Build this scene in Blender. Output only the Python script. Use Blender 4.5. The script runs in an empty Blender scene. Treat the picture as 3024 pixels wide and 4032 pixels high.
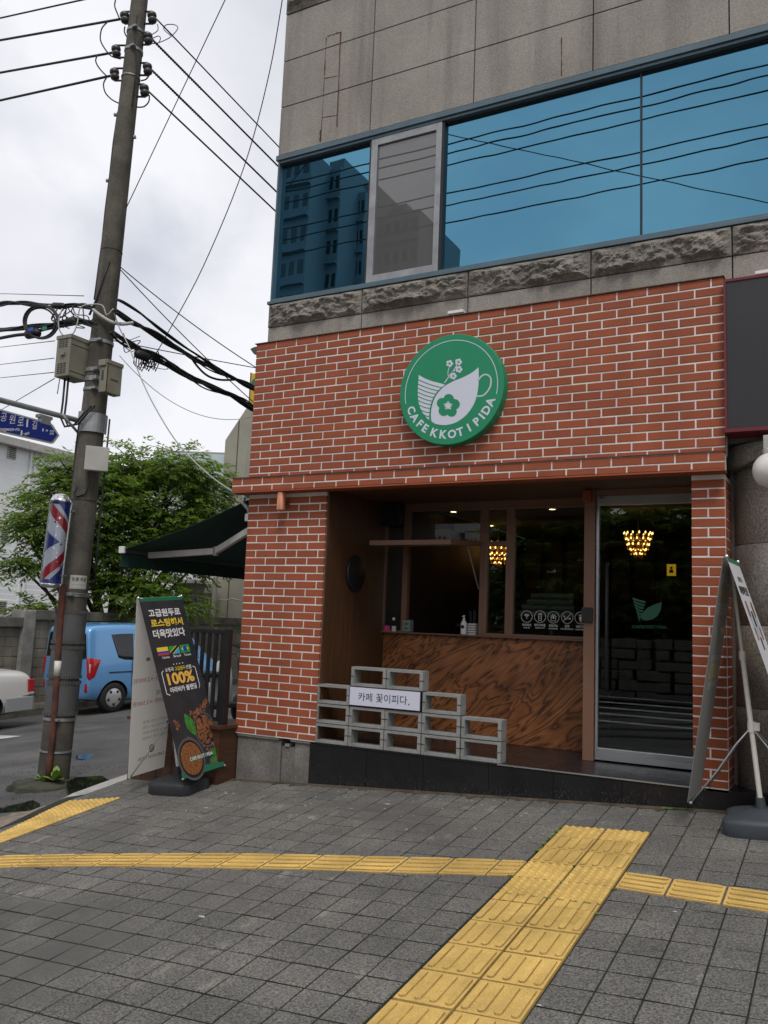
import bpy, bmesh, math, random
import numpy as np
from mathutils import Vector, Matrix, noise as mnoise
random.seed(7)
R = math.radians
SC = bpy.context.scene
COL = SC.collection
# ------------------------------------------------------------------ camera
FPX, PW, PH = 3400.0, 3024, 4032
YAW, PITCH, ROLL = -0.49657692, 0.12888695, 0.0393508
CAM = Vector((0, -6.27, 1.5))
_w = Vector((math.sin(YAW)*math.cos(PITCH), math.cos(YAW)*math.cos(PITCH), math.sin(PITCH)))
_r0 = Vector((math.cos(YAW), -math.sin(YAW), 0)); _u0 = _r0.cross(_w)
_r = math.cos(ROLL)*_r0 + math.sin(ROLL)*_u0; _u = -math.sin(ROLL)*_r0 + math.cos(ROLL)*_u0
cd = bpy.data.cameras.new('camera'); cam = bpy.data.objects.new('camera', cd); COL.objects.link(cam)
cam.matrix_world = Matrix(((_r.x, _u.x, -_w.x, CAM.x), (_r.y, _u.y, -_w.y, CAM.y), (_r.z, _u.z, -_w.z, CAM.z), (0, 0, 0, 1)))
cd.sensor_fit = 'HORIZONTAL'; cd.sensor_width = 36; cd.lens = 36*FPX/PW; cd.clip_end = 2000; cd.clip_start = .05
SC.camera = cam
# ------------------------------------------------------------------ sky, sun, exposure
W = bpy.data.worlds.new('World'); SC.world = W; W.use_nodes = True
nt = W.node_tree; nt.nodes.clear()
SUN_EL, SUN_AZ = R(56), R(150)          # azimuth clockwise from +Y
out = nt.nodes.new('ShaderNodeOutputWorld'); bg = nt.nodes.new('ShaderNodeBackground'); bg.inputs[1].default_value = .1
sk = nt.nodes.new('ShaderNodeTexSky'); sk.sky_type = 'NISHITA'; sk.sun_disc = False; sk.sun_elevation = SUN_EL; sk.sun_rotation = SUN_AZ
tc = nt.nodes.new('ShaderNodeTexCoord'); mp = nt.nodes.new('ShaderNodeMapping'); mp.inputs['Scale'].default_value = (1, 1, 1.7); mp.inputs['Location'].default_value = (.35, .1, .2)
n1 = nt.nodes.new('ShaderNodeTexNoise'); n1.inputs['Scale'].default_value = 2.3; n1.inputs['Detail'].default_value = 7; n1.inputs['Roughness'].default_value = .52; n1.inputs['Distortion'].default_value = .35
rp = nt.nodes.new('ShaderNodeValToRGB'); rp.color_ramp.elements[0].position = .34; rp.color_ramp.elements[0].color = (.68, .68, .68, 1); rp.color_ramp.elements[1].position = .50; rp.color_ramp.elements[1].color = (1, 1, 1, 1)
n2 = nt.nodes.new('ShaderNodeTexNoise'); n2.inputs['Scale'].default_value = 1.9; n2.inputs['Detail'].default_value = 5; n2.inputs['Roughness'].default_value = .5
rc = nt.nodes.new('ShaderNodeValToRGB'); rc.color_ramp.elements[0].position = .34; rc.color_ramp.elements[0].color = (6.1, 6.25, 6.95, 1); rc.color_ramp.elements[1].position = .6; rc.color_ramp.elements[1].color = (8.9, 8.95, 9.4, 1)
mx = nt.nodes.new('ShaderNodeMixRGB')
for a, b in ((tc.outputs['Generated'], mp.inputs[0]), (mp.outputs[0], n1.inputs[0]), (mp.outputs[0], n2.inputs[0]), (n1.outputs[0], rp.inputs[0]), (n2.outputs[0], rc.inputs[0]),
             (rp.outputs[0], mx.inputs[0]), (sk.outputs[0], mx.inputs[1]), (rc.outputs[0], mx.inputs[2]), (mx.outputs[0], bg.inputs[0]), (bg.outputs[0], out.inputs[0])):
    nt.links.new(a, b)
sd = bpy.data.lights.new('sun', 'SUN'); sd.energy = 1.6; sd.angle = R(18); sd.color = (1, .95, .88)
sun = bpy.data.objects.new('sun', sd); COL.objects.link(sun)
sun.rotation_euler = Vector((math.sin(SUN_AZ)*math.cos(SUN_EL), math.cos(SUN_AZ)*math.cos(SUN_EL), math.sin(SUN_EL))).to_track_quat('Z', 'Y').to_euler()
vs = SC.view_settings; vs.view_transform = 'Standard'; vs.look = 'None'; vs.exposure = .08; vs.gamma = 1; vs.use_curve_mapping = False
SC.cycles.max_bounces = 8; SC.cycles.glossy_bounces = 4; SC.cycles.transparent_max_bounces = 12; SC.cycles.use_denoising = True

# ------------------------------------------------------------------ pixel helpers (photo pixels -> points on real planes)
def ray(px, py): return _r*((px-PW/2)/FPX) - _u*((py-PH/2)/FPX) + _w
def onY(px, py, Y): d = ray(px, py); return CAM + d*((Y-CAM.y)/d.y)
def onX(px, py, X): d = ray(px, py); return CAM + d*((X-CAM.x)/d.x)
def onZ(px, py, Z): d = ray(px, py); return CAM + d*((Z-CAM.z)/d.z)
def atD(px, py, D): return CAM + ray(px, py)*D
def ground(x, y): return .415 + .065*max(min(x, 4), -7) + .1015*max(y, -9)
def onG(px, py):
    d = ray(px, py); t = (.415 + .065*CAM.x + .1015*CAM.y - CAM.z)/(d.z - .065*d.x - .1015*d.y); return CAM + d*t
def smooth(a, b, x): t = min(1, max(0, (x-a)/(b-a))); return t*t*(3-2*t)
def road_z(x, y):
    xx = max(-26, min(x, 3)); far = .52 + .101*xx + .0544*max(-1, min(y, 26))
    if x > -5: far = min(far, ground(x, y) - .13)
    return far + (ground(xx, y) - .03 - far)*(1-smooth(-2.2, -.9, y)) * (1 if y > -30 else 1)

# ------------------------------------------------------------------ mesh builder
class MB:
    def __init__(s): s.v = []; s.f = []; s.m = []; s.sm = []
    def add(s, vs, fs, mi=0, smooth=False):
        o = len(s.v); s.v += [tuple(v) for v in vs]
        for f in fs: s.f.append(tuple(o+i for i in f)); s.m.append(mi); s.sm.append(smooth)
        return s
    def box(s, x0, x1, y0, y1, z0, z1, mi=0, M=None):
        vs = [Vector(p) for p in ((x0,y0,z0),(x1,y0,z0),(x1,y1,z0),(x0,y1,z0),(x0,y0,z1),(x1,y0,z1),(x1,y1,z1),(x0,y1,z1))]
        if M: vs = [M @ v for v in vs]
        return s.add(vs, ((0,3,2,1),(4,5,6,7),(0,1,5,4),(1,2,6,5),(2,3,7,6),(3,0,4,7)), mi)
    def bbox(s, x0, x1, y0, y1, z0, z1, b, mi=0, M=None):
        """box with chamfered edges"""
        bm = bmesh.new(); bmesh.ops.create_cube(bm, size=1)
        for v in bm.verts: v.co = Vector(((x0+x1)/2+v.co.x*(x1-x0), (y0+y1)/2+v.co.y*(y1-y0), (z0+z1)/2+v.co.z*(z1-z0)))
        bmesh.ops.bevel(bm, geom=list(bm.edges), offset=b, segments=2, profile=.6, affect='EDGES')
        bm.verts.index_update()
        s.add([(M @ v.co) if M else v.co for v in bm.verts], [[v.index for v in f.verts] for f in bm.faces], mi); bm.free(); return s
    def prism(s, pts, O, U, V, N, h, mi=0):
        """2-D outline (x,y) in frame O,U,V extruded h along N"""
        n = len(pts); a = [O+U*p[0]+V*p[1] for p in pts]; b = [p+N*h for p in a]
        return s.add(a+b, [tuple(range(n-1, -1, -1)), tuple(range(n, 2*n))] + [(i, (i+1) % n, n+(i+1) % n, n+i) for i in range(n)], mi)
    def flat(s, pts, O, U, V, mi=0):
        return s.add([O+U*p[0]+V*p[1] for p in pts], [tuple(range(len(pts)))], mi)
    def cyl(s, p0, p1, r0, r1=None, n=12, mi=0, caps=True, sm=True):
        p0 = Vector(p0); p1 = Vector(p1); r1 = r0 if r1 is None else r1
        d = (p1-p0).normalized(); a = d.orthogonal().normalized(); b = d.cross(a)
        vs = [p0+(a*math.cos(t)+b*math.sin(t))*r0 for t in [2*math.pi*i/n for i in range(n)]] + [p1+(a*math.cos(t)+b*math.sin(t))*r1 for t in [2*math.pi*i/n for i in range(n)]]
        s.add(vs, [(i, (i+1) % n, n+(i+1) % n, n+i) for i in range(n)], mi, sm)
        if caps: s.add(vs, [tuple(range(n-1, -1, -1)), tuple(range(n, 2*n))], mi)
        return s
    def lathe(s, O, prof, n=20, mi=0, axis='Z', sm=True):
        O = Vector(O); vs = []; fs = []; k = len(prof)
        for (r, h) in prof:
            for i in range(n):
                t = 2*math.pi*i/n; x, y = r*math.cos(t), r*math.sin(t)
                vs.append(O+(Vector((x, y, h)) if axis == 'Z' else Vector((x, h, y)) if axis == 'Y' else Vector((h, x, y))))
        for j in range(k-1):
            for i in range(n): fs.append((j*n+i, j*n+(i+1) % n, (j+1)*n+(i+1) % n, (j+1)*n+i))
        return s.add(vs, fs, mi, sm)
    def tube(s, pts, r, n=6, mi=0, closed=False):
        pts = [Vector(p) for p in pts]; k = len(pts); vs = []; fs = []
        rr = r if isinstance(r, (list, tuple)) else [r]*k
        up = None
        for i, p in enumerate(pts):
            d = (pts[(i+1) % k]-pts[i-1]) if closed else (pts[min(i+1, k-1)]-pts[max(i-1, 0)])
            d.normalize()
            a = (up - d*up.dot(d)) if up is not None else d.orthogonal()
            if a.length < 1e-6: a = d.orthogonal()
            a.normalize(); up = a; b = d.cross(a)
            vs += [p+(a*math.cos(2*math.pi*q/n)+b*math.sin(2*math.pi*q/n))*rr[i] for q in range(n)]
        for i in range(k if closed else k-1):
            j = (i+1) % k
            for q in range(n): fs.append((i*n+q, i*n+(q+1) % n, j*n+(q+1) % n, j*n+q))
        if not closed: fs += [tuple(range(n-1, -1, -1)), tuple((k-1)*n+q for q in range(n))]
        return s.add(vs, fs, mi, True)
    def sphere(s, O, r, mi=0, seg=12, rings=8, sc=(1, 1, 1)):
        O = Vector(O)
        s.lathe((0, 0, 0), [], seg) if False else None
        vs = []; fs = []
        for j in range(rings+1):
            ph = math.pi*j/rings
            for i in range(seg):
                t = 2*math.pi*i/seg; vs.append(O+Vector((r*sc[0]*math.sin(ph)*math.cos(t), r*sc[1]*math.sin(ph)*math.sin(t), r*sc[2]*math.cos(ph))))
        for j in range(rings):
            for i in range(seg): fs.append(((j+1)*seg+i, (j+1)*seg+(i+1) % seg, j*seg+(i+1) % seg, j*seg+i))
        return s.add(vs, fs, mi, True)
    def mesh(s, name):
        me = bpy.data.meshes.new(name); me.from_pydata(s.v, [], s.f)
        me.polygons.foreach_set('material_index', s.m); me.polygons.foreach_set('use_smooth', s.sm); me.update(); return me
    def build(s, name, mats, parent=None, label=None, cat=None, group=None, kind=None):
        if not isinstance(mats, (list, tuple)): mats = [mats]
        if parent is None:                                   # a thing or structure of one mesh: origin at its foot
            a = np.array(s.v); c = Vector(((a[:, 0].min()+a[:, 0].max())/2, (a[:, 1].min()+a[:, 1].max())/2, a[:, 2].min()))
            if kind: c = Vector((0, 0, 0))
            s.v = [tuple(Vector(v)-c) for v in s.v]
        me = s.mesh(name)
        for m in mats: me.materials.append(m)
        o = bpy.data.objects.new(name, me); COL.objects.link(o)
        if parent is None: o.location = c
        else: put(o, parent)
        if label: o['label'] = label
        if cat: o['category'] = cat
        if group: o['group'] = group
        if kind: o['kind'] = kind
        return o
def put(o, parent):
    o.parent = parent
    if parent.type == 'EMPTY': o.matrix_parent_inverse = Matrix.Translation(parent.location).inverted()
def thing(name, label, cat, loc=(0, 0, 0), group=None):
    o = bpy.data.objects.new(name, None); o.location = loc; o.empty_display_size = .2; COL.objects.link(o)
    o['label'] = label; o['category'] = cat
    if group: o['group'] = group
    return o
def copy_thing(o, loc, label=None, group=None):
    c = o.copy(); COL.objects.link(c); c.location = loc
    for k in [x for x in o.children]: copy_child(k, c)
    if label: c['label'] = label
    if group: c['group'] = group
    return c
def copy_child(k, c):
    d = k.copy(); COL.objects.link(d); mi = k.matrix_parent_inverse.copy(); d.parent = c; d.matrix_parent_inverse = mi
    for q in [x for x in k.children]: copy_child(q, d)

# ------------------------------------------------------------------ materials
def S(h, k=1.0):
    h = h.lstrip('#'); o = []
    for i in (0, 2, 4):
        c = int(h[i:i+2], 16)/255; o.append((c/12.92 if c <= .04045 else ((c+.055)/1.055)**2.4)*k)
    return tuple(o)
def mat(name, col, rough=.6, metal=0, var=0, vs=8, bump=0, bs=60, col2=None, spec=.5, isl=0, stretch=None, emit=None, fine=0, fs=150, coat=0, streak=0, scuff=0):
    m = bpy.data.materials.new(name); m.use_nodes = True; t = m.node_tree; N = t.nodes; L = t.links
    p = N['Principled BSDF']; p.inputs['Base Color'].default_value = (*col, 1); p.inputs['Roughness'].default_value = rough; p.inputs['Metallic'].default_value = metal
    p.inputs['Specular IOR Level'].default_value = spec
    if coat: p.inputs['Coat Weight'].default_value = coat; p.inputs['Coat Roughness'].default_value = .05
    if emit: p.inputs['Emission Color'].default_value = (*emit[0], 1); p.inputs['Emission Strength'].default_value = emit[1]
    tc = N.new('ShaderNodeTexCoord'); src = tc.outputs['Object']
    if stretch:
        q = N.new('ShaderNodeMapping'); q.inputs['Scale'].default_value = stretch; L.new(src, q.inputs[0]); ssrc = q.outputs[0]
    else: ssrc = src
    cur = None
    def noise(scale, detail=4, rough=.55, s=None):
        n = N.new('ShaderNodeTexNoise'); n.inputs['Scale'].default_value = scale; n.inputs['Detail'].default_value = detail; n.inputs['Roughness'].default_value = rough; L.new(s or src, n.inputs[0]); return n
    def ramp(o, a, b, c0=(0, 0, 0), c1=(1, 1, 1)):
        r = N.new('ShaderNodeValToRGB'); r.color_ramp.elements[0].position = a; r.color_ramp.elements[1].position = b; r.color_ramp.elements[0].color = (*c0, 1); r.color_ramp.elements[1].color = (*c1, 1); L.new(o, r.inputs[0]); return r.outputs[0]
    def mixc(f, a, b, mode='MIX'):
        x = N.new('ShaderNodeMixRGB'); x.blend_type = mode
        if isinstance(f, (int, float)): x.inputs[0].default_value = f
        else: L.new(f, x.inputs[0])
        for i, q in ((1, a), (2, b)):
            if isinstance(q, tuple): x.inputs[i].default_value = (*q, 1)
            else: L.new(q, x.inputs[i])
        return x.outputs[0]
    cur = tuple(col)
    if var:
        n = noise(vs, 5, .6, ssrc); cur = mixc(ramp(n.outputs[0], .35, .68), tuple(c*(1-var) for c in col), tuple(col2 or [min(1, c*(1+var*.6)) for c in col]))
    if streak:
        q = N.new('ShaderNodeMapping'); q.inputs['Scale'].default_value = (3.2, 3.2, .22); L.new(src, q.inputs[0])
        n = noise(1.6, 5, .62, q.outputs[0]); cur = mixc(ramp(n.outputs[0], .5, .72), cur, tuple(c*(1-streak) for c in col))
    if fine:
        n = noise(fs, 2, .7); cur = mixc(1.0, cur, ramp(n.outputs[0], .34, .66, (1-fine,)*3, (1+fine*.7,)*3), 'MULTIPLY')
    if scuff:
        q = N.new('ShaderNodeMapping'); q.inputs['Scale'].default_value = (1, .55, 1); q.inputs['Rotation'].default_value = (0, 0, .9); L.new(src, q.inputs[0])
        n = noise(5.5, 6, .72, q.outputs[0]); cur = mixc(ramp(n.outputs[0], .60, .77), cur, tuple(min(1, c*2.1) for c in col))
        n = noise(.8, 5, .65); cur = mixc(ramp(n.outputs[0], .52, .66), cur, tuple(c*.62 for c in col))
    if isl:
        g = N.new('ShaderNodeNewGeometry'); cur = mixc(1.0, cur, ramp(g.outputs['Random Per Island'], 0, 1, (1-isl,)*3, (1+isl*.7,)*3), 'MULTIPLY')
    if not isinstance(cur, tuple): L.new(cur, p.inputs['Base Color'])
    if bump:
        n = noise(bs, 4, .65); b = N.new('ShaderNodeBump'); b.inputs['Strength'].default_value = bump; b.inputs['Distance'].default_value = .01; L.new(n.outputs[0], b.inputs['Height']); L.new(b.outputs[0], p.inputs['Normal'])
    if var and rough > .1:
        n = noise(vs*1.7); x = N.new('ShaderNodeMapRange'); x.inputs[3].default_value = max(.03, rough-.12); x.inputs[4].default_value = min(1, rough+.12); L.new(n.outputs[0], x.inputs[0]); L.new(x.outputs[0], p.inputs['Roughness'])
    return m
def cloth_mat(name, col, tr=.45):
    m = bpy.data.materials.new(name); m.use_nodes = True; t = m.node_tree; N = t.nodes; L = t.links; p = N['Principled BSDF']; p.inputs['Base Color'].default_value = (*col, 1); p.inputs['Roughness'].default_value = .7
    b = N.new('ShaderNodeBsdfTranslucent'); b.inputs[0].default_value = (*col, 1); x = N.new('ShaderNodeMixShader'); x.inputs[0].default_value = tr
    L.new(p.outputs[0], x.inputs[1]); L.new(b.outputs[0], x.inputs[2]); L.new(x.outputs[0], N['Material Output'].inputs[0]); return m
def translucent(m, col, f):
    t = m.node_tree; N = t.nodes; L = t.links; b = N.new('ShaderNodeBsdfTranslucent'); b.inputs[0].default_value = (*col, 1); x = N.new('ShaderNodeMixShader'); x.inputs[0].default_value = f
    L.new(N['Principled BSDF'].outputs[0], x.inputs[1]); L.new(b.outputs[0], x.inputs[2]); L.new(x.outputs[0], N['Material Output'].inputs[0]); return m
def glass_mat(name, tint=(.8, .85, .85), refl=1.0, rough=.0):
    m = bpy.data.materials.new(name); m.use_nodes = True; t = m.node_tree; N = t.nodes; L = t.links; N.clear()
    o = N.new('ShaderNodeOutputMaterial'); a = N.new('ShaderNodeBsdfTransparent'); a.inputs[0].default_value = (*tint, 1)
    g = N.new('ShaderNodeBsdfGlossy'); g.inputs['Roughness'].default_value = rough; g.inputs[0].default_value = (.95, 1, .97, 1)
    fr = N.new('ShaderNodeFresnel'); fr.inputs[0].default_value = 1.5; mu = N.new('ShaderNodeMath'); mu.operation = 'MULTIPLY'; mu.inputs[1].default_value = refl
    mx = N.new('ShaderNodeMixShader'); L.new(fr.outputs[0], mu.inputs[0]); L.new(mu.outputs[0], mx.inputs[0]); L.new(a.outputs[0], mx.inputs[1]); L.new(g.outputs[0], mx.inputs[2]); L.new(mx.outputs[0], o.inputs[0])
    return m
def mirror_mat(name, tint, base, k=.85, wob=.0):
    m = bpy.data.materials.new(name); m.use_nodes = True; t = m.node_tree; N = t.nodes; L = t.links; N.clear()
    o = N.new('ShaderNodeOutputMaterial'); d = N.new('ShaderNodeBsdfDiffuse'); d.inputs[0].default_value = (*base, 1)
    g = N.new('ShaderNodeBsdfGlossy'); g.inputs['Roughness'].default_value = 0.0; g.inputs[0].default_value = (*tint, 1)
    mx = N.new('ShaderNodeMixShader'); mx.inputs[0].default_value = k; L.new(d.outputs[0], mx.inputs[1]); L.new(g.outputs[0], mx.inputs[2]); L.new(mx.outputs[0], o.inputs[0])
    if wob:
        tc = N.new('ShaderNodeTexCoord'); n = N.new('ShaderNodeTexNoise'); n.inputs['Scale'].default_value = 2.2; n.inputs['Detail'].default_value = 1; b = N.new('ShaderNodeBump'); b.inputs['Strength'].default_value = wob; b.inputs['Distance'].default_value = .01
        L.new(tc.outputs['Object'], n.inputs[0]); L.new(n.outputs[0], b.inputs['Height']); L.new(b.outputs[0], g.inputs['Normal'])
    return m
def wood_figure(name, light, dark, rot, scale, dist):
    m = bpy.data.materials.new(name); m.use_nodes = True; t = m.node_tree; N = t.nodes; L = t.links; p = N['Principled BSDF']; p.inputs['Roughness'].default_value = .42
    tc = N.new('ShaderNodeTexCoord'); r0 = N.new('ShaderNodeMapping'); r0.inputs['Rotation'].default_value = (0, rot, 0)
    mp = N.new('ShaderNodeMapping'); mp.inputs['Scale'].default_value = (1.1, 1, 4.2)
    n0 = N.new('ShaderNodeTexNoise'); n0.inputs['Scale'].default_value = .95; n0.inputs['Detail'].default_value = 3.5; n0.inputs['Roughness'].default_value = .5; n0.inputs['Distortion'].default_value = .5
    mu = N.new('ShaderNodeMath'); mu.operation = 'MULTIPLY'; mu.inputs[1].default_value = scale
    fr = N.new('ShaderNodeMath'); fr.operation = 'FRACT'
    rp = N.new('ShaderNodeValToRGB'); e = rp.color_ramp.elements; e[0].position = .0; e[0].color = (*dark, 1); e[1].position = 1; e[1].color = (*[c*.3 for c in light], 1)
    for ps, c in ((.13, [x*.62 for x in light]), (.4, light), (.75, [x*.8 for x in light])): q = e.new(ps); q.color = (*c, 1)
    n2 = N.new('ShaderNodeTexNoise'); n2.inputs['Scale'].default_value = 9; n2.inputs['Detail'].default_value = 5
    m2 = N.new('ShaderNodeMapping'); m2.inputs['Scale'].default_value = (.6, 1, 14)
    mx = N.new('ShaderNodeMixRGB'); mx.blend_type = 'MULTIPLY'; mx.inputs[0].default_value = .75
    r2 = N.new('ShaderNodeValToRGB'); r2.color_ramp.elements[0].position = .32; r2.color_ramp.elements[0].color = (.35, .35, .35, 1); r2.color_ramp.elements[1].position = .6
    n3 = N.new('ShaderNodeTexNoise'); n3.inputs['Scale'].default_value = 1.3; n3.inputs['Detail'].default_value = 2; mx3 = N.new('ShaderNodeMixRGB'); mx3.blend_type = 'MULTIPLY'; mx3.inputs[0].default_value = .7
    r3 = N.new('ShaderNodeValToRGB'); r3.color_ramp.elements[0].position = .35; r3.color_ramp.elements[0].color = (.5, .46, .43, 1); r3.color_ramp.elements[1].position = .62
    for a, b in ((tc.outputs['Object'], r0.inputs[0]), (r0.outputs[0], mp.inputs[0]), (mp.outputs[0], n0.inputs[0]), (n0.outputs[0], mu.inputs[0]), (mu.outputs[0], fr.inputs[0]), (fr.outputs[0], rp.inputs[0]),
                 (r0.outputs[0], m2.inputs[0]), (m2.outputs[0], n2.inputs[0]), (n2.outputs[0], r2.inputs[0]), (rp.outputs[0], mx.inputs[1]), (r2.outputs[0], mx.inputs[2]),
                 (mp.outputs[0], n3.inputs[0]), (n3.outputs[0], r3.inputs[0]), (mx.outputs[0], mx3.inputs[1]), (r3.outputs[0], mx3.inputs[2]), (mx3.outputs[0], p.inputs['Base Color'])): L.new(a, b)
    return m
M = {}
M['brick'] = mat('fired_brick', (.32, .076, .029), .75, var=.12, vs=3, isl=.11, bump=.25, bs=90, fine=.14, fs=160, streak=.12)
M['mortar'] = mat('pale_mortar', (.78, .75, .71), .9, var=.15, vs=4, streak=.12, bump=.5, bs=120)
M['granite'] = mat('warm_grey_granite', (.31, .285, .25), .8, var=.17, vs=1.3, fine=.25, fs=85, streak=.36, bump=.12, bs=120)
M['granite_dark'] = mat('split_face_granite', (.23, .21, .18), .9, var=.3, vs=3, fine=.3, fs=70, streak=.45, bump=.9, bs=22)
M['granite_base'] = mat('weathered_granite', (.19, .18, .165), .8, var=.3, vs=4, fine=.3, fs=80, streak=.3, bump=.15, bs=100)
M['granite_col'] = mat('speckled_granite', (.26, .235, .2), .62, var=.12, vs=2, fine=.5, fs=75, bump=.1, bs=100)
M['joint'] = mat('dirty_joint', (.10, .09, .065), .95, var=.3, vs=5)
M['black_stone'] = mat('black_granite', (.012, .012, .014), .28, var=.3, vs=3, fine=.3, fs=160)
M['wood'] = wood_figure('figured_wood', (.47, .178, .062), (.042, .009, .005), R(38), 15, 2)
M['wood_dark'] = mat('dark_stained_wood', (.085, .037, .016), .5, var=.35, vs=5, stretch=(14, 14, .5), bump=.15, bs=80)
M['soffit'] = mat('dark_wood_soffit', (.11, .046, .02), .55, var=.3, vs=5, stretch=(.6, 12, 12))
M['bronze'] = mat('brown_painted_aluminium', (.20, .105, .068), .45, var=.06, vs=4)
M['alu'] = mat('brushed_aluminium', (.55, .56, .58), .35, .85, var=.1, vs=3, stretch=(1, 1, 30))
M['alu_blue'] = mat('blue_grey_frame', (.095, .145, .175), .4, .2, var=.15, vs=4)
M['dark'] = mat('black_metal', (.012, .012, .014), .45, var=.2, vs=6)
M['green'] = mat('sign_green', (.008, .25, .115), .4, var=.05, vs=3)
M['sign_white'] = mat('sign_white', (.62, .65, .74), .4)
M['white'] = mat('white_plastic', (.75, .75, .74), .45)
M['cream'] = mat('off_white_paint', (.62, .6, .55), .5, var=.1, vs=4)
M['block'] = mat('concrete_block', (.27, .275, .265), .9, var=.2, vs=6, bump=.45, bs=140, fine=.22, fs=190)
M['copper'] = mat('brushed_copper', (.85, .38, .22), .32, .6, var=.1, vs=4, stretch=(1, 1, .05))
M['asphalt'] = mat('worn_asphalt', (.095, .092, .088), .75, var=.45, vs=1.1, fine=.35, fs=60, bump=.5, bs=70)
M['paver'] = mat('grey_paver', (.155, .149, .135), .85, var=.2, vs=2.2, scuff=1, isl=.12, fine=.65, fs=95, bump=.5, bs=150)
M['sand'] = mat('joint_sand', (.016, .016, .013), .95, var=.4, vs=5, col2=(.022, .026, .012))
M['tactile'] = mat('yellow_tactile', (.66, .44, .125), .75, var=.22, vs=3.5, isl=.1, fine=.2, fs=140, bump=.25, bs=120)
M['tactile_dirt'] = mat('dirty_yellow_tactile', (.42, .27, .08), .9, var=.3, vs=5, isl=.08, fine=.2, fs=140)
M['kerb'] = mat('pale_kerb_granite', (.4, .39, .37), .85, var=.25, vs=5, fine=.25, fs=100, bump=.2, bs=80)
M['pole'] = mat('weathered_pole_concrete', (.108, .098, .079), .85, var=.5, vs=2.2, streak=.6, fine=.2, fs=60, bump=.25, bs=50)
M['galv'] = mat('galvanised_steel', (.33, .34, .35), .5, .5, var=.2, vs=6)
M['rubber'] = mat('grey_rubber_wrap', (.10, .10, .10), .8, var=.15, vs=5, bump=.8, bs=180)
M['rust'] = mat('rusty_pipe', (.085, .035, .028), .75, var=.4, vs=7, col2=(.16, .055, .03))
M['cable'] = mat('black_cable', (.012, .012, .014), .55)
M['cable_grey'] = mat('pale_cable', (.42, .42, .4), .6)
M['porcelain'] = mat('dark_porcelain', (.06, .055, .055), .3)
M['cabinet'] = mat('beige_cabinet', (.235, .222, .168), .6, var=.2, vs=4, streak=.25)
M['cab_white'] = mat('grey_white_box', (.42, .41, .38), .6, var=.12, vs=4)
M['sign_blue'] = mat('road_sign_blue', (.012, .03, .22), .35)
M['awning'] = mat('dark_green_canvas', (.010, .042, .032), .85, var=.12, vs=5, bump=.2, bs=200)
M['planter'] = mat('brown_planter_wood', (.075, .032, .016), .55, var=.35, vs=5, stretch=(.5, .5, 9))
M['plate'] = mat('dark_slate_print', (.030, .031, .036), .5, var=.35, vs=5)
M['bowl'] = mat('bowl_print', (.085, .085, .09), .5)
M['print_white'] = mat('print_white', (.72, .72, .72), .55)
M['print_yellow'] = mat('print_yellow', (.80, .56, .04), .55)
M['print_orange'] = mat('print_orange', (.80, .45, .08), .55)
M['print_red'] = mat('print_red', (.45, .05, .04), .55)
M['print_blue'] = mat('print_blue', (.02, .05, .4), .55)
M['print_sky'] = mat('print_sky', (.05, .35, .65), .55)
M['print_black'] = mat('print_black', (.01, .01, .012), .55)
M['print_green'] = mat('print_green', (.02, .30, .05), .55)
M['print_darkgreen'] = mat('band_green', (.012, .15, .075), .5)
M['bean'] = mat('coffee_bean', (.25, .095, .045), .4, isl=.4, var=.2, vs=30)
M['powder'] = mat('coffee_powder', (.24, .085, .02), .8, var=.5, vs=60)
M['leafprint'] = mat('leaf_print', (.05, .20, .03), .45, var=.4, vs=25)
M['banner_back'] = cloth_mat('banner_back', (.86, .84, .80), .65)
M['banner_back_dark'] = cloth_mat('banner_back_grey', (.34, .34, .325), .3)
M['faint'] = mat('faint_grey_print', (.30, .30, .29), .7)
M['faint2'] = mat('pale_ghost_print', (.66, .66, .64), .7)
M['faint_y'] = mat('faint_yellow_print', (.62, .50, .16), .7)
M['faint_red'] = mat('faint_red_print', (.42, .12, .11), .7)
M['faint_g'] = mat('faint_green_print', (.10, .17, .13), .7)
M['car_blue'] = mat('sky_blue_car_paint', (.14, .36, .68), .3, .25, coat=.8)
M['car_white'] = mat('white_car_paint', (.62, .62, .60), .3, coat=.6)
M['car_grey'] = mat('grey_bumper_trim', (.30, .31, .32), .45)
M['car_glass'] = mat('dark_car_glass', (.008, .009, .01), .06, spec=.7)
M['tyre'] = mat('tyre_rubber', (.014, .014, .014), .8)
M['red_lens'] = mat('red_lens', (.42, .008, .012), .15, coat=.5)
M['clear_lens'] = mat('clear_lens', (.55, .5, .5), .15, .3)
M['rim'] = mat('silver_wheel', (.55, .55, .55), .35, .6)
M['siding'] = mat('white_metal_siding', (.76, .77, .77), .5, var=.05, vs=1)
M['beige_wall'] = mat('beige_render', (.33, .315, .26), .85, var=.12, vs=1.2, streak=.15)
M['wall_block'] = mat('old_cement_block', (.22, .2, .165), .9, var=.3, vs=2.5, isl=.14, bump=.5, bs=60, streak=.3)
M['wall_cap'] = mat('mossy_wall_coping', (.13, .12, .1), .95, var=.45, vs=3, bump=.6, bs=30)
M['bark'] = mat('dark_bark', (.035, .027, .02), .95, var=.3, vs=8, bump=.6, bs=40)
M['leaf'] = mat('tree_leaf', (.11, .19, .03), .5, isl=.6, var=.35, vs=1.0, col2=(.14, .22, .04))
translucent(M['leaf'], (.22, .36, .035), .45)
M['palm'] = mat('palm_leaf', (.02, .055, .02), .45, isl=.3)
M['weed'] = mat('weed_leaf', (.17, .27, .05), .6, isl=.35)
M['moss'] = mat('mossy_concrete', (.05, .055, .035), .95, var=.5, vs=6, bump=.7, bs=40)
M['water'] = mat('puddle_water', (.012, .013, .013), .03, spec=.8)
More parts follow.
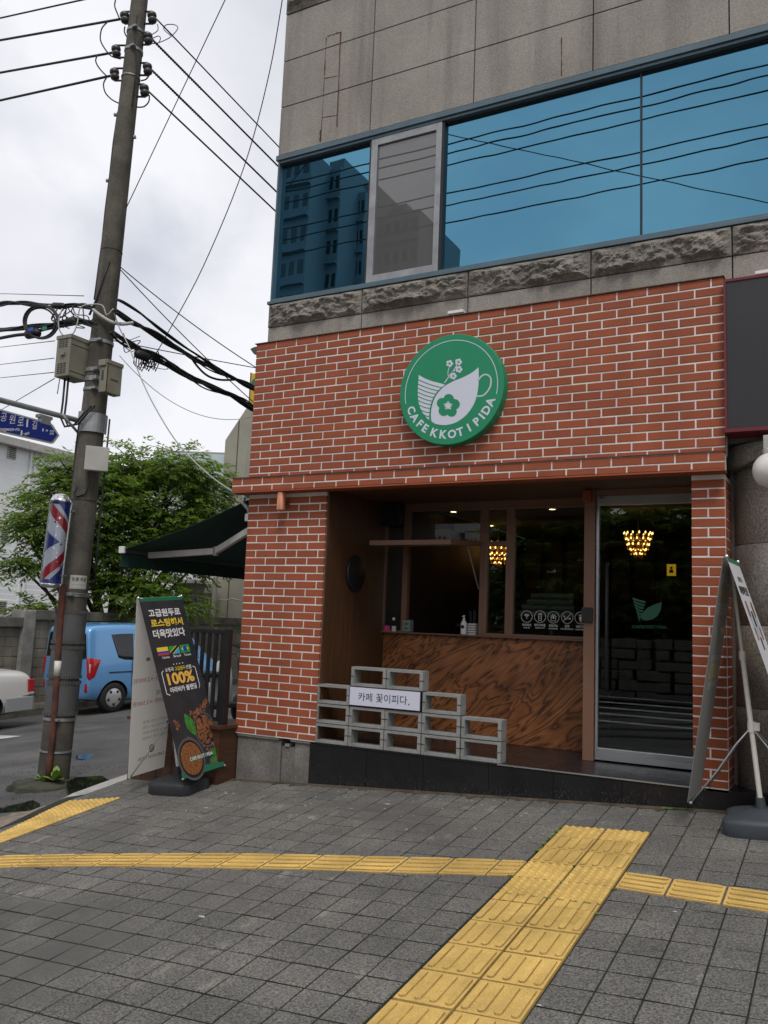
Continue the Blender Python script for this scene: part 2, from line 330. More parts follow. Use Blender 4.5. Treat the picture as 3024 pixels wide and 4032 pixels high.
M['shop_dark'] = mat('dark_interior', (.035, .022, .015), .7, var=.2, vs=3)
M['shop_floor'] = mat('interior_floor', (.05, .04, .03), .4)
M['amber'] = mat('amber_lens', (.22, .06, .015), .3)
M['bulb'] = mat('warm_bulb', (1, .7, .3), .4, emit=((1, .55, .16), 6))
M['down'] = mat('downlight', (1, .8, .5), .4, emit=((1, .72, .38), 9))
M['brass'] = mat('brass', (.6, .36, .1), .3, .9)
M['globe'] = mat('opal_globe', (.72, .7, .64), .2, var=.06, vs=6)
M['mirror_blue'] = mirror_mat('blue_mirror_glass', (.11, .29, .41), (.014, .06, .085), .93, .04)
M['screen'] = mat('insect_screen', (.105, .105, .105), .9, var=.08, vs=2)
M['glass'] = glass_mat('shop_glass', (.75, .8, .78), 1.5)
M['sign_black'] = mat('charcoal_panel', (.022, .022, .025), .5, var=.1, vs=2)
M['sign_red'] = mat('dark_red_edge', (.14, .012, .02), .5)
M['stain'] = mat('rust_stain', (.16, .10, .055), .95, var=.5, vs=14, col2=(.12, .05, .02))
M['pink'] = mat('pink_card', (.55, .07, .22), .6)
M['decal_green'] = mat('green_glass_decal', (.012, .10, .06), .6)
M['chrome'] = mat('chrome', (.7, .7, .72), .12, .95)
M['road_paint'] = mat('worn_road_paint', (.5, .5, .49), .8, var=.4, vs=4)

# ------------------------------------------------------------------ lettering
_TXT = {}
def glyphs(s, bold=0.0):
    k = (s, bold)
    if k not in _TXT:
        cu = bpy.data.curves.new('lettering', 'FONT'); cu.body = s; cu.offset = bold; cu.resolution_u = 3
        o = bpy.data.objects.new('lettering', cu); COL.objects.link(o)
        me = bpy.data.meshes.new_from_object(o.evaluated_get(bpy.context.evaluated_depsgraph_get()))
        _TXT[k] = ([(v.co.x, v.co.y) for v in me.vertices], [tuple(p.vertices) for p in me.polygons])
        bpy.data.objects.remove(o); bpy.data.curves.remove(cu); bpy.data.meshes.remove(me)
    return _TXT[k]
def text(mb, s, O, U, V, x0, x1, y0, y1, mi=0, bold=0.0, keep=False, dz=Vector((0, 0, 0))):
    """letters of s stretched into the rectangle x0..x1, y0..y1 of the frame O,U,V"""
    vs, fs = glyphs(s, bold); a = np.array(vs); lo = a.min(0); hi = a.max(0); sx = (x1-x0)/(hi[0]-lo[0]); sy = (y1-y0)/(hi[1]-lo[1])
    if keep: sx = sy = min(sx, sy) if x1 > x0 else sx
    ox = (x0+x1)/2-(hi[0]+lo[0])/2*sx; oy = (y0+y1)/2-(hi[1]+lo[1])/2*sy
    mb.add([O+U*(p[0]*sx+ox)+V*(p[1]*sy+oy)+dz for p in vs], fs, mi)
def ring(r0, r1, a0=0, a1=2*math.pi, n=32, cx=0, cy=0, ry=1):
    o = [(cx+r1*math.cos(a0+(a1-a0)*i/n), cy+ry*r1*math.sin(a0+(a1-a0)*i/n)) for i in range(n+1)]
    q = [(cx+r0*math.cos(a0+(a1-a0)*i/n), cy+ry*r0*math.sin(a0+(a1-a0)*i/n)) for i in range(n+1)]
    return [[o[i], o[i+1], q[i+1], q[i]] for i in range(n)]
def circ(r, n=24, cx=0, cy=0, ry=1): return [(cx+r*math.cos(2*math.pi*i/n), cy+r*ry*math.sin(2*math.pi*i/n)) for i in range(n)]
def stroke(a, b, w): 
    dx, dy = b[0]-a[0], b[1]-a[1]; l = math.hypot(dx, dy) or 1; nx, ny = -dy/l*w/2, dx/l*w/2
    return [(a[0]+nx, a[1]+ny), (a[0]-nx, a[1]-ny), (b[0]-nx, b[1]-ny), (b[0]+nx, b[1]+ny)]
EX, EY, EZ = Vector((1, 0, 0)), Vector((0, 1, 0)), Vector((0, 0, 1))
# ================================================================== SETTING: ground
def grid_sheet(name, xs, ys, fz, m):
    mb = MB(); vs = [(x, y, fz(x, y)) for y in ys for x in xs]; n = len(xs)
    mb.add(vs, [(j*n+i, j*n+i+1, (j+1)*n+i+1, (j+1)*n+i) for j in range(len(ys)-1) for i in range(n-1)], 0, True)
    return mb.build(name, m, kind='structure')
def asphalt_mat():
    m = M['asphalt']; return m
xs = [-400, -120, -60, -40, -30, -26] + [-25+.25*i for i in range(80)] + [-5+.5*i for i in range(21)] + [8, 20, 60, 400]
ys = [-400, -120, -60, -40, -30, -20, -14] + [-12+.5*i for i in range(20)] + [-2+.2*i for i in range(40)] + [6+.5*i for i in range(41)] + [40, 80, 200, 400]
def road_h(x, y):
    b = .012*math.sin(2.3*x+1.1*y)*math.sin(1.7*y-.6*x) if abs(x) < 25 and abs(y) < 25 else 0
    # the sunken gutter beside the kerb that holds the puddle
    d = math.exp(-(((x+6.35)/.42)**2+((y+.15)/1.0)**2))*.05 if y > -2.5 else 0
    z = road_z(x, y) + b - d
    if x > -5.7 and -8.4 < y: z = min(z, ground(x, y)-.10)
    return z
grid_sheet('road', xs, ys, road_h, M['asphalt'])
KERB = [(-6.02, 9), (-6.0, 2), (-5.98, -.2), (-5.93, -.75), (-5.85, -1.14), (-5.68, -1.67), (-5.45, -2.6), (-5.0, -4), (-4.2, -6), (-3, -8), (-1, -8.7), (12, -8.8)]
def kerb_x(y):
    for (x0, y0), (x1, y1) in zip(KERB, KERB[1:]):
        if y1 <= y <= y0: return x0+(x1-x0)*(y0-y)/(y0-y1+1e-9)
    return -6.02
# bedding under the paving
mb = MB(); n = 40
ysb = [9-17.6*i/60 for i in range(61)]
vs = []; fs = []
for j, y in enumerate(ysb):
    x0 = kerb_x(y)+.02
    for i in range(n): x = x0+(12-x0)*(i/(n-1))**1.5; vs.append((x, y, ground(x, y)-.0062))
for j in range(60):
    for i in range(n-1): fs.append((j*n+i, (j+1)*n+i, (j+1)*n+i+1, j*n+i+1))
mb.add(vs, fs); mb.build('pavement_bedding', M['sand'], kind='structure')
# pavers, one small slab each, bevelled and very slightly out of level
P = .1873; g = .0042; gy = .0062; mb = MB(); rnd = random.Random(3)
TX0, TX1 = -1.669, -1.121
upper = [(-6.4, -2.72), (-5.6, -2.38), (-5.02, -2.166), (-4.49, -1.981), (-3.987, -1.823), (-3.47, -1.665), (-2.93, -1.541), (-2.66, -1.484), (-2.125, -1.363), (-1.669, -1.284)]
lower = [(-6.2, -2.95), (-5.45, -2.6), (-4.80, -2.337), (-4.44, -2.20), (-3.92, -2.046), (-3.39, -1.92), (-2.865, -1.789), (-2.55, -1.73), (-2.05, -1.617), (-1.669, -1.53)]
for j in range(-47, 1):
    y1 = -.012+j*P; y0 = y1-P
    for i in range(-22, 26):
        x0 = -1.87+i*P; x1 = x0+P; xc, yc = (x0+x1)/2, (y0+y1)/2
        if x0 < kerb_x(yc)+.14 - (.14 if yc < -1.6 else 0): 
            if x1 < kerb_x(yc)+.16: continue
            x0 = kerb_x(yc)+.145
        if x1-x0 < .03 or y0 < -8.6: continue
        if TX0-.01 < xc < TX1+.01 and yc < -.62:
            continue
        a, b, c, d = [rnd.uniform(-.0016, .0016) for _ in range(4)]
        e = .004
        q = [(x0+g*.8, y0+gy, a), (x1-g*.8, y0+gy, b), (x1-g*.8, y1-gy, c), (x0+g*.8, y1-gy, d)]; cx, cy = xc, yc
        low = [(x, y, ground(x, y)-.012) for x, y, _ in q]
        mid = [(x, y, ground(x, y)+z-.0035) for x, y, z in q]
        top = [(x+(e if x < cx else -e), y+(e if y < cy else -e), ground(x, y)+z) for x, y, z in q]
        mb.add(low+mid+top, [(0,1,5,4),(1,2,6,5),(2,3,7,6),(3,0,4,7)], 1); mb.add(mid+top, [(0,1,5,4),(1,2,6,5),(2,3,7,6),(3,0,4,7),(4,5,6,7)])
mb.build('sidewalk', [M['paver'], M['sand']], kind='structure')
# kerb stones
mb = MB(); pts = []
for (x0, y0), (x1, y1) in zip(KERB[:5], KERB[1:6]): 
    k = max(1, int(math.hypot(x1-x0, y1-y0)/.9))
    for i in range(k): pts.append((x0+(x1-x0)*i/k, y0+(y1-y0)*i/k))
pts.append((-5.87, -1.08))
pts = [p for p in pts if p[1] >= -1.09]
for a, b in zip(pts, pts[1:]):
    d = Vector((b[0]-a[0], b[1]-a[1], 0)); l = d.length; d.normalize(); nn = Vector((-d.y, d.x, 0))
    za, zb = ground(*a), ground(*b)
    if b[1] < -1.0: zb -= .03
    A = Vector((a[0], a[1], 0))+d*.004; B = Vector((b[0], b[1], 0))-d*.004
    vs = []
    for q, z in ((A, za), (B, zb)):
        for off, dz in ((0, -.2), (0, -.012), (.012, .004), (.14, .004), (.14, -.2)): vs.append(q+nn*off+EZ*(z+dz))
    mb.add(vs, [(0,1,6,5),(1,2,7,6),(2,3,8,7),(3,4,9,8),(4,3,2,1,0),(5,6,7,8,9)])
mb.build('kerb', M['kerb'], kind='structure')
# broken mortar ramp where the kerb runs out
mb = MB(); rr = random.Random(5); rows = []
for i in range(15):
    t = i/14; y = -1.06-1.5*t; x = kerb_x(y); z = ground(x, y)
    rows.append([(x-.34-.05*rr.random(), y, road_h(x-.34, y)-.01), (x-.2, y, road_h(x-.2, y)+.012*rr.random()), (x-.03, y, z-.012-.01*rr.random()), (x+.16, y, z-.004)])
vs = [v for r_ in rows for v in r_]
mb.add(vs, [(i*4+j, i*4+j+1, i*4+j+5, i*4+j+4) for i in range(14) for j in range(3)], 0, True)
mb.build('kerb_ramp', mat('crumbled_mortar', (.23, .19, .15), .95, var=.4, vs=8, bump=.8, bs=40), kind='structure')
# tactile paving ---------------------------------------------------
def tile_frame(q):
    """corner points (x,y) x4 -> function (u,v,h)->point"""
    q = [Vector((x, y, 0)) for x, y in q]
    def f(u, v, h):
        p = (q[0]*(1-u)+q[1]*u)*(1-v)+(q[3]*(1-u)+q[2]*u)*v
        return Vector((p.x, p.y, ground(p.x, p.y)+h))
    return f
def tac_slab(mb, f):
    e = .012; b = .006
    lo = [f(u, v, -.01) for u, v in ((e, e), (1-e, e), (1-e, 1-e), (e, 1-e))]; hi = [f(u, v, b) for u, v in ((e*2, e*2), (1-2*e, 2*e), (1-2*e, 1-2*e), (2*e, 1-2*e))]
    mb.add(lo+hi, [(0,1,5,4),(1,2,6,5),(2,3,7,6),(3,0,4,7)], 1); mb.add(hi, [(0, 1, 2, 3)])
def tac_bars(mb, q, along='v', nb=4, l0=.07, l1=.93):
    f = tile_frame(q); tac_slab(mb, f)
    for i in range(nb):
        c = (i+.5)/nb; w = .062 if nb == 4 else .06; 
        out = [(c-w, l0+.05), (c-w*.7, l0+.015), (c, l0), (c+w*.7, l0+.015), (c+w, l0+.05), (c+w, l1-.05), (c+w*.7, l1-.015), (c, l1), (c-w*.7, l1-.015), (c-w, l1-.05)]
        inn = [(c+(u-c)*.84, .5+(v-.5)*.985) for u, v in out]
        k = len(out); sw = (lambda u, v: (u, v)) if along == 'v' else (lambda u, v: (v, u))
        vs = [f(*sw(u, v), .005) for u, v in out]+[f(*sw(u, v), .0135) for u, v in inn]
        fs = [(a, (a+1) % k, k+(a+1) % k, k+a) for a in range(k)]+[tuple(range(k, 2*k))]
        if along != 'v': fs = [tuple(reversed(x)) for x in fs]
        mb.add(vs, fs[:-1], 1); mb.add(vs[k:], [tuple(i-k for i in fs[-1])])
def tac_dots(mb, q, nx=6, ny=6):
    f = tile_frame(q); tac_slab(mb, f)
    L = (Vector((*q[1], 0))-Vector((*q[0], 0))).length; H = (Vector((*q[3], 0))-Vector((*q[0], 0))).length
    for i in range(nx):
        for j in range(ny):
            u, v = (i+.5)/nx, (j+.5)/ny; vs = []
            for r_, h in ((.017, .005), (.0135, .0125), (.007, .0145)):
                for t in range(8): a = t*math.pi/4; vs.append(f(u+r_*math.cos(a)/L, v+r_*math.sin(a)/H, h))
            mb.add(vs, [(b*8+a, b*8+(a+1) % 8, b*8+8+(a+1) % 8, b*8+8+a) for b in (0, 1) for a in range(8)]+[tuple(range(16, 24))], 0, True)
mb = MB(); T = .274; xm = (TX0+TX1)/2
def row(y0, y1, fn):
    for a, b in ((TX0, xm), (xm, TX1)): 
        j = rnd.uniform(-.003, .003); fn(mb, [(a, y0+j), (b, y0+j), (b, y1+j), (a, y1+j)])
row(-.80, -.582, lambda m_, q: tac_dots(m_, q, 6, 5)); row(-1.036, -.80, tac_bars); row(-1.285, -1.036, tac_bars)
row(-1.535, -1.285, tac_dots); row(-1.785, -1.535, tac_dots); row(-1.877, -1.785, lambda m_, q: tac_bars(m_, q, 'v', 4, -.2, 1.2))
y = -1.877
while y > -8.5: row(y-T, y, tac_bars); y -= T
def along(pl, s):
    d = 0
    for a, b in zip(pl, pl[1:]):
        l = math.hypot(b[0]-a[0], b[1]-a[1])
        if d+l >= s or b is pl[-1]: t = (s-d)/l; return (a[0]+(b[0]-a[0])*t, a[1]+(b[1]-a[1])*t)
        d += l
up, lo = upper[::-1], lower[::-1]
cuts = [.155] + [.155+T*i for i in range(1, 17)]
s0 = .004
for s1 in cuts:
    tac_bars(mb, [along(lo, s1-.0), along(lo, s0), along(up, s0), along(up, s1)], 'u'); s0 = s1
upr = [(-1.121, -1.303), (-.795, -1.334), (.4, -1.47), (2.5, -1.8)]; lor = [(-1.121, -1.543), (-.755, -1.588), (.4, -1.73), (2.5, -2.06)]
s0 = .004
for i in range(12): s1 = T*(i+1)-.01; tac_bars(mb, [along(lor, s0), along(lor, s1), along(upr, s1), along(upr, s0)], 'u'); s0 = s1
# fan of dotted blocks at the dropped kerb
A, B = (-5.72, -.965), (-5.34, -.765)
for i in range(9):
    t0, t1 = i, i+1
    def ed(t): y = -.965-.2515*t; return (kerb_x(y)+.16, y)
    def er(t): return (-5.34+.1*t*.25*.55, -.765-.2515*t*1.05)
    for k in (0, 1):
        q = []
        for t, c in ((t1, k/2), (t1, (k+1)/2), (t0, (k+1)/2), (t0, k/2)): a, b = ed(t), er(t); q.append((a[0]+(b[0]-a[0])*c, a[1]+(b[1]-a[1])*c))
        tac_dots(mb, q, 5, 6)
mb.build('tactile_paving', [M['tactile'], M['tactile_dirt']], kind='structure')
# puddle and wet patches
def puddle(px, label_name='puddle'):
    mb = MB(); c = Vector((0, 0, 0)); pts = []
    for p in px: 
        v = p; pts.append(v)
    z = min(p[2] for p in pts)
    mb.add([(p[0], p[1], p[2]) for p in pts], [tuple(range(len(pts)))]); return mb
def road_hit(px, py):
    p = onZ(px, py, -.2)
    for _ in range(12): p = onZ(px, py, road_h(p.x, p.y))
    return p
def puddle_px(pp, z=None):
    pts = [road_hit(*p) for p in pp]; zz = z if z is not None else sum(p.z for p in pts)/len(pts)+.004
    pts = [onZ(*p, zz) for p in pp]; mb = MB(); mb.add(pts, [tuple(range(len(pts)))]); return mb
puddle_px([(262, 3077), (300, 3060), (380, 3055), (470, 3053), (500, 3078), (478, 3100), (400, 3130), (330, 3150), (262, 3110)]).build('puddle', M['water'], kind='structure')
puddle_px([(300, 2975), (350, 2970), (420, 2972), (400, 2985), (340, 2992), (300, 2985)]).build('puddle', M['water'], kind='structure')
puddle_px([(-60, 3200), (0, 3180), (70, 3165), (130, 3150), (160, 3165), (125, 3195), (60, 3215), (0, 3250), (-60, 3270)]).build('puddle', M['water'], kind='structure')
# white arrow tip painted on the side street
mb = MB(); pp = [road_hit(*p) for p in ((-60, 2895), (90, 2899), (-10, 2913), (-60, 2918))]; mb.add([p+EZ*.006 for p in pp], [(0, 1, 2, 3)]); mb.build('road_marking', M['road_paint'], kind='structure')
# wet mud / gravel on the road near the pole
mb = MB(); rr = random.Random(11)
for _ in range(420):
    px, py = rr.uniform(-40, 470), rr.uniform(3010, 3190)
    if px > 260 and py > 3050: continue
    if px > 330-(py-3100)*2.2 and py > 3100: continue
    p = road_hit(px, py); r_ = rr.uniform(.008, .03)
    if p.x > kerb_x(p.y)-.05: continue
    a0 = rr.random()*6; k = 6; vs = [p+Vector((r_*math.cos(a0+i*math.tau/k)*rr.uniform(.6, 1.3), r_*math.sin(a0+i*math.tau/k)*rr.uniform(.6, 1.3), -.01)) for i in range(k)]+[p+EZ*r_*rr.uniform(.25, .6)]
    mb.add(vs, [(i, (i+1) % k, k) for i in range(k)])
mb.build('gravel', mat('wet_grit', (.06, .055, .05), .6, isl=.6), kind='stuff')

# ================================================================== CAFE BUILDING
cafe = thing('cafe_building', 'stone-faced corner building with a red brick cafe front and blue mirror windows', 'building', (-2.8, 3, .3))
def Bx(name, m, *boxes, bev=0, parent=None, label=None):
    mb = MB()
    for b in boxes: (mb.bbox(*b, bev) if bev else mb.box(*b))
    return mb.build(name, m, parent or cafe, label)
XR = 3.2; WY = .08
def bricks(mb, x0, x1, ztop, zbot, y, first, depth=.03, par=0, along=EX, org=None, n_out=Vector((0, -1, 0))):
    """courses of brick slips, stretcher bond; first = z of the top of the first course"""
    rr = random.Random(int(x0*100)+int(ztop*10)); L = .22; Hc = .0676; j = .0055
    O = org if org is not None else Vector((0, y, 0))
    r_ = 0; z = ztop
    while z > zbot+.008:
        zb = max(z-Hc, zbot); h0, h1 = zb+j, z-j
        if h1-h0 < .008: z -= Hc; r_ += 1; continue
        x = x0 - (L/2 if (r_+par) % 2 else 0)
        while x < x1-.004:
            a, b = max(x, x0)+(j if x > x0 else 0), min(x+L, x1)-(j if x+L < x1 else 0)
            if b-a > .012:
                dz = rr.uniform(-.0012, .0012); dy = rr.uniform(-.0015, .0015); e = .0025
                vs = []
                for (s_, off) in ((0, 0), (0, depth-.003+dy), (e, depth+dy)):
                    for (uu, zz) in ((a+s_, h0+s_+dz), (b-s_, h0+s_+dz), (b-s_, h1-s_+dz), (a+s_, h1-s_+dz)): vs.append(O+along*uu+EZ*zz+n_out*off)
                mb.add(vs, [(0,1,5,4),(1,2,6,5),(2,3,7,6),(3,0,4,7),(4,5,9,8),(5,6,10,9),(6,7,11,10),(7,4,8,11),(8,9,10,11)])
            x += L
        z -= Hc; r_ += 1
# core walls -------------------------------------------------------
FX0, FX1, FZ0, FZ1 = -4.765, -.722, 2.634, 4.016
Bx('upper_wall', M['joint'], (-4.74, XR, WY+.03, 8, 5.945, 12), (-4.74, XR, WY+.03, 8, 3.8, 4.44), (-4.74, XR, WY+.3, 8, 4.44, 5.945))
Bx('side_wall', M['beige_wall'], (-4.775, -4.74, .35, 8, .1, 12))
# granite cladding, slab by slab
mb = MB(); vx = [-4.762, -3.745, -2.728, -1.70, -.678, .345, 1.37, 2.39, XR]; vz = [5.95, 6.446, 6.93, 7.43]
gj = .005
for a, b in zip(vx, vx[1:]):
    for c, d in zip(vz, vz[1:]): mb.bbox(a+gj, b-gj, WY, WY+.03, c+gj, d-gj, .003)
mb.build('granite_cladding', M['granite'], cafe); mb = MB()
for a, b in zip(vx, vx[1:]):
    for c, d in ((8.0, 8.5), (8.5, 9.0), (9.0, 9.5), (9.5, 10), (10, 10.5)): mb.bbox(a+gj, b-gj, WY, WY+.03, c+gj, d-gj, .003)
mb.build('granite_cladding', M['granite'], cafe); mb = MB()
for a, b in zip(vx, vx[1:]): mb.bbox(a+gj, b-gj, WY, WY+.03, 4.0, 4.215, .003)
mb.build('granite_cladding', M['granite'], cafe)
Bx('granite_return', M['granite'], (-4.762, -4.74, WY+.031, .35, 5.95, 12), (-4.762, -4.74, WY+.031, .35, 3.8, 4.44))
# rough split-faced courses
def rough_course(z0, z1, name):
    mb = MB(); rr = random.Random(int(z0*10))
    for a, b in zip(vx, vx[1:]):
        nx, nz = 90, 20; vs = []; g0 = [[rr.random() for _ in range(nz+6)] for _ in range(nx+6)]
        off = rr.random()*40
        for i in range(nx+1):
            for j in range(nz+1):
                u, v = i/nx, j/nz; x = a+gj+(b-a-2*gj)*u; z = z0+gj+(z1-z0-2*gj)*v
                ed = min(1, min(u, 1-u)*14, min(v, 1-v)*5)
                q_ = Vector((x*5.5+off, z*9, off)); w = 2.1*mnoise.fractal(q_, .9, 2.1, 5)+.9*(abs(mnoise.noise(q_*2.3))*2-.6)
                vs.append((x+(rr.uniform(-.003, .003) if 0 < i < nx else 0), WY-.006-ed*max(.004, .034+.024*w+.006*g0[i][j]), z))
        k = nz+1
        mb.add(vs, [(i*k+j, (i+1)*k+j, (i+1)*k+j+1, i*k+j+1) for i in range(nx) for j in range(nz)])
        e = [i*k for i in range(nx+1)]+[nx*k+j for j in range(nz+1)]+[i*k+nz for i in range(nx, -1, -1)]+[j for j in range(nz, -1, -1)]
        o = len(mb.v)-len(vs); back = [(mb.v[o+q][0], WY+.03, mb.v[o+q][2]) for q in e]; st = len(mb.v); mb.v += back
        for q in range(len(e)): n_ = (q+1) % len(e); mb.f.append((o+e[q], st+q, st+n_, o+e[n_])); mb.m.append(0); mb.sm.append(False)
    return mb.build(name, M['granite_dark'], cafe)
rough_course(4.215, 4.445, 'rusticated_course'); rough_course(7.43, 8.0, 'rusticated_course')
# rust ghost of a removed bracket
mb = MB(); rr = random.Random(2)
def smear(pts, w):
    for a, b in zip(pts, pts[1:]):
        k = 10; L_ = [(a[0]+(b[0]-a[0])*i/k, a[1]+(b[1]-a[1])*i/k) for i in range(k+1)]
        dx, dz = b[0]-a[0], b[1]-a[1]; l = math.hypot(dx, dz); nx_, nz_ = -dz/l, dx/l
        p = [(x+nx_*w*rr.uniform(.1, 1.2), z+nz_*w*rr.uniform(.1, 1.2)) for x, z in L_]; q = [(x-nx_*w*rr.uniform(.1, 1.2), z-nz_*w*rr.uniform(.1, 1.2)) for x, z in L_]
        mb.add([(x, WY-.0015, z) for x, z in p+q], [(i, i+1, k+2+i, k+1+i) for i in range(k)])
smear([(-4.26, 7.05), (-4.11, 7.05), (-4.10, 6.08)], .008); smear([(-4.27, 7.04), (-4.27, 6.0)], .007); smear([(-4.27, 6.62), (-4.10, 6.60)], .006); smear([(-4.27, 6.22), (-4.1, 6.2)], .006); smear([(-4.28, 6.1), (-4.28, 5.97)], .012); smear([(-1.96, 6.33), (-1.955, 5.98)], .006)
mb.build('rust_stain', M['stain'], cafe)
# upper window band ------------------------------------------------
wz0, wz1 = 4.45, 5.93; GY = WY+.06
Bx('window_band_frame', M['alu_blue'], (-4.775, XR, WY-.012, WY+.12, 5.895, 5.945), (-4.775, XR, WY-.02, WY+.12, 4.446, 4.475), (-4.755, -4.738, WY+.0, WY+.12, 4.475, 5.895), (-4.738, XR, WY+.005, WY+.07, 5.868, 5.895), (-4.738, XR, WY+.0, WY+.07, 4.475, 4.5), bev=.003)
Bx('frame_gasket', M['dark'], (-3.745, -3.725, WY+.02, WY+.1, 4.5, 5.868), (-3.022, -3.0, WY+.02, WY+.1, 4.5, 5.868), (-1.338, -1.325, WY+.045, WY+.1, 4.5, 5.868), (.34, .353, WY+.045, WY+.1, 4.5, 5.868), (-4.738, XR, WY+.052, WY+.1, 5.852, 5.868))
def upane(x0, x1, nm='window_pane', m='mirror_blue', y=GY): return Bx(nm, M[m], (x0, x1, y, y+.012, 4.5, 5.852))
for a, b in ((-4.738, -3.745), (-3.0, -1.338), (-1.325, .34), (.353, 2.0), (2.0, XR)): upane(a, b)
sash = Bx('sliding_sash', M['galv'], (-3.725, -3.66, WY+.01, WY+.05, 4.5, 5.868), (-3.075, -3.022, WY+.01, WY+.05, 4.5, 5.868), (-3.66, -3.075, WY+.01, WY+.05, 5.80, 5.868), (-3.66, -3.075, WY+.01, WY+.05, 4.5, 4.565), bev=.004)
Bx('insect_screen', mirror_mat('reflecting_screen', (.5, .5, .5), (.115, .113, .112), .22), (-3.66, -3.075, WY+.03, WY+.036, 4.565, 5.80), parent=sash)
# brick fascia -----------------------------------------------------
Bx('fascia_mortar', M['mortar'], (FX0+.003, FX1-.003, -.0665, WY-.001, FZ0+.117, FZ1-.004))
mb = MB(); bricks(mb, FX0, FX1, FZ1, 2.752, -.045, FZ1, .026, 0); mb.build('brick_fascia', M['brick'], cafe)
Bx('fascia_capping', M['rust'], (FX0-.012, FX1+.006, -.082, WY-.001, FZ1-.003, FZ1+.004))
# projecting lintel band
LX0 = -4.893
Bx('lintel_mortar', M['mortar'], (LX0+.001, FX1-.003, -.1375, -.002, FZ0+.001, 2.7485))
mb = MB(); bricks(mb, LX0, FX1, 2.75, 2.626, -.12, 0, .022, 1); bricks(mb, 0, .4, 2.75, 2.626, 0, 0, .012, 0, EY*1, Vector((LX0+.004, -.12, 0)), Vector((-1, 0, 0))); mb.build('brick_lintel', M['brick'], cafe)
Bx('lintel_capping', M['rust'], (LX0-.006, FX1+.003, -.15, -.047, 2.749, 2.755)); Bx('lintel_soffit', M['brick'], (LX0, FX1, -.14, -.001, 2.618, 2.631))
# piers
PX0, PX1 = -4.802, -3.968
Bx('pier_mortar', M['mortar'], (PX0+.001, PX1-.002, .0025, .6, .5, 2.617)); Bx('pier_mortar', M['mortar'], (-.957, -.7365, .0025, .6, .5, 2.617))
mb = MB(); bricks(mb, PX0, PX1, 2.587, .505, .022, 0, .024, 0)
bricks(mb, 0, .5, 2.587, .505, 0, 0, .012, 0, EY, Vector((PX0+.008, .022, 0)), Vector((-1, 0, 0)))
mb.build('brick_pier', M['brick'], cafe)
mb = MB(); bricks(mb, -.957, -.738, 2.587, .505, .022, 0, .024, 0); bricks(mb, 0, .5, 2.587, .505, 0, 0, .01, 0, EY, Vector((-.742, .022, 0)), Vector((1, 0, 0))); mb.build('brick_pier', M['brick'], cafe)
# granite base under the left pier
mb = MB(); rr = random.Random(4)
mb.bbox(-4.79, -4.33, .03, .5, -.05, .475, .004); mb.bbox(-4.325, -4.19, .045, .5, -.05, .43, .004); mb.bbox(-4.185, -4.022, .03, .5, -.05, .475, .004)
mb.build('granite_base', M['granite_base'], cafe)
mb = MB(); mb.bbox(-4.79, -4.345, .012, .1, .477, .512, .006); mb.bbox(-4.225, -4.022, .012, .1, .477, .512, .006); mb.bbox(-4.29, -4.245, .03, .1, .43, .455, .004); mb.build('base_coping', M['granite'], cafe)
# black stone plinth and step
vxp = [-4.018, -3.47, -2.96, -2.42, -1.92, -1.43, -.96, -.2, .5, XR]
mb = MB()
for a, b in zip(vxp, vxp[1:]): mb.bbox(a+.0015, b-.0015, 0, .03, -.05, .484, .002)
mb.build('plinth', M['black_stone'], cafe)
# efflorescence at the foot of the plinth
mb = MB(); rr = random.Random(8)
for _ in range(900):
    x = rr.uniform(-4.0, -.9); z = ground(x, 0)+abs(rr.gauss(0, .05)); h = rr.uniform(.004, .022); w = rr.uniform(.001, .003)
    mb.add([(x, -.0012, z), (x+w, -.0012, z), (x+w+rr.uniform(-.004, .004), -.0012, z+h)], [(0, 1, 2)])
mb.build('lime_bloom', mat('lime_bloom', (.10, .095, .09), .95), cafe)
mb = MB()
for a, b in zip([-3.966, -3.47, -2.96, -2.42, -1.92, -1.43, -.958], [-3.47, -2.96, -2.42, -1.92, -1.43, -.958]):
    mb.bbox(a+.001, b-.001, -.006, .6, .484, .5, .002); mb.bbox(a+.001, b-.001, .602, 1.12, .484, .5, .002)
mb.build('step', M['black_stone'], cafe)
Bx('step_edge', M['alu'], (-2.35, -.958, -.009, -.0065, .4905, .5)); Bx('step_edge', M['black_stone'], (-.738, XR, -.006, .3, .484, .5))
# recess: timber side panel, soffit, figured panel
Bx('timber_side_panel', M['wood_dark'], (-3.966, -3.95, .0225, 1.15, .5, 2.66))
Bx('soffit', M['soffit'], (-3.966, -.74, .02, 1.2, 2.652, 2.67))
Bx('timber_panel', M['wood'], (-3.95, -1.80, 1.105, 1.16, .502, 1.424))
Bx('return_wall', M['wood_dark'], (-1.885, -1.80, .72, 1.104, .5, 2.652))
Bx('post', M['bronze'], (-1.889, -1.802, .645, .72, .5, 2.652), bev=.004); Bx('transom', M['bronze'], (-1.802, -.96, .67, .75, 2.602, 2.652), bev=.003)
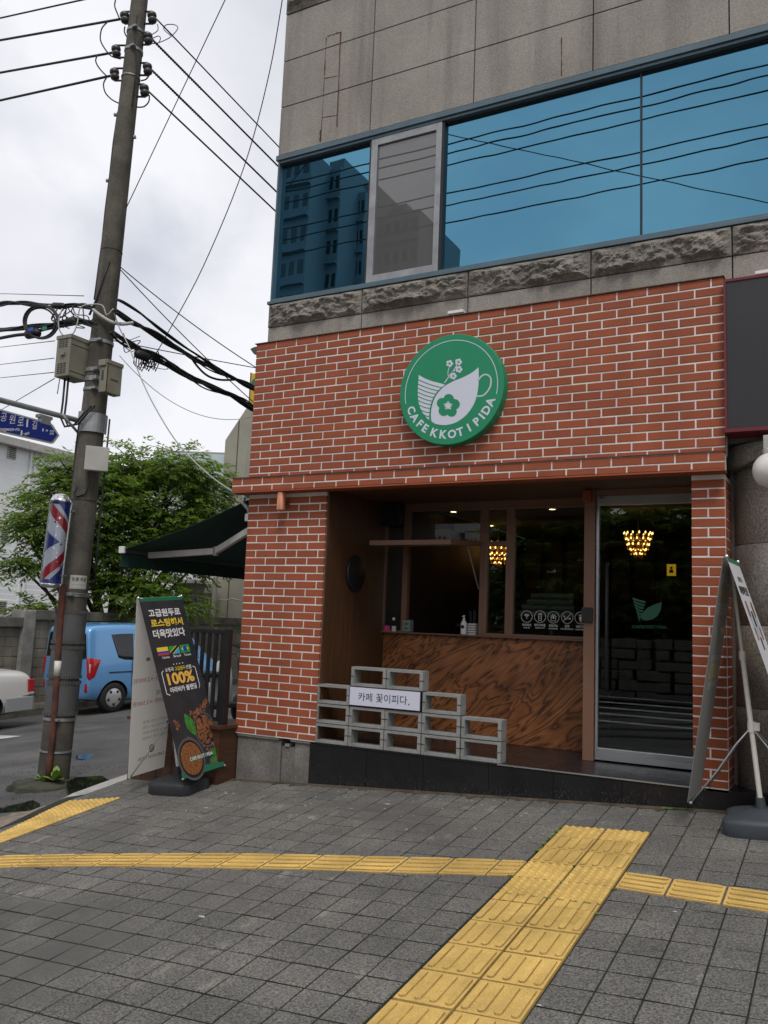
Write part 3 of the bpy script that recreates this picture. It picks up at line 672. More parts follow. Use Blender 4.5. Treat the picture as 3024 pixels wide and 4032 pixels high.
# shop windows -----------------------------------------------------
Y0, Y1 = 1.075, 1.135; zs, zt_ = 1.433, 2.60
def win(name, x0, x1, z0, z1, fw=.028, rim=True):
    f = MB(); f.bbox(x0, x0+fw, Y0, Y1, z0, z1, .003); f.bbox(x1-fw, x1, Y0, Y1, z0, z1, .003); f.bbox(x0+fw, x1-fw, Y0, Y1, z0, z0+fw*.6, .003); f.bbox(x0+fw, x1-fw, Y0, Y1, z1-fw*.6, z1, .003)
    o = f.build(name, M['bronze'], cafe); p = MB(); p.box(x0+fw-.004, x1-fw+.004, 1.108, 1.114, z0+.01, z1-.01); 
    p.build('pane', M['glass'], o); return o
win('window', -3.967, -3.735, zs, zt_, .02)
win('fanlight', -3.735, -2.93, 2.265, zt_, .04); 
win('window', -2.93, -2.68, 2.265, zt_, .036); win('window', -2.93, -2.68, zs, 2.265, .036)
wide = win('window', -2.68, -1.86, zs, zt_, .038)
Bx('window_head', M['bronze'], (-3.967, -1.80, 1.06, 1.14, 2.6, 2.652)); hatch = Bx('hatch_frame', M['bronze'], (-3.735, -3.70, Y0, Y1, zs+.001, 2.264), (-2.966, -2.931, Y0, Y1, zs+.001, 2.264), bev=.002)
Bx('window_sill', M['bronze'], (-3.967, -1.81, 1.045, 1.2, 1.42, 1.4325), bev=.002)
# top-hung hatch swung out
TS = Matrix.Translation((0, 1.07, 2.262)) @ Matrix.Rotation(R(4.5), 4, 'X')
mb = MB(); hx0, hx1, hl = -3.752, -2.962, .67
for b in ((hx0, hx1, -hl, -hl+.05, -.02, .022), (hx0, hx1, -.05, 0, -.02, .02), (hx0, hx0+.05, -hl+.05, -.05, -.02, .02), (hx1-.05, hx1, -hl+.05, -.05, -.02, .02)): mb.bbox(*b, .003, 0, TS)
hat = mb.build('hatch_sash', M['bronze'], cafe); mb = MB(); mb.box(hx0+.045, hx1-.045, -hl+.045, -.045, -.003, .003, 0, TS); mb.build('pane', M['glass'], hat)
mb = MB(); mb.cyl((-2.97, 1.07, 1.85), (-2.955, .75, 2.21), .006); mb.build('stay_arm', M['galv'], hat)
# window stickers
mb = MB(); dy = 1.1065; O = Vector((0, dy, 0))
cx_ = [onY(1400+x/1.659, 1900+y/1.659, 1.1065) for x, y in ((1118, 875), (1205, 876), (1292, 880), (1382, 882), (1471, 885))]
r0 = .0525
def dec(polys, c, k=1):
    for p in polys: mb.flat([(c.x+q[0]*k, c.z+q[1]*k) for q in p], O, EX, EZ)
for c in cx_: dec(ring(r0-.0035, r0), c)
c = cx_[0]
for q in (.012, .022, .032): dec(ring(q-.003, q+.002, R(45), R(135), 10), c+EZ*-.012)
dec([circ(.0045, 10)], c+EZ*-.014)
c = cx_[1]; dec([stroke((-.017, .024), (.016, .03), .004), stroke((-.017, .016), (.017, .018), .006), stroke((-.015, .012), (-.011, -.034), .004), stroke((.015, .012), (.011, -.034), .004), stroke((-.011, -.034), (.011, -.034), .004), stroke((-.013, -.002), (.013, -.002), .003), stroke((-.012, -.016), (.012, -.016), .003)], c)
c = cx_[2]; dec([stroke((-.023, .01), (.023, .01), .004), stroke((-.023, .01), (-.023, -.004), .004), stroke((.023, .01), (.023, -.004), .004), stroke((-.023, -.004), (.023, -.004), .004), stroke((-.02, -.004), (-.02, -.032), .004), stroke((.02, -.004), (.02, -.032), .004), stroke((-.02, -.032), (.02, -.032), .004), stroke((0, .012), (0, -.014), .009), stroke((0, .012), (-.014, .024), .005), stroke((0, .012), (.014, .024), .005)], c)
c = cx_[3]; dec([stroke((-.037, -.037), (.037, .037), .004), stroke((-.028, -.004), (.032, -.004), .003), stroke((-.028, -.013), (.032, -.013), .003), stroke((.018, -.0085), (.032, -.0085), .008), stroke((-.028, .002), (-.03, .02), .004), stroke((-.022, .002), (-.024, .016), .004)], c)
c = cx_[4]; dec([stroke((-.022, .024), (.022, .024), .004), circ(.008, 10, 0, .022), [(-.015, .012), (.015, .012), (.014, -.016), (.006, -.024), (-.006, -.024), (-.014, -.016)], stroke((0, -.018), (0, -.036), .01)], c)
for c, (a, b) in zip(cx_, (('와이파이', 'WI-FI'), ('테이크아웃', 'TAKE OUT'), ('포장가능', 'PACKING'), ('금연', 'NO SMOKING'), ('배달가능', 'DELIVERY'))):
    w = .01*len(a); text(mb, a, O, EX, EZ, c.x-w, c.x+w, c.z-.085, c.z-.062, 0, .02); w = .0056*len(b); text(mb, b, O, EX, EZ, c.x-w, c.x+w, c.z-.104, c.z-.093, 0, .02)
mb.build('window_sticker', M['print_white'], wide)
# glass door -------------------------------------------------------
DX0, DX1, DZ0, DZ1 = -1.797, -.962, .512, 2.60; DY = .68
f = MB()
for b in ((DX0, DX0+.02, DY-.01, DY+.035, DZ0, DZ1), (DX1-.02, DX1, DY-.01, DY+.035, DZ0, DZ1), (DX0+.02, DX1-.02, DY-.01, DY+.035, 2.522, DZ1), (DX0+.02, DX1-.02, DY-.01, DY+.035, DZ0, .604)): f.bbox(*b, .003)
door = f.build('door', M['alu'], cafe)
mb = MB(); mb.box(DX0+.018, DX1-.018, DY+.012, DY+.022, .6, 2.526); mb.build('pane', M['glass'], door)
mb = MB(); mb.tube([(-1.70, DY-.012, 2.05), (-1.70, DY-.045, 2.03), (-1.70, DY-.045, 1.07), (-1.70, DY-.012, 1.05)], .013, 8); mb.build('handle', M['dark'], door)
mb = MB(); mb.lathe((-1.75, DY-.02, 2.575), [(.0, -.012), (.016, -.012), (.016, .012), (0, .012)], 12, 0, 'Y'); mb.build('closer_fitting', M['galv'], door); mb = MB(); mb.bbox(-1.41, -1.06, DY-.014, DY-.01, .566, .60, .001); mb.build('kick_plate', M['galv'], door)
# green cup emblem on the door glass
mb = MB(); q0 = lambda x, y: onY(1900+x/1.476, 1850+y/1.476, DY+.0105)
def dpoly(pts): mb.add([q0(*p) for p in pts], [tuple(range(len(pts)))])
dpoly([(1042, 768), (1000, 782), (962, 800), (935, 825), (920, 850), (925, 868), (955, 876), (990, 868), (1018, 848), (1036, 815)])
for i in range(7): y = 742+i*17; dpoly([(872+i*5, y), (915, y+14+i*2), (948-i*5, y+22), (946-i*5, y+34), (914, y+26+i*2), (873+i*5, y+12)])
for k, (a, w) in enumerate((('CAFE', 70), ('KKOT I PIDA', 125))): p0, p1 = q0((870, 945)[k], 905), q0((870, 945)[k]+w, 905); text(mb, a, Vector((0, DY+.0105, 0)), EX, EZ, p0.x, p1.x, p0.z-.02, p0.z+.004, 0, .01)
mb.build('door_decal', M['decal_green'], door)
# granite round column right of the cafe and the neighbouring shopfront
mb = MB(); 
for a, b in ((.49, 1.035), (1.037, 1.588), (1.59, 2.146), (2.148, 2.69)): mb.lathe((-.30, .48, 0), [(.0, a), (.445, a), (.45, a+.005), (.45, b-.005), (.445, b), (0, b)], 48)
mb.lathe((-.30, .48, 0), [(0, 2.69), (.51, 2.69), (.52, 2.70), (.52, 2.83), (.51, 2.84), (0, 2.84)], 48)
mb.build('granite_column', M['granite_col'], cafe)
Bx('neighbour_shopfront', M['granite_base'], (-.737, -.65, .3, 8, .3, 3.9), (-.65, XR, 1.0, 1.2, .3, 3.9), (-.737, XR, .09, 1.0, 2.85, 3.9))
# interior ---------------------------------------------------------
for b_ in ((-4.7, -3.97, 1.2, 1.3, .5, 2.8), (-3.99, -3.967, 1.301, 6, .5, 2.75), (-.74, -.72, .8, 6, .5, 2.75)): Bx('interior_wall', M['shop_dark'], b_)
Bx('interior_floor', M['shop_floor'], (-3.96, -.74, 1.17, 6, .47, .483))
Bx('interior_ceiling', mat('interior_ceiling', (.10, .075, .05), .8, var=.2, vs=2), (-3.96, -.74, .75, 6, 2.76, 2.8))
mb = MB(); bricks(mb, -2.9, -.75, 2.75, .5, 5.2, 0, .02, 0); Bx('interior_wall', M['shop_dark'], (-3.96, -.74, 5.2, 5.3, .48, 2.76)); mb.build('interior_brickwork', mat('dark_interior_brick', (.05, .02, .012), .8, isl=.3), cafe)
mb = MB(); mb.bbox(-3.6, -2.2, 2.3, 2.75, .483, 1.5, .01); mb.bbox(-3.7, -2.1, 2.25, 2.8, 1.5, 1.54, .005)
mb.build('counter', mat('bar_timber', (.12, .045, .02), .5, var=.3, vs=6), cafe); mb = MB()
for i in range(9): mb.bbox(-3.93+.3*i, -3.7+.3*i, 5.1, 5.19, 1.9, 2.7, .006)
mb.build('timber_slats', mat('wall_timber', (.12, .045, .02), .5, var=.3, vs=6), cafe)
# ================================================================== THINGS ON THE CAFE FRONT
# round cafe sign ---------------------------------------------------
SY = -.165
def sp(x, y): p = onY(1500+x/2.765, 1250+y/2.765, SY); return Vector((p.x, p.z))
cL, cR_, cT, cB = sp(203, 840), sp(1341, 690), sp(840, 178), sp(700, 1386)
sc_ = Vector(((cL.x+cR_.x)/2, (cT.y+cB.y)/2)); SR = ((cR_.x-cL.x)+(cT.y-cB.y))/4
sign = thing('shop_sign', 'round green cafe sign with a white cup emblem on the brick fascia', 'sign', (sc_.x, -.071, sc_.y))
mb = MB(); mb.lathe((sc_.x, 0, sc_.y), [(0, SY), (SR-.004, SY), (SR, SY+.004), (SR, -.068), (0, -.068)], 72, 0, 'Y', False); mb.build('disc', M['green'], sign)
O = Vector((0, SY-.0015, 0)); mb = MB(); mg = MB()
def fl(pts, b, dy=0): b.flat([(sp(*p).x, sp(*p).y) for p in pts], O+Vector((0, -dy, 0)), EX, EZ)
def curve(pts, k=6):
    o = []; n = len(pts)
    for i in range(n-1):
        p0, p1, p2, p3 = pts[max(i-1, 0)], pts[i], pts[i+1], pts[min(i+2, n-1)]
        for j in range(k):
            t = j/k; o.append(tuple(.5*((2*p1[q])+(-p0[q]+p2[q])*t+(2*p0[q]-5*p1[q]+4*p2[q]-p3[q])*t*t+(-p0[q]+3*p1[q]-3*p2[q]+p3[q])*t**3) for q in (0, 1)))
    return o+[pts[-1]]
leaf = curve([(1063, 542), (1000, 595), (900, 650), (800, 690), (700, 745), (640, 800), (590, 870), (558, 960), (545, 1050), (550, 1130)])+curve([(550, 1130), (600, 1160), (700, 1172), (800, 1150), (880, 1105), (950, 1040), (1010, 950), (1042, 860), (1060, 760), (1066, 660), (1063, 542)])[1:-1]
fl(leaf, mb)
lt = curve([(413, 625), (470, 660), (560, 695), (640, 715), (700, 733)])+curve([(700, 733), (640, 780), (590, 840), (555, 910), (535, 990), (527, 1060), (525, 1117)])[1:]+curve([(525, 1117), (490, 1085), (450, 1030), (420, 960), (405, 880), (402, 790), (408, 700), (413, 625)])[1:-1]
fl(lt, mb)
def line(pts, w, b, dy=0, k=5):
    q = curve(pts, k)
    for a, c in zip(q, q[1:]): fl(stroke(a, (c[0]+(c[0]-a[0])*.1, c[1]+(c[1]-a[1])*.1), w), b, dy)
for a, c in (((408, 680), (660, 765)), ((403, 726), (632, 802)), ((400, 770), (608, 838)), ((400, 815), (588, 875)), ((402, 858), (570, 915)), ((408, 905), (556, 952)), ((417, 955), (544, 992)), ((435, 1008), (534, 1036)), ((460, 1055), (528, 1078))):
    line([a, ((a[0]+c[0])/2, (a[1]+c[1])/2+8), c], 9, mg, .001)
def flower(cx, cy, d, r_, b, dy, rot=-85):
    for i in range(5):
        t = R(rot+72*i); fl([(cx+d*math.cos(t)+r_*math.cos(R(30*j)), cy+d*math.sin(t)+r_*math.sin(R(30*j))) for j in range(12)], b, dy+i*.0001)
    fl([(cx+d*math.cos(R(30*j)), cy+d*math.sin(R(30*j))) for j in range(12)], b, dy+.0006)
flower(733, 962, 72, 58, mg, .001)
for i in range(10): t = R(36*i-90); fl(stroke((733+10*math.cos(t), 962+10*math.sin(t)), (733+(48 if i % 2 == 0 else 38)*math.cos(t), 962+(48 if i % 2 == 0 else 38)*math.sin(t)), 13), mb, .0022+i*.00003)
fl([(733+20*math.cos(R(30*j)), 962+20*math.sin(R(30*j))) for j in range(12)], mb, .0026)
for cx, cy in ((748, 502), (845, 485), (850, 565), (788, 638)):
    flower(cx, cy, 22, 17, mb, 0, -70)
    for i in range(8): t = R(45*i); fl(stroke((cx+3*math.cos(t), cy+3*math.sin(t)), (cx+16*math.cos(t), cy+16*math.sin(t)), 4), mg, .0012+i*.00003)
line([(693, 712), (745, 640), (790, 580), (828, 518)], 11, mb); line([(737, 648), (730, 595), (745, 538)], 8, mb); line([(775, 600), (815, 570)], 7, mb)
line([(1062, 684), (1090, 645), (1130, 622), (1172, 632), (1198, 672), (1192, 745), (1160, 805), (1110, 850), (1048, 857)], 16, mb)
ra = (sp(820, 248)-sc_).length; a0 = math.atan2((sp(1257, 835)-sc_).y, (sp(1257, 835)-sc_).x); a1 = math.atan2((sp(270, 943)-sc_).y, (sp(270, 943)-sc_).x)+2*math.pi
for p in ring(ra-.003, ra+.003, a0, a1, 70, sc_.x, sc_.y): mb.flat(p, O, EX, EZ)
mb.build('emblem', M['sign_white'], sign); mg.build('emblem_detail', M['green'], sign)
mb = MB()
for ch, x, y in (('C', 303, 1025), ('A', 340, 1112), ('F', 405, 1185), ('E', 468, 1232), ('K', 572, 1290), ('K', 676, 1303), ('O', 775, 1290), ('T', 866, 1262), ('I', 971, 1224), ('P', 1062, 1152), ('I', 1120, 1094), ('D', 1170, 1021), ('A', 1228, 932)):
    d = (sp(x, y)-sc_); up_ = -d.normalized(); rt = Vector((up_.y, -up_.x)); C_ = sc_+d.normalized()*(SR*.815)
    vs, fs = glyphs(ch, .035); a = np.array(vs); lo, hi = a.min(0), a.max(0); k = SR*.155/(hi[1]-lo[1])
    vv = [C_+rt*((p[0]-(lo[0]+hi[0])/2)*k)+up_*((p[1]-(lo[1]+hi[1])/2)*k) for p in vs]
    mb.add([(v.x, SY-.0018, v.y) for v in vv], fs)
mb.build('lettering', M['sign_white'], sign)
# copper wall lamp ---------------------------------------------------
p = onY(900+686/3.318, 1850+410/3.318, -.085)
lamp = thing('wall_lamp', 'copper cylinder wall lamp on the brick pier below the lintel', 'lamp', (p.x, 0, p.z))
mb = MB(); mb.lathe((p.x, -.085, p.z), [(.030, -.078), (.036, -.08), (.037, -.076), (.037, .076), (.036, .08), (0, .08)], 28); mb.lathe((p.x, -.085, p.z), [(0, -.06), (.030, -.06), (.030, -.078)], 28); mb.build('shade', M['copper'], lamp)
mb = MB(); mb.bbox(p.x-.02, p.x+.02, -.055, -.004, p.z-.02, p.z+.02, .003); mb.bbox(p.x-.035, p.x+.035, -.012, -.002, p.z-.045, p.z+.045, .002); mb.build('bracket', mat('dark_copper', (.22, .09, .05), .5, .5), lamp)
# small white bracket above fascia and one above the signboard
p = onY(1800, 1233, WY-.02); mb = MB(); mb.bbox(p.x-.07, p.x+.07, WY-.06, WY+.0, p.z-.012, p.z+.012, .003); mb.bbox(p.x-.065, p.x+.065, WY-.045, WY, p.z-.03, p.z-.013, .002); mb.build('light_fitting', M['white'], None, 'slim white light fitting on the granite just above the cafe sign', 'light fitting')
p = onY(3024, 1075, WY-.02); mb = MB(); mb.bbox(p.x-.08, p.x+.1, WY-.06, WY, p.z-.012, p.z+.012, .003); mb.bbox(p.x-.07, p.x+.09, WY-.04, WY, p.z-.03, p.z-.013, .002); mb.build('light_fitting', M['white'], None, 'slim white light fitting above the blank charcoal signboard', 'light fitting')
# charcoal signboard of the neighbour -------------------------------------
sb = thing('signboard', 'blank charcoal shop signboard with thin dark red edges right of the bricks', 'signboard', (1, -.1, 2.87))
mb = MB(); mb.box(-.700, XR, -.128, WY+.005, 2.905, 3.945); mb.build('panel', M['sign_black'], sb)
mb = MB(); mb.box(-.717, -.701, -.135, WY-.001, 2.88, 3.965); mb.box(-.701, XR, -.135, WY-.001, 3.946, 3.965); mb.box(-.701, XR, -.135, WY-.001, 2.88, 2.904); mb.build('edge_trim', M['sign_red'], sb)
# globe lamp ------------------------------------------------------------
gl = thing('globe_lamp', 'white globe lamp on a grey bracket beside the granite column', 'lamp', (-.425, -.2, 2.6)); gp = Vector((-.425, -.22, 2.588))
mb = MB(); mb.sphere(gp, .118, 0, 28, 18); mb.build('globe', M['globe'], gl)
mb = MB(); mb.lathe(gp, [(.05, .10), (.055, .135), (.05, .14), (0, .14)], 20); mb.bbox(gp.x-.045, gp.x+.045, gp.y-.04, gp.y+.3, gp.z+.135, gp.z+.23, .006); mb.build('bracket', M['cab_white'], gl)
mb = MB(); mb.tube([(-.70, .02, 2.62), (-.62, -.03, 2.655), (-.52, -.05, 2.70), (-.46, -.1, 2.735)], .008, 6); mb.build('cable', M['cable'], gl)
# concrete block wall -----------------------------------------------------
def make_block():
    mb = MB(); L, H, D, t = .330, .161, .112, .03
    o = [(0, 0), (L, 0), (L, H), (0, H)]; i = [(t, t*.82), (L-t, t*.82), (L-t, H-t*.82), (t, H-t*.82)]; e = .003
    vs = []
    for y, q in ((0, 0), (D, 1)):
        for x, z in o: vs.append((x+(e if x == 0 else -e), y, z+(e if z == 0 else -e)))
        for x, z in i: vs.append((x, y, z))
    fs = [(k, (k+1) % 4, 4+(k+1) % 4, 4+k) for k in range(4)]+[(8+k, 12+k, 12+(k+1) % 4, 8+(k+1) % 4) for k in range(4)]
    fs += [(4+k, 4+(k+1) % 4, 12+(k+1) % 4, 12+k) for k in range(4)]+[(k, 8+k, 8+(k+1) % 4, (k+1) % 4) for k in range(4)]
    mb.add(vs, fs)
    for x in (0, L-t):                                  # the notch line across each end web
        mb.box(x+.002, x+t-.002, -.0012, .02, H*.5-.003, H*.5+.003, 1)
    return mb
bk = make_block().build('concrete_block', [M['block'], M['dark']], None, 'x', 'concrete block', 'hollow concrete blocks stacked on the plinth'); bk_me = bk.data
off = Vector((.165, .056, 0))
cols = [-3.985+.3322*i for i in range(5)]
grp = 'hollow concrete blocks stacked on the plinth'
def rowname(r_): return ('bottom row', 'second row from the plinth')[r_]
lab = {}
pos = []
names5 = ('beside the brick pier', 'second from the brick pier', 'third from the brick pier', 'fourth from the brick pier', 'farthest from the brick pier')
for r_ in (0, 1):
    for c in range(5): pos.append((c, r_, 'hollow grey concrete block in the %s, %s' % (rowname(r_), names5[c])))
pos += [(0, 2, 'hollow grey concrete block left of the white lettered box, against the brick pier'), (3, 2, 'hollow grey concrete block right of the white lettered box'),
        (1, 3, 'hollow grey concrete block on top of the white lettered box, nearer the brick pier'), (2, 3, 'hollow grey concrete block on top of the white lettered box, nearer the door')]
for k, (c, r_, l) in enumerate(pos):
    o = bk if k == 0 else bk.copy()
    if k: COL.objects.link(o)
    o.location = (cols[c]+.165+random.uniform(-.003, .003), .006+.056+random.uniform(-.004, .004), .501+.1615*r_); o.rotation_euler = (0, 0, random.uniform(-.008, .008)); o['label'] = l
lb = thing('lightbox_sign', 'white box sign with dark green Korean lettering set among the concrete blocks', 'sign', (-3.33, .05, .825))
mb = MB(); mb.bbox(-3.655, -2.998, -.004, .1, .826, .984, .003); mb.build('frame', M['dark'], lb)
mb = MB(); mb.box(-3.647, -3.006, -.0065, -.0035, .833, .977); mb.build('face', mat('lit_white_face', (.62, .62, .74), .4), lb)
mb = MB(); text(mb, '카페', Vector((0, -.008, 0)), EX, EZ, -3.565, -3.435, .872, .938, 0, .004); text(mb, '꽃이피다', Vector((0, -.008, 0)), EX, EZ, -3.400, -3.118, .870, .940, 0, .004); text(mb, '.', Vector((0, -.008, 0)), EX, EZ, -3.108, -3.096, .870, .882)
mb.build('lettering', mat('ink_green', (.01, .07, .05), .5), lb)
# round plaque on the timber side panel, intercom, amber lamp ----------------------------
p = onX(900+750/1.508, 1850+615/1.508, -3.95)
mb = MB(); mb.lathe((-3.949, p.y, p.z), [(0, .025), (.155, .025), (.165, .018), (.165, .0), (0, .0)], 36, 0, 'X'); mb.build('wall_plaque', M['dark'], None, 'round black plaque on the dark timber side wall of the entrance', 'plaque')
mb = MB(); mb.bbox(-1.897, -1.812, .612, .645, 1.578, 1.695, .006); it = mb.build('card_reader', M['dark'], None, 'black card reader on the brown post left of the glass door', 'card reader')
mb = MB(); mb.bbox(-1.887, -1.822, .575, .645, 2.545, 2.64, .006); mb.build('warning_lamp', M['amber'], None, 'small amber lamp at the top of the brown door post', 'lamp')
mb = MB(); q = onY(1400+190/1.659, 1900+210/1.659, 1.0); mb.bbox(-3.94, -3.74, .95, 1.05, 2.44, 2.645, .01); mb.build('loudspeaker', M['dark'], None, 'black box loudspeaker high in the dark corner above the serving hatch', 'loudspeaker')
# things on the hatch sill ---------------------------------------------------
zsill = 1.433
def sx(px, Y=1.09): return onY(1400+px/1.659, 2100, Y).x
x = sx(732); t = thing('pump_bottle', 'white pump bottle with a round black badge on the hatch sill', 'bottle', (x, 1.06, zsill))
mb = MB(); mb.lathe((x, 1.06, zsill), [(0, .001), (.026, .001), (.0285, .006), (.0285, .105), (.02, .122), (.012, .126), (0, .126)], 20); mb.build('body', M['white'], t)
mb = MB(); mb.lathe((x, 1.06, zsill), [(.012, .127), (.012, .145), (.005, .147), (.005, .165), (.011, .166), (.011, .172), (0, .174)], 14); mb.cyl((x, 1.06, zsill+.168), (x-.006, 1.03, zsill+.162), .004); mb.build('pump', M['white'], t)
mb = MB(); mb.flat(circ(.017, 16, x, zsill+.07), Vector((0, 1.0305, 0)), EX, EZ); mb.build('badge', M['print_black'], t)
x = sx(785); t = thing('straw_basket', 'small white woven basket of black straws on the hatch sill', 'basket', (x, 1.075, zsill))
mb = MB()
for i in range(5):
    for b in ((x-.038, x+.038, 1.046, 1.05), (x-.038, x+.038, 1.102, 1.106)): mb.box(*b, zsill+.002+i*.022, zsill+.014+i*.022)
    mb.box(x-.040, x-.036, 1.046, 1.106, zsill+.002+i*.022, zsill+.014+i*.022); mb.box(x+.036, x+.040, 1.046, 1.106, zsill+.002+i*.022, zsill+.014+i*.022)
for i in range(9): mb.box(x-.037+i*.0092, x-.035+i*.0092, 1.048, 1.051, zsill+.001, zsill+.104)
mb.box(x-.037, x+.037, 1.05, 1.102, zsill+.001, zsill+.006); mb.build('basket', M['cream'], t)
mb = MB()
for i in range(16): a, b = random.uniform(-.028, .028), random.uniform(-.02, .02); mb.cyl((x+a*.7, 1.076+b*.7, zsill+.008), (x+a*1.25, 1.076+b, zsill+random.uniform(.17, .235)), .003, n=6)
mb.build('straws', M['dark'], t)
x = sx(368); t = thing('card_holder', 'small acrylic card holder with printed cards on the hatch sill', 'card holder', (x, 1.06, zsill))
mb = MB(); mb.bbox(x-.055, x+.055, 1.062, 1.09, zsill, zsill+.115, .003); mb.build('holder', mat('grey_acrylic', (.10, .13, .14), .2), t)
mb = MB(); mb.flat([(x-.05, zsill+.012), (x+.025, zsill+.012), (x+.025, zsill+.108), (x-.05, zsill+.108)], Vector((0, 1.0605, 0)), EX, EZ); mb.build('card', M['banner_back'], t)
mb = MB()
for r_ in (.06, .018): mb.flat([(x-.042, zsill+r_), (x+.017, zsill+r_), (x+.017, zsill+r_+.03), (x-.042, zsill+r_+.03)], Vector((0, 1.0595, 0)), EX, EZ)
mb.flat([(x-.046, zsill+.098), (x+.02, zsill+.098), (x+.02, zsill+.105), (x-.046, zsill+.105)], Vector((0, 1.0595, 0)), EX, EZ)
mb.build('print', M['faint_g'], t)
x = sx(238); mb = MB(); mb.prism([(x-.034, zsill), (x+.034, zsill), (x+.026, zsill+.052), (x-.026, zsill+.056)], Vector((0, 1.06, 0)), EX, EZ, EY, .012); mb.build('pink_card', M['pink'], None, 'pink folded card at the left end of the hatch sill', 'card')
x = sx(281); mb = MB(); mb.bbox(x-.02, x+.02, 1.06, 1.075, zsill, zsill+.052, .002); mb.build('white_card', M['cream'], None, 'little white card standing next to the pink card', 'card')
p = onY(1400+250/1.659, 1900+890/1.659, 1.106); mb = MB(); mb.add([(p.x+q[0], 1.106, p.z+q[1]) for q in circ(.016, 18)], [tuple(range(18))]); mb.build('round_sticker', M['faint2'], None, 'tiny round sticker on the narrow pane above the pink card', 'sticker')
# inside: chandeliers, downlights, yellow notice, stacked trays ------------------------------
def chandelier(c, label, s=1.0):
    t = thing('chandelier', label, 'chandelier', c, 'lit brass chandeliers inside the cafe'); c = Vector(c)
    fr = MB(); bl = MB(); fr.cyl(c, c+EZ*(2.76-c.z), .008*s, n=8); fr.cyl(c-EZ*.2*s, c+EZ*.16*s, .018*s, n=10)
    for z, r_, n in ((.10, .20, 14), (.02, .17, 12), (-.06, .15, 12), (-.13, .11, 9), (-.19, .06, 6)):
        fr.tube([c+Vector((r_*s*math.cos(i*math.tau/20), r_*s*math.sin(i*math.tau/20), z*s)) for i in range(20)], .007*s, 6, 0, True)
        for i in range(n):
            a = i*math.tau/n+z*5; p = c+Vector((r_*s*math.cos(a), r_*s*math.sin(a), z*s)); fr.tube([c+EZ*z*s*.7, (c+EZ*z*s*.7+p)/2-EZ*.03*s, p], .005*s, 5); fr.cyl(p-EZ*.03*s, p+EZ*.035*s, .011*s, n=8)
            bl.lathe(p+EZ*.036*s, [(.009*s, 0), (.010*s, .015*s), (.007*s, .028*s), (0, .034*s)], 8)
    fr.build('frame', M['brass'], t); bl.build('bulbs', M['bulb'], t)
p = onY(2513, 2141, 2.6); chandelier(tuple(p), 'lit brass chandelier seen through the glass door', .70)
p = onY(1962, 2178, 3.6); chandelier(tuple(p), 'lit brass chandelier seen through the narrow middle pane', .8)
def downl(px, py, label):
    p = onZ(px, py, 2.758); mb = MB(); mb.lathe(p, [(0, -.004), (.034, -.004), (.036, -.002)], 20, 0); mb.lathe(p, [(.036, -.006), (.052, -.006), (.054, 0)], 20, 1); mb.build('downlight', [M['down'], M['brass']], None, label, 'downlight', 'round ceiling downlights')
downl(1786, 2014, 'lit round ceiling downlight seen above the serving hatch'); downl(2175, 2004, 'lit round ceiling downlight at the top of the wide window'); downl(1933, 2069, 'lit round ceiling downlight in the narrow pane over the chandelier')
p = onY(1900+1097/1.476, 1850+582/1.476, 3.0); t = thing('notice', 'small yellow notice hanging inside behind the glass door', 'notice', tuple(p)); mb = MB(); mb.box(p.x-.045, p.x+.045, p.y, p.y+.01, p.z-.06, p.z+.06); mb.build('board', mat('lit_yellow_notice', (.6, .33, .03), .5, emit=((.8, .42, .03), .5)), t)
mb = MB(); mb.flat(circ(.014, 12, p.x, p.z+.022), Vector((0, p.y-.001, 0)), EX, EZ); mb.flat([(p.x-.018, p.z+.005), (p.x+.018, p.z+.005), (p.x+.022, p.z-.03), (p.x-.022, p.z-.03)], Vector((0, p.y-.001, 0)), EX, EZ); mb.build('pictogram', M['print_black'], t)
mb = MB(); mb.tube([(p.x, p.y+.005, p.z+.06), (p.x, p.y+.005, 2.76)], .002, 4); mb.build('hanger', M['dark'], t)
p = onY(1400+1250/1.659, 1900+790/1.659, 1.6); t = thing('cup_stack', 'stacks of clear plastic cups lying behind the wide window', 'cups', (p.x, 1.6, p.z-.12)); 
for r_, (w, dx) in enumerate(((.26, .0), (.25, .01), (.22, .03), (.2, .05))):
    mb = MB(); z = p.z-.095+r_*.055; n_ = 26
    for i in range(n_): x = p.x-w+2*w*i/n_+dx; mb.lathe((x, 1.6, z), [(.024, 0), (.027, 2*w/n_*.8), (.024, 2*w/n_*.85)], 12, 0, 'X')
    mb.build('cup_sleeve', mat('cloudy_plastic', (.30, .30, .26), .3), t)
mb = MB(); mb.bbox(p.x-.32, p.x+.32, 1.5, 1.72, p.z-.16, p.z-.123, .004); mb.bbox(p.x-.30, p.x+.30, 1.52, 1.7, .483, p.z-.16, .004); mb.build('shelf', M['shop_dark'], t)

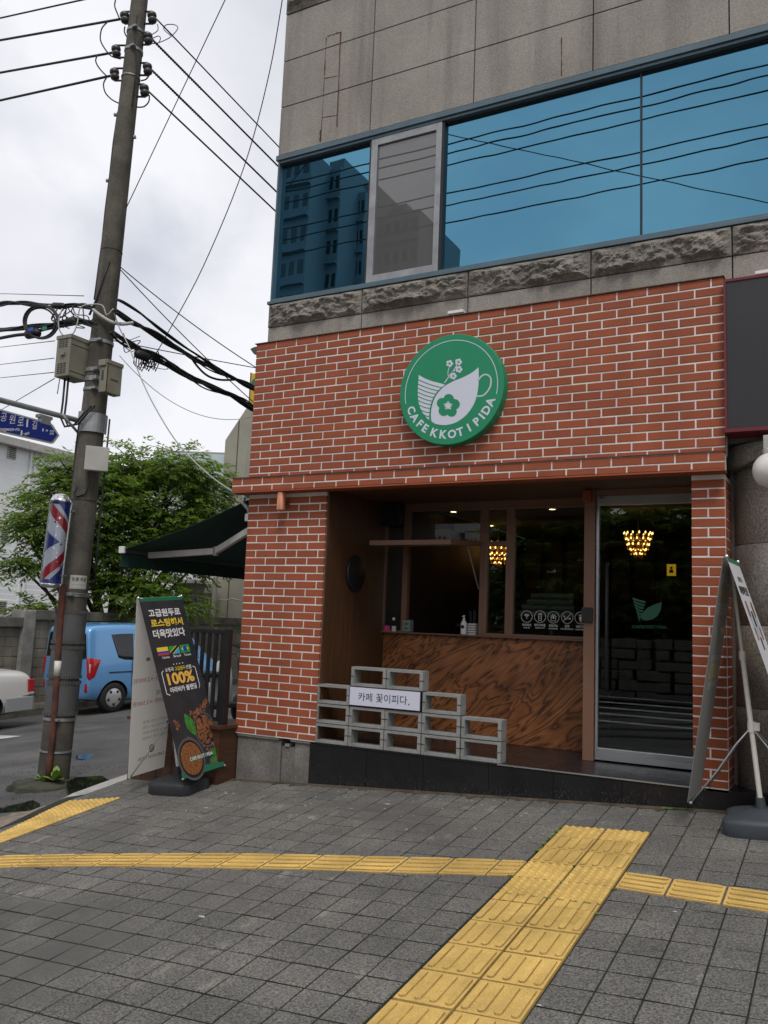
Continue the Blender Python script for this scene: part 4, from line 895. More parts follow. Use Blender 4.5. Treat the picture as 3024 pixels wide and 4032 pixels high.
# ================================================================== BANNER STANDS
def banner_frame(TL, TR, BL):
    U = (TR-TL); w = U.length; U = U.normalized(); V = (TL-BL); h = V.length; V = V.normalized(); return TL, U, V, U.cross(V).normalized(), w, h
class Sheet:
    """a printed sheet: u 0..1 across, v 0..1 downwards"""
    def __init__(s, TL, TR, BL, mirror=False): s.TL, s.U, s.V, s.N, s.w, s.h = banner_frame(TL, TR, BL); s.mir = mirror
    def P(s, u, v, d=0): return s.TL+s.U*(u*s.w)-s.V*(v*s.h)+s.N*d
    def poly(s, mb, pts, d=.0015): mb.add([s.P(u, v, d) for u, v in pts], [tuple(range(len(pts)))])
    def rect(s, mb, u0, u1, v0, v1, d=.0015): s.poly(mb, [(u0, v1), (u1, v1), (u1, v0), (u0, v0)], d)
    def disc(s, mb, u, v, r_, d=.0015, n=24, sq=1): s.poly(mb, [(u+r_*math.cos(i*math.tau/n), v-r_*s.w/s.h*sq*math.sin(i*math.tau/n)) for i in range(n)], d)
    def txt(s, mb, t, u0, u1, v0, v1, bold=.03, d=.0022):
        if s.mir: u0, u1 = 1-u0, 1-u1
        vs, fs = glyphs(t, bold); a = np.array(vs); lo, hi = a.min(0), a.max(0)
        q = [(u0+(u1-u0)*(p[0]-lo[0])/(hi[0]-lo[0]), v1+(v0-v1)*(p[1]-lo[1])/(hi[1]-lo[1])) for p in vs]
        mb.add([s.P(u, v, d) for u, v in q], fs)
    def slab(s, mb, mi=0):
        c = [(0, 1), (1, 1), (1, 0), (0, 0)]; a = [s.P(u, v, .001) for u, v in c]; b = [s.P(u, v, -.0008) for u, v in c]
        mb.add(a, [(0, 1, 2, 3)], mi); mb.add(b, [(3, 2, 1, 0)], mi)
        mb.add(a+b, [(0, 4, 5, 1), (1, 5, 6, 2), (2, 6, 7, 3), (3, 7, 4, 0)], mi)
def stand(label, TL, TR, BL, bBL, base, dark_front, m_base):
    t = thing('banner_stand', label, 'banner stand', base, 'two-sided banner stands in front of the cafe')
    base = Vector(base); dark = dark_front
    F = Sheet(TL, TR, BL); BK = Sheet(TL, TR, bBL, True)
    if F.N.x < 0: F.N = -F.N
    if BK.N.x < 0: BK.N = -BK.N
    BK.TL = BK.TL+EX*-.02
    # weighted base
    bs = MB(); gz = lambda x, y: ground(x, y)
    up = Vector((-.065, -.1015, 1)).normalized(); e1 = Vector((1, .0, .065)).normalized(); e2 = up.cross(e1)
    pr = []
    L_, W_ = .235, .19
    for k in range(40):
        a = k*math.tau/40; c_, s_ = math.cos(a), math.sin(a); sq = 1/max(abs(c_)**4+abs(s_)**4, 1e-6)**.25; w = 1-.12*max(0, math.cos(2*a))**2
        pr.append((L_*c_*sq*w, W_*s_*sq*(1-.22*abs(math.cos(a*1.0))**8)))
    rows = [(.0, .99), (.012, 1.0), (.075, .985), (.09, .95), (.105, .80), (.115, .6), (.128, .42), (.135, .2), (.14, .0)]
    vs = [base+e1*(x*k)+e2*(y*k)+up*h for h, k in rows for x, y in pr]; n = 40
    bs.add(vs, [(j*n+i, j*n+(i+1) % n, (j+1)*n+(i+1) % n, (j+1)*n+i) for j in range(len(rows)-1) for i in range(n)], 0, True)
    bs.add([v for v in vs[:n]], [tuple(range(n-1, -1, -1))])
    bs.cyl(base+up*.13, base+up*.20, .032, .026, 16); bs.cyl(base+e1*.13+e2*-.1+up*.086, base+e1*.13+e2*-.1+up*.112, .03, .03, 12)
    bs.build('base', m_base, t)
    top = (TL+TR)/2+Vector((-.01, 0, -.02)); f0 = base+up*.17; mid = f0+(top-f0)*.60; cl = f0+(top-f0)*.30
    pm = M['cream']
    mb = MB(); mb.cyl(f0, mid, .016, n=14); mb.cyl(mid, top, .011, n=12); mb.cyl(mid-EZ*.03, mid+EZ*.025, .021, n=14); mb.build('pole', pm, t)
    mb = MB(); mb.cyl(cl-EZ*.03, cl+EZ*.035, .023, n=14); mb.bbox(cl.x+.012, cl.x+.05, cl.y-.012, cl.y+.012, cl.z-.02, cl.z+.03, .004); mb.build('clamp', pm, t)
    ends = [bBL, bBL+(TR-TL), BL, BL+(TR-TL)]
    for e in ends:
        mb = MB(); m_ = cl*.42+e*.58-Vector((0, 0, .02)); mb.tube([cl, (cl*.75+e*.25)+EZ*.012, m_+EZ*.012, e], .005, 8); mb.lathe(e, [(0, -.01), (.011, -.006), (.011, .006), (0, .01)], 10); mb.build('arm', M['galv'], t)
    for e in (TL, TR):
        mb = MB(); mb.tube([top, e], .005, 8); mb.lathe(e, [(0, -.016), (.012, -.008), (.012, .008), (0, .016)], 10); mb.build('top_arm', M['chrome'], t)
    fb = MB(); F.slab(fb); bb = MB(); BK.slab(bb)
    return t, F, BK, fb, bb
def dark_face(F, t, fo):
    W_, Yl, Or, Rd, Bl, Sk, Gr, Bk_, Dg = [MB() for _ in range(9)]
    F.rect(Dg, 0, 1, 0, .021); F.rect(Dg, 0, 1, .965, 1)
    F.txt(W_, '고급원두로', .13, .87, .068, .113); F.txt(Yl, '로스팅해서', .13, .87, .126, .172); F.txt(W_, '더욱맛있다', .12, .86, .186, .236)
    # three flags
    a, b, c, d = .12, .37, .288, .334; h = (d-c)
    F.rect(Yl, a, b, c, c+h*.5); F.rect(Bl, a, b, c+h*.5, c+h*.75); F.rect(Rd, a, b, c+h*.75, d)
    a, b = .395, .625
    F.rect(Gr, a, b, c, d); F.poly(Sk, [(a, d), (b, d), (b, c)], .0019); F.poly(Yl, [(a, d), (a+.06, d), (b, c+.012), (b, c), (b-.06, c), (a, d-.012)], .0022); F.poly(Bk_, [(a, d), (a+.04, d), (b, c+.008), (b, c), (b-.04, c), (a, d-.008)], .0025)
    a, b = .65, .875
    F.rect(Gr, a, b, c, d); F.poly(Yl, [((a+b)/2, d-.004), (b-.02, (c+d)/2), ((a+b)/2, c+.004), (a+.02, (c+d)/2)], .0019); F.disc(Bl, (a+b)/2, (c+d)/2, .05, .0022)
    for u, s_ in ((.19, 'Columbia'), (.455, 'Brazil'), (.70, 'Tanzania')): F.txt(W_, s_, u, u+.17, .340, .353, .01)
    # bracketed block
    for p in (((.10, .43), (.14, .418)), ((.10, .43), (.10, .545)), ((.10, .545), (.16, .555)), ((.84, .418), (.89, .427)), ((.89, .427), (.89, .535)), ((.89, .535), (.85, .547))):
        (u0, v0), (u1, v1) = p; k = .007; q = k*F.w/F.h
        F.poly(W_, [(u0-k, v0+q), (u1+k, v1+q), (u1+k, v1-q), (u0-k, v0-q)] if abs(u1-u0) > .01 else [(u0-k, v1), (u0+k, v1), (u0+k, v0), (u0-k, v0)])
    for i in range(4): F.disc(W_, .41+.07*i, .391, .012, n=5)
    F.txt(W_, '3개국', .19, .385, .405, .429, .015); F.txt(Yl, '고급원두', .41, .655, .405, .429, .015); F.txt(W_, '선별', .665, .80, .405, .429, .015)
    F.txt(Or, '100%', .19, .81, .436, .503, .035); F.txt(W_, '아라비카 블랜딩', .19, .81, .514, .546, .025)
    # coffee picture: two bowls, beans, powder, leaves
    bw, bn, pw, lf = MB(), MB(), MB(), MB()
    F.disc(bw, .755, .778, .25, .0016, 40, 1.12); F.disc(Bk_, .755, .778, .225, .002, 40, 1.12); F.disc(bw, .29, .912, .30, .0024, 40, 1.08); F.disc(Bk_, .29, .912, .265, .0027, 40, 1.08); F.disc(bw, .80, .955, .12, .0016, 24, .6); F.disc(lf, .80, .953, .10, .0019, 24, .55)
    rr = random.Random(9)
    def bean(u, v, s_, d):
        a = rr.random()*3.14; pts = []
        for i in range(9): t_ = i*math.tau/9; x, y = s_*math.cos(t_), s_*.68*math.sin(t_); pts.append((u+x*math.cos(a)-y*math.sin(a), v-(x*math.sin(a)+y*math.cos(a))*F.w/F.h))
        F.poly(bn, pts, d)
    for i in range(190):
        r_, a = .20*math.sqrt(rr.random()), rr.random()*6.28; bean(.755+r_*math.cos(a), .778-r_*1.1*F.w/F.h*math.sin(a), .026, .0023+.000004*i)
    for i in range(70):
        t_ = rr.random(); u, v = (.45+.5*t_+rr.gauss(0, .05), .70-.075*t_**1.6+rr.gauss(0, .01)) if i < 45 else (.2+.22*t_+rr.gauss(0, .02), .835-.03*t_+rr.gauss(0, .008))
        if i >= 62: u, v = .1+.1*rr.random(), .69+.05*rr.random()
        if 0.03 < u < .97: bean(u, v, .028, .0016+.000002*i)
    for i in range(12): bean(.62+rr.random()*.3, .86+rr.random()*.05, .025, .0022)
    F.disc(pw, .29, .91, .235, .0031, 36, 1.05)
    for i in range(60):
        r_, a = .2*rr.random(), rr.random()*6.28; F.disc(pw, .28+r_*math.cos(a), .912-r_*F.w/F.h*math.sin(a), .02+.02*rr.random(), .0031+.0005*rr.random(), 7)
    def lf_(u, v, L_, a):
        pts = []; n_ = 8
        for s_ in (1, -1):
            for i in range(n_+1) if s_ == 1 else range(n_-1, 0, -1):
                t_ = i/n_; x, y = L_*t_, s_*L_*.24*math.sin(math.pi*t_)**.8; pts.append((u+x*math.cos(a)-y*math.sin(a), v-(x*math.sin(a)+y*math.cos(a))*F.w/F.h))
        F.poly(lf, pts, .0026)
        F.poly(Gr, [(u, v), (u+L_*math.cos(a)+.008, v-L_*math.sin(a)*F.w/F.h), (u+L_*math.cos(a)-.008, v-L_*math.sin(a)*F.w/F.h)], .003)
    lf_(.52, .80, .40, R(112)); lf_(.76, .90, .34, R(-20)); lf_(.88, .83, .2, R(60))
    F.txt(Dg, 'CAFE KKOT I PIDA', .235, .80, .9005, .926, .075, .0036); F.txt(W_, 'CAFE KKOT I PIDA', .25, .785, .904, .9225, .015, .004)
    for nm, b, m_ in (('white_print', W_, 'print_white'), ('yellow_print', Yl, 'print_yellow'), ('orange_print', Or, 'print_orange'), ('red_print', Rd, 'print_red'), ('blue_print', Bl, 'print_blue'), ('sky_print', Sk, 'print_sky'), ('green_print', Gr, 'print_green'), ('black_print', Bk_, 'print_black'), ('green_band', Dg, 'print_darkgreen'), ('bowl_print', bw, 'bowl'), ('bean_print', bn, 'bean'), ('powder_print', pw, 'powder'), ('leaf_print', lf, 'leafprint')):
        b.build(nm, M[m_], fo)
TL, TR, BL, bBL = Vector((-5.294, -.79, 1.635)), Vector((-5.302, -.25, 1.678)), Vector((-4.782, -.672, .194)), Vector((-5.372, -.655, .132))
p = onG(700, 3095); base = (-5.02, -.43, ground(-5.02, -.43))
t, F, BK, fb, bb = stand('banner stand near the kerb with a dark coffee bean poster', TL, TR, BL, bBL, base, True, mat('dark_grey_plastic', (.022, .024, .028), .55, var=.2, vs=6))
fo = fb.build('front_banner', M['plate'], t); dark_face(F, t, fo)
bo = bb.build('back_banner', M['banner_back'], t)
g_, r2_, b2_ = MB(), MB(), MB()
BK.txt(g_, '카페라떼', .10, .45, .535, .57, .0); BK.txt(g_, '아메리카노', .06, .52, .405, .44, .0); BK.txt(r2_, '3,000원→2,000원', .12, .98, .452, .482, .0); BK.txt(r2_, '3,500원→2,500원', .12, .98, .582, .612, .0)
for i, s_ in enumerate(('※HOT / ICE 동일', '원가기준 2샷 / 군컵', '※100% 아라비카원두', '전 테이크아웃 고객만함')): BK.txt(g_, s_, .14, .72, .70+.031*i, .717+.031*i, 0)
BK.disc(b2_, .5, .868, .062); BK.txt(b2_, 'CAFE KKOT I PIDA', .20, .80, .905, .923, .01); BK.disc(g_, .32, .352, .05, sq=.6); BK.rect(g_, .40, .60, .275, .31)
g_.build('grey_print', M['faint'], bo); r2_.build('red_print', M['faint_red'], bo); b2_.build('green_print', M['faint_g'], bo)
mb = MB(); BK.disc(mb, .5, .868, .045, .0025); mb.build('emblem', M['banner_back'], bo)
TL, TR, BL, bBL = Vector((-.668, -.545, 1.998)), Vector((-.655, -.045, 2.005)), Vector((-.190, -.555, .50)), Vector((-.902, -.47, .476))
base = (-.50, -.36, ground(-.50, -.36))
t, F, BK, fb, bb = stand('banner stand by the granite column with a white takeout poster', TL, TR, BL, bBL, base, False, mat('blue_grey_plastic', (.05, .06, .07), .5, var=.2, vs=6))
fo = fb.build('front_banner', mat('white_banner', (.60, .60, .62), .5), t)
k_, gb, br, bl2 = MB(), MB(), MB(), MB()
F.rect(gb, 0, 1, 0, .021); F.rect(gb, 0, 1, .965, 1); F.txt(k_, '카페꽃이피다', .30, .70, .075, .10, .02); F.txt(k_, '테이크아웃 할인', .13, .87, .115, .155, .05)
for u, v, w, hh, m_ in ((.27, .21, .17, .13, br), (.52, .25, .17, .13, k_), (.76, .21, .17, .13, br)):
    F.poly(m_, [(u-w*.36, v+hh), (u+w*.36, v+hh), (u+w*.5, v), (u+w*.35, v-.03), (u-w*.35, v-.03), (u-w*.5, v)], .0018)
for u, v, w, hh in ((.27, .235, .17, .07), (.52, .275, .17, .07), (.76, .235, .17, .07)): F.rect(bl2, u-w*.44, u+w*.44, v+.01, v+.055, .0022)
F.txt(k_, '아메리카노', .15, .85, .47, .51, .02); F.txt(k_, '2,000원', .2, .8, .53, .57, .02); F.txt(k_, '카페라떼', .2, .8, .62, .66, .02); F.txt(k_, '2,500원', .2, .8, .68, .72, .02)
k_.build('black_print', M['print_black'], fo); gb.build('green_band', M['print_darkgreen'], fo); br.build('cup_print', M['bean'], fo); bl2.build('label_print', mat('pale_label', (.35, .45, .52), .5), fo)
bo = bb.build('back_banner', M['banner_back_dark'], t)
g_, y_, gr_ = MB(), MB(), MB()
BK.txt(g_, '고급원두로', .13, .87, .068, .113, .0); BK.txt(y_, '로스팅해서', .13, .87, .126, .172, 0); BK.txt(g_, '더욱맛있다', .12, .86, .186, .236, 0); BK.txt(g_, '3개국 고급원두선별', .19, .80, .405, .43, 0); BK.txt(y_, '100%', .19, .81, .436, .503, 0); BK.txt(g_, '아라비카 블랜딩', .19, .81, .514, .546, 0)
BK.rect(y_, .63, .88, .288, .311); BK.rect(gr_, .375, .605, .288, .334); BK.rect(gr_, .125, .35, .288, .334)
g_.build('grey_print', M['faint2'], bo); y_.build('yellow_print', M['faint_y'], bo); gr_.build('green_print', mat('ghost_green', (.25, .30, .25), .7), bo)

# ================================================================== AWNING, FENCE, PLANTER, PALM
aw = thing('awning', 'dark green retractable awning reaching out from the side of the cafe', 'awning', (-4.8, 1.8, 2.0))
wx, wz, bx, bz, ay0, ay1 = -4.93, 2.60, -6.47, 2.145, .15, 4.0
mb = MB(); n = 14
for s_ in (0,):
    vs = []
    for i in range(n+1):
        t_ = i/n; sag = -.035*math.sin(math.pi*t_)
        for y in (ay0, ay1): vs += [(wx+(bx-wx)*t_, y, wz+(bz-wz)*t_+sag), (wx+(bx-wx)*t_, y, wz+(bz-wz)*t_+sag-.004)]
    mb.add(vs, [(i*4, i*4+2, i*4+6, i*4+4) for i in range(n)]+[(i*4+1, i*4+5, i*4+7, i*4+3) for i in range(n)]+[(i*4, i*4+4, i*4+5, i*4+1) for i in range(n)]+[(i*4+2, i*4+3, i*4+7, i*4+6) for i in range(n)], 0, False)
mb.build('canopy', M['awning'], aw)
mb = MB(); vs = []
for i in range(41):
    y = ay0+(ay1-ay0)*i/40; w = .006*math.sin(i*1.7)
    vs += [(bx-.012+w, y, bz-.02), (bx-.012+w*1.6, y, bz-.175), (bx-.008+w, y, bz-.02), (bx-.008+w*1.6, y, bz-.175)]
mb.add(vs, [(i*4, i*4+1, i*4+5, i*4+4) for i in range(40)]+[(i*4+2, i*4+6, i*4+7, i*4+3) for i in range(40)]+[(1, 0, 2, 3)]); mb.build('valance', M['awning'], aw)
mb = MB(); mb.bbox(bx-.03, bx+.03, ay0+.012, ay1, bz-.035, bz+.025, .008); mb.build('front_bar', mat('dark_bar', (.05, .06, .055), .5), aw)
mb = MB(); mb.bbox(bx-.034, bx+.034, ay0-.02, ay0+.011, bz-.04, bz+.03, .006); mb.build('end_cap', M['white'], aw)
mb = MB(); mb.prism([(-4.79, 2.69), (-5.12, 2.705), (-5.19, 2.69), (-5.15, 2.67), (-4.95, 2.625), (-4.86, 2.60), (-4.83, 2.50), (-4.79, 2.46)], Vector((0, .12, 0)), EX, EZ, EY, 3.9); mb.build('cassette', mat('awning_housing', (.02, .10, .085), .3, .2), aw)
mb = MB(); mb.tube([(-4.94, .11, 2.62), (-4.95, .10, 2.565), (-4.91, .10, 2.53), (-4.875, .10, 2.50), (-4.87, .10, 2.44)], .018, 8); mb.build('bracket', M['galv'], aw)
mb = MB(); mb.bbox(-4.90, -4.845, .08, .13, 2.39, 2.46, .006); mb.build('gearbox', M['white'], aw)
A, B, C_ = Vector((-4.86, .22, 2.36)), onY(1410/1.659, 1700+780/1.659, .5), onX(990/1.659, 1700+860/1.659, -6.40)
C_ = Vector((-6.43, max(.3, C_.y), bz-.03))
for a, b in ((A, B), (B, C_)):
    mb = MB(); d = (b-a); l = d.length; Mx = Matrix.Translation(a) @ d.to_track_quat('X', 'Z').to_matrix().to_4x4(); mb.bbox(-.01, l+.01, -.022, .022, -.032, .032, .008, 0, Mx); mb.build('folding_arm', M['cream'], aw)
mb = MB(); mb.cyl(B-EZ*.045, B+EZ*.045, .03, n=12); mb.build('elbow', M['galv'], aw)
# planter box
pl = thing('planter_box', 'long brown timber planter box along the terrace edge beside the granite base', 'planter', (-5.3, -.05, -.05))
pz = .575; gx0, gx1 = -5.83, -4.80; PYF = -.20
mb = MB(); mb.add([(gx0, PYF, -.06), (gx1, PYF, -.0), (gx1, .25, -.0), (gx0, .25, -.06), (gx0, PYF, pz-.03), (gx1, PYF, pz-.03), (gx1, .25, pz-.03), (gx0, .25, pz-.03)], ((0,3,2,1),(4,5,6,7),(0,1,5,4),(1,2,6,5),(2,3,7,6),(3,0,4,7))); mb.build('box', M['planter'], pl)
mb = MB()
for i in range(6):
    a = gx0+(gx1-gx0)*i/6; b = gx0+(gx1-gx0)*(i+1)/6; mb.bbox(a+.003, b-.003, PYF-.014, PYF-.0005, ground(a, -.2)-.02, pz-.032, .003)
mb.build('boards', M['planter'], pl)
mb = MB(); mb.bbox(gx0-.03, gx1+.025, PYF-.04, .28, pz-.03, pz, .004); mb.build('rim', M['planter'], pl)
# fence
fe = thing('railing', 'black iron railing with upright bars standing on the brown planter', 'railing', (-5.3, -.1, pz))
fy = -.12; fx0, fx1 = -5.80, -4.85
mb = MB(); mb.bbox(fx1-.03, fx1+.03, fy-.03, fy+.03, pz, 1.40, .003); mb.build('post', M['dark'], fe); mb = MB(); mb.bbox(fx0-.02, fx0+.02, fy-.02, fy+.02, pz, 1.38, .003); mb.build('post', M['dark'], fe)
for z in (1.375, .615): mb = MB(); mb.bbox(fx0+.02, fx1-.03, fy-.015, fy+.015, z-.018, z+.018, .003); mb.build('rail', M['dark'], fe)
for i in range(12):
    x = fx0+.075+(fx1-fx0-.13)*i/11; mb = MB(); mb.bbox(x-.018, x+.018, fy-.008, fy+.008, .60, 1.36, .002); mb.build('bar', M['dark'], fe)
# palm behind the railing
pm = thing('potted_palm', 'dark green palm with narrow leaflets behind the railing next to the brick pier', 'palm', (-4.98, .55, -.02))
c = Vector((-4.985, .6, 1.0))
mb = MB(); mb.lathe((c.x, c.y, 0), [(0, 0), (.15, 0), (.19, .35), (.17, .35), (0, .33)], 20); mb.build('pot', M['shop_dark'], pm); mb = MB(); mb.cyl((c.x, c.y, .3), c, .07, .06, 10); mb.build('trunk', M['bark'], pm)
mb = MB(); rr = random.Random(3)
for k in range(22):
    a = k*2.4; el = R(rr.uniform(25, 85)); L_ = rr.uniform(.55, .78); pts = []
    for i in range(16):
        t_ = i/15; r_ = L_*(t_*math.cos(el)+.25*t_*t_); pts.append(c+Vector((math.cos(a)*r_*.55, math.sin(a)*r_*.55, L_*(t_*math.sin(el)*1.05-.28*t_*t_))))
    mb.tube(pts, .006, 4)
    for i in range(2, 16):
        p = pts[i]; d = (pts[i]-pts[i-1]).normalized(); sd_ = d.cross(EZ); sd_ = sd_.normalized() if sd_.length > 1e-3 else EX
        for s_ in (1, -1):
            l = .17*math.sin(math.pi*(i/17)**.7)+.03; tip = p+sd_*s_*l*.8+d*l*.6+EZ*.02; w = d*.009; mb.add([p-w, p+w, tip], [(0, 1, 2)])
mb.build('fronds', M['palm'], pm)
mb = MB(); mb.bbox(-5.06, -4.985, -.16, -.11, pz+.001, pz+.045, .006); mb.build('cable_box', M['cab_white'], None, 'small grey junction box on the planter rim under the railing', 'junction box')
# ================================================================== UTILITY POLE AND WHAT HANGS ON IT
PA, PB = Vector((-7.043, .025, -.25)), Vector((-6.80, .10, 8.6))
def ax(z): return PA+(PB-PA)*((z-PA.z)/(PB.z-PA.z))
def prad(z): return .153-.0075*(z+.2)
def depth(p): return (p-CAM).dot(_w)
def py_of(p): v = p-CAM; return PH/2-FPX*v.dot(_u)/v.dot(_w)
def pz(py):
    a, b = -1., 12.
    for _ in range(40):
        m_ = (a+b)/2
        if py_of(ax(m_)) > py: a = m_
        else: b = m_
    return (a+b)/2
def PD(px, py, front=0.0): return atD(px, py, depth(ax(pz(py)))-front)     # a point at the pole's distance
pole = thing('utility_pole', 'weathered leaning concrete utility pole at the corner with a grey rubber wrap', 'utility pole', tuple(PA))
def pcyl(mb, z0, z1, dr, n=28, k=1, mi=0):
    for i in range(k): a, b = z0+(z1-z0)*i/k, z0+(z1-z0)*(i+1)/k; mb.cyl(ax(a), ax(b), prad(a)+dr, prad(b)+dr, n, mi, caps=True)
mb = MB(); pcyl(mb, -.25, 11.5, 0, 32, 1); mb.build('shaft', M['pole'], pole)
def Zp(x, y): return pz(y)
# rubber wraps
for (a, b) in ((2300+175/1.659, 2300+385/1.659), (2300+405/1.659, 2300+610/1.659), (2300+632/1.659, 2300+850/1.659)):
    mb = MB(); z1, z0 = pz(a), pz(b); pcyl(mb, z0, z1, .012, 36)
    for z in (z0+.012, z1-.012):
        for i in range(40):
            t = i*math.tau/40; c = ax(z)+Vector((math.cos(t), math.sin(t), 0))*(prad(z)+.014); mb.box(c.x-.006, c.x+.006, c.y-.006, c.y+.006, c.z-.016, c.z+.016)
    for i in range(int((z1-z0)/.024)): z = z0+.012+i*.024; c = ax(z)+Vector((.707*.9, .1, 0)).normalized()*(prad(z)+.012); mb.box(c.x-.008, c.x+.008, c.y-.012, c.y+.012, z-.007, z+.007)
    mb.build('rubber_wrap', M['rubber'], pole)
for py, h in ((2300+1085/1.659, .018), (2300+875/1.659, .03), (2340, .03), (1973, .008), (1500, .05), (1465, .04), (1352, .035), (1540, .03), (992, .006), (2300+70/1.659, .03), (205, .03), (310, .012), (130, .03)):
    mb = MB(); z = pz(py); pcyl(mb, z-h/2, z+h/2, .008 if h > .01 else .004, 28); 
    if h > .02: c = ax(z)+Vector((.6, -.75, 0)).normalized()*(prad(z)+.02); mb.bbox(c.x-.03, c.x+.03, c.y-.02, c.y+.02, z-h*.4, z+h*.4, .003)
    mb.build('band', M['galv'] if h > .01 else M['dark'], pole)
# grey guard plate
mb = MB(); z1, z0 = pz(1150+1340/2.765), pz(1150+1545/2.765); vs = []; n = 12
for z in (z0, z1):
    for i in range(n+1): t = R(-100+150*i/n); vs.append(ax(z)+Vector((math.cos(t), math.sin(t), 0))*(prad(z)+.022))
    for i in range(n+1): t = R(-100+150*i/n); vs.append(ax(z)+Vector((math.cos(t), math.sin(t), 0))*(prad(z)+.016))
k = n+1; mb.add(vs, [(i, i+1, 2*k+i+1, 2*k+i) for i in range(n)]+[(k+i, 3*k+i, 3*k+i+1, k+i+1) for i in range(n)]); mb.build('guard_plate', M['galv'], pole)
# rusty conduit up the side
mb = MB(); pts = [PD(px, py, .155) for px, py in ((198, 2985), (205, 2930), (213, 2830), (219, 2740), (226, 2640), (232, 2540), (238, 2440), (243, 2360), (247, 2300))]; pts.insert(0, PD(190, 3075, .15)); mb.tube(pts, .032, 12); mb.build('conduit', M['rust'], pole)
mb = MB(); mb.tube([PD(px, py, .157) for px, py in ((229, 2602), (224, 2662))], .034, 12); mb.build('sticker', M['cream'], pole)
mb = MB(); pts = [PD(px, py, .05) for px, py in ((252, 2300), (270, 2080), (288, 1900), (300, 1760), (316, 1640), (400, 1560))]; mb.tube(pts, .012, 6); pts = [PD(px, py, .1) for px, py in ((372, 2320), (385, 2140), (398, 2000), (410, 1880), (432, 1650))]; mb.tube(pts, .009, 6); mb.build('riser_cable', M['cable'], pole)
mb = MB(); pts = [PD(px, py, .12) for px, py in ((430, 1030), (410, 1090), (375, 1190), (352, 1240))]; mb.tube(pts, .012, 6); pts = [PD(px, py, .03) for px, py in ((464, 440), (446, 560), (432, 690), (414, 830), (402, 950), (388, 1050), (378, 1127), (371, 1180))]; mb.tube(pts, .008, 5); pts = [PD(px, py, .05) for px, py in ((520, 200), (510, 330), (500, 480), (492, 560))]; mb.tube(pts, .008, 5); mb.tube([PD(px, py, .1) for px, py in ((540, 60), (528, 130), (540, 260), (520, 420))], .007, 5); mb.build('riser_cable', M['cable'], pole)
mb = MB(); mb.tube([PD(px, py, .14) for px, py in ((300, 1915), (290, 1945), (305, 1955), (335, 1945), (352, 1905), (345, 1860))], .008, 6); mb.build('cable_loop', M['cable'], pole)
# step bolts
for px, py, s_ in ((457, 452, -1), (527, 540, 1), (426, 711, -1)):
    mb = MB(); z = pz(py); c = PD(px, py, 0); mb.cyl(ax(z), c, .01, n=8); mb.cyl(c-_r*.006*s_, c+_r*.022*s_, .02, n=8); mb.build('step_bolt', M['galv'], pole)
# poster remnant (illegible small print)
z1, z0 = pz(1700+940/1.659), pz(1700+1028/1.659); mb = MB(); vs = []; n = 8
for z in (z0, z1):
    for i in range(n+1): t = R(-62+72*i/n); vs.append(ax(z)+Vector((math.cos(t), math.sin(t), 0))*(prad(z)+.004))
mb.add(vs, [(i, i+1, n+2+i, n+1+i) for i in range(n)]); po = mb.build('poster', M['cab_white'], pole)
def wrap_txt(s_, za, zb, t0, t1, b):
    mb = MB(); vs, fs = glyphs(s_, .0); a = np.array(vs); lo, hi = a.min(0), a.max(0)
    mb.add([ax(za+(zb-za)*(p[1]-lo[1])/(hi[1]-lo[1]))+Vector((math.cos(R(t0+(t1-t0)*(p[0]-lo[0])/(hi[0]-lo[0]))), math.sin(R(t0+(t1-t0)*(p[0]-lo[0])/(hi[0]-lo[0]))), 0))*(prad(za)+.006) for p in vs], fs); mb.build('print', M['print_black'], po)
wrap_txt('원룸·투룸', z1-.06, z1-.02, -55, 5, 0)
for i in range(3): wrap_txt('010-0000-0000' if False else '· · · · · · · ·', z1-.10-.035*i, z1-.09-.035*i, -50, 0, 0)
# insulators and their wires ------------------------------------------------------------------
def wire(pts, r_, label, grp=None, m='cable', name='power_line', cat='power line', n=5):
    mb = MB(); mb.tube(pts, r_, n); return mb.build(name, M[m], None, label, cat, grp)
def sagline(a, b, sag, k=24): return [a+(b-a)*(i/k)-EZ*(4*sag*(i/k)*(1-i/k)) for i in range(k+1)]
insL = [(1165/2.37, 165/2.37), (1085/2.37, 480/2.37), (1070/2.37, 695/2.37)]; insR = [(1420/2.37, 165/2.37), (1383/2.37, 360/2.37), (1378/2.37, 645/2.37), (1348/2.37, 845/2.37)]
insL = [(1165/2.37, -40)] + insL
def insul(c, side):
    mb = MB(); d = Vector((.16, .05, -1)).normalized()
    def lt(prof):
        a = d.orthogonal().normalized(); b = d.cross(a); n = 18; vs = [c+d*h+(a*math.cos(i*math.tau/n)+b*math.sin(i*math.tau/n))*r_ for r_, h in prof for i in range(n)]
        mb.add(vs, [(j*n+i, j*n+(i+1) % n, (j+1)*n+(i+1) % n, (j+1)*n+i) for j in range(len(prof)-1) for i in range(n)], 0, True)
    lt([(0, -.058), (.035, -.058), (.05, -.045), (.052, -.02), (.045, -.006), (.03, -.002), (.03, .006), (.045, .012), (.05, .028), (.044, .05), (.03, .06), (0, .06)])
    mb.build('insulator', M['porcelain'], pole)
    mb = MB(); z = c.z; q = ax(z); mb.cyl(c-d*.085, c+d*.085, .008, n=6)
    for h in (-.075, .075): e = c+d*h; mb.cyl(e, Vector((q.x, q.y, e.z+.02)), .012, n=6)
    mb.build('insulator_bracket', M['dark'], pole)
PLg = 'overhead power lines ending on the utility pole'
lft = [((1050/2.37, 0), (-40, 190/2.37)), ((1120/2.37, 175/2.37), (-40, 392/2.37)), ((1040/2.37, 475/2.37), (-40, 695/2.37)), ((1020/2.37, 705/2.37), (-40, 958/2.37))]
nm = ('uppermost', 'second', 'third', 'lowest')
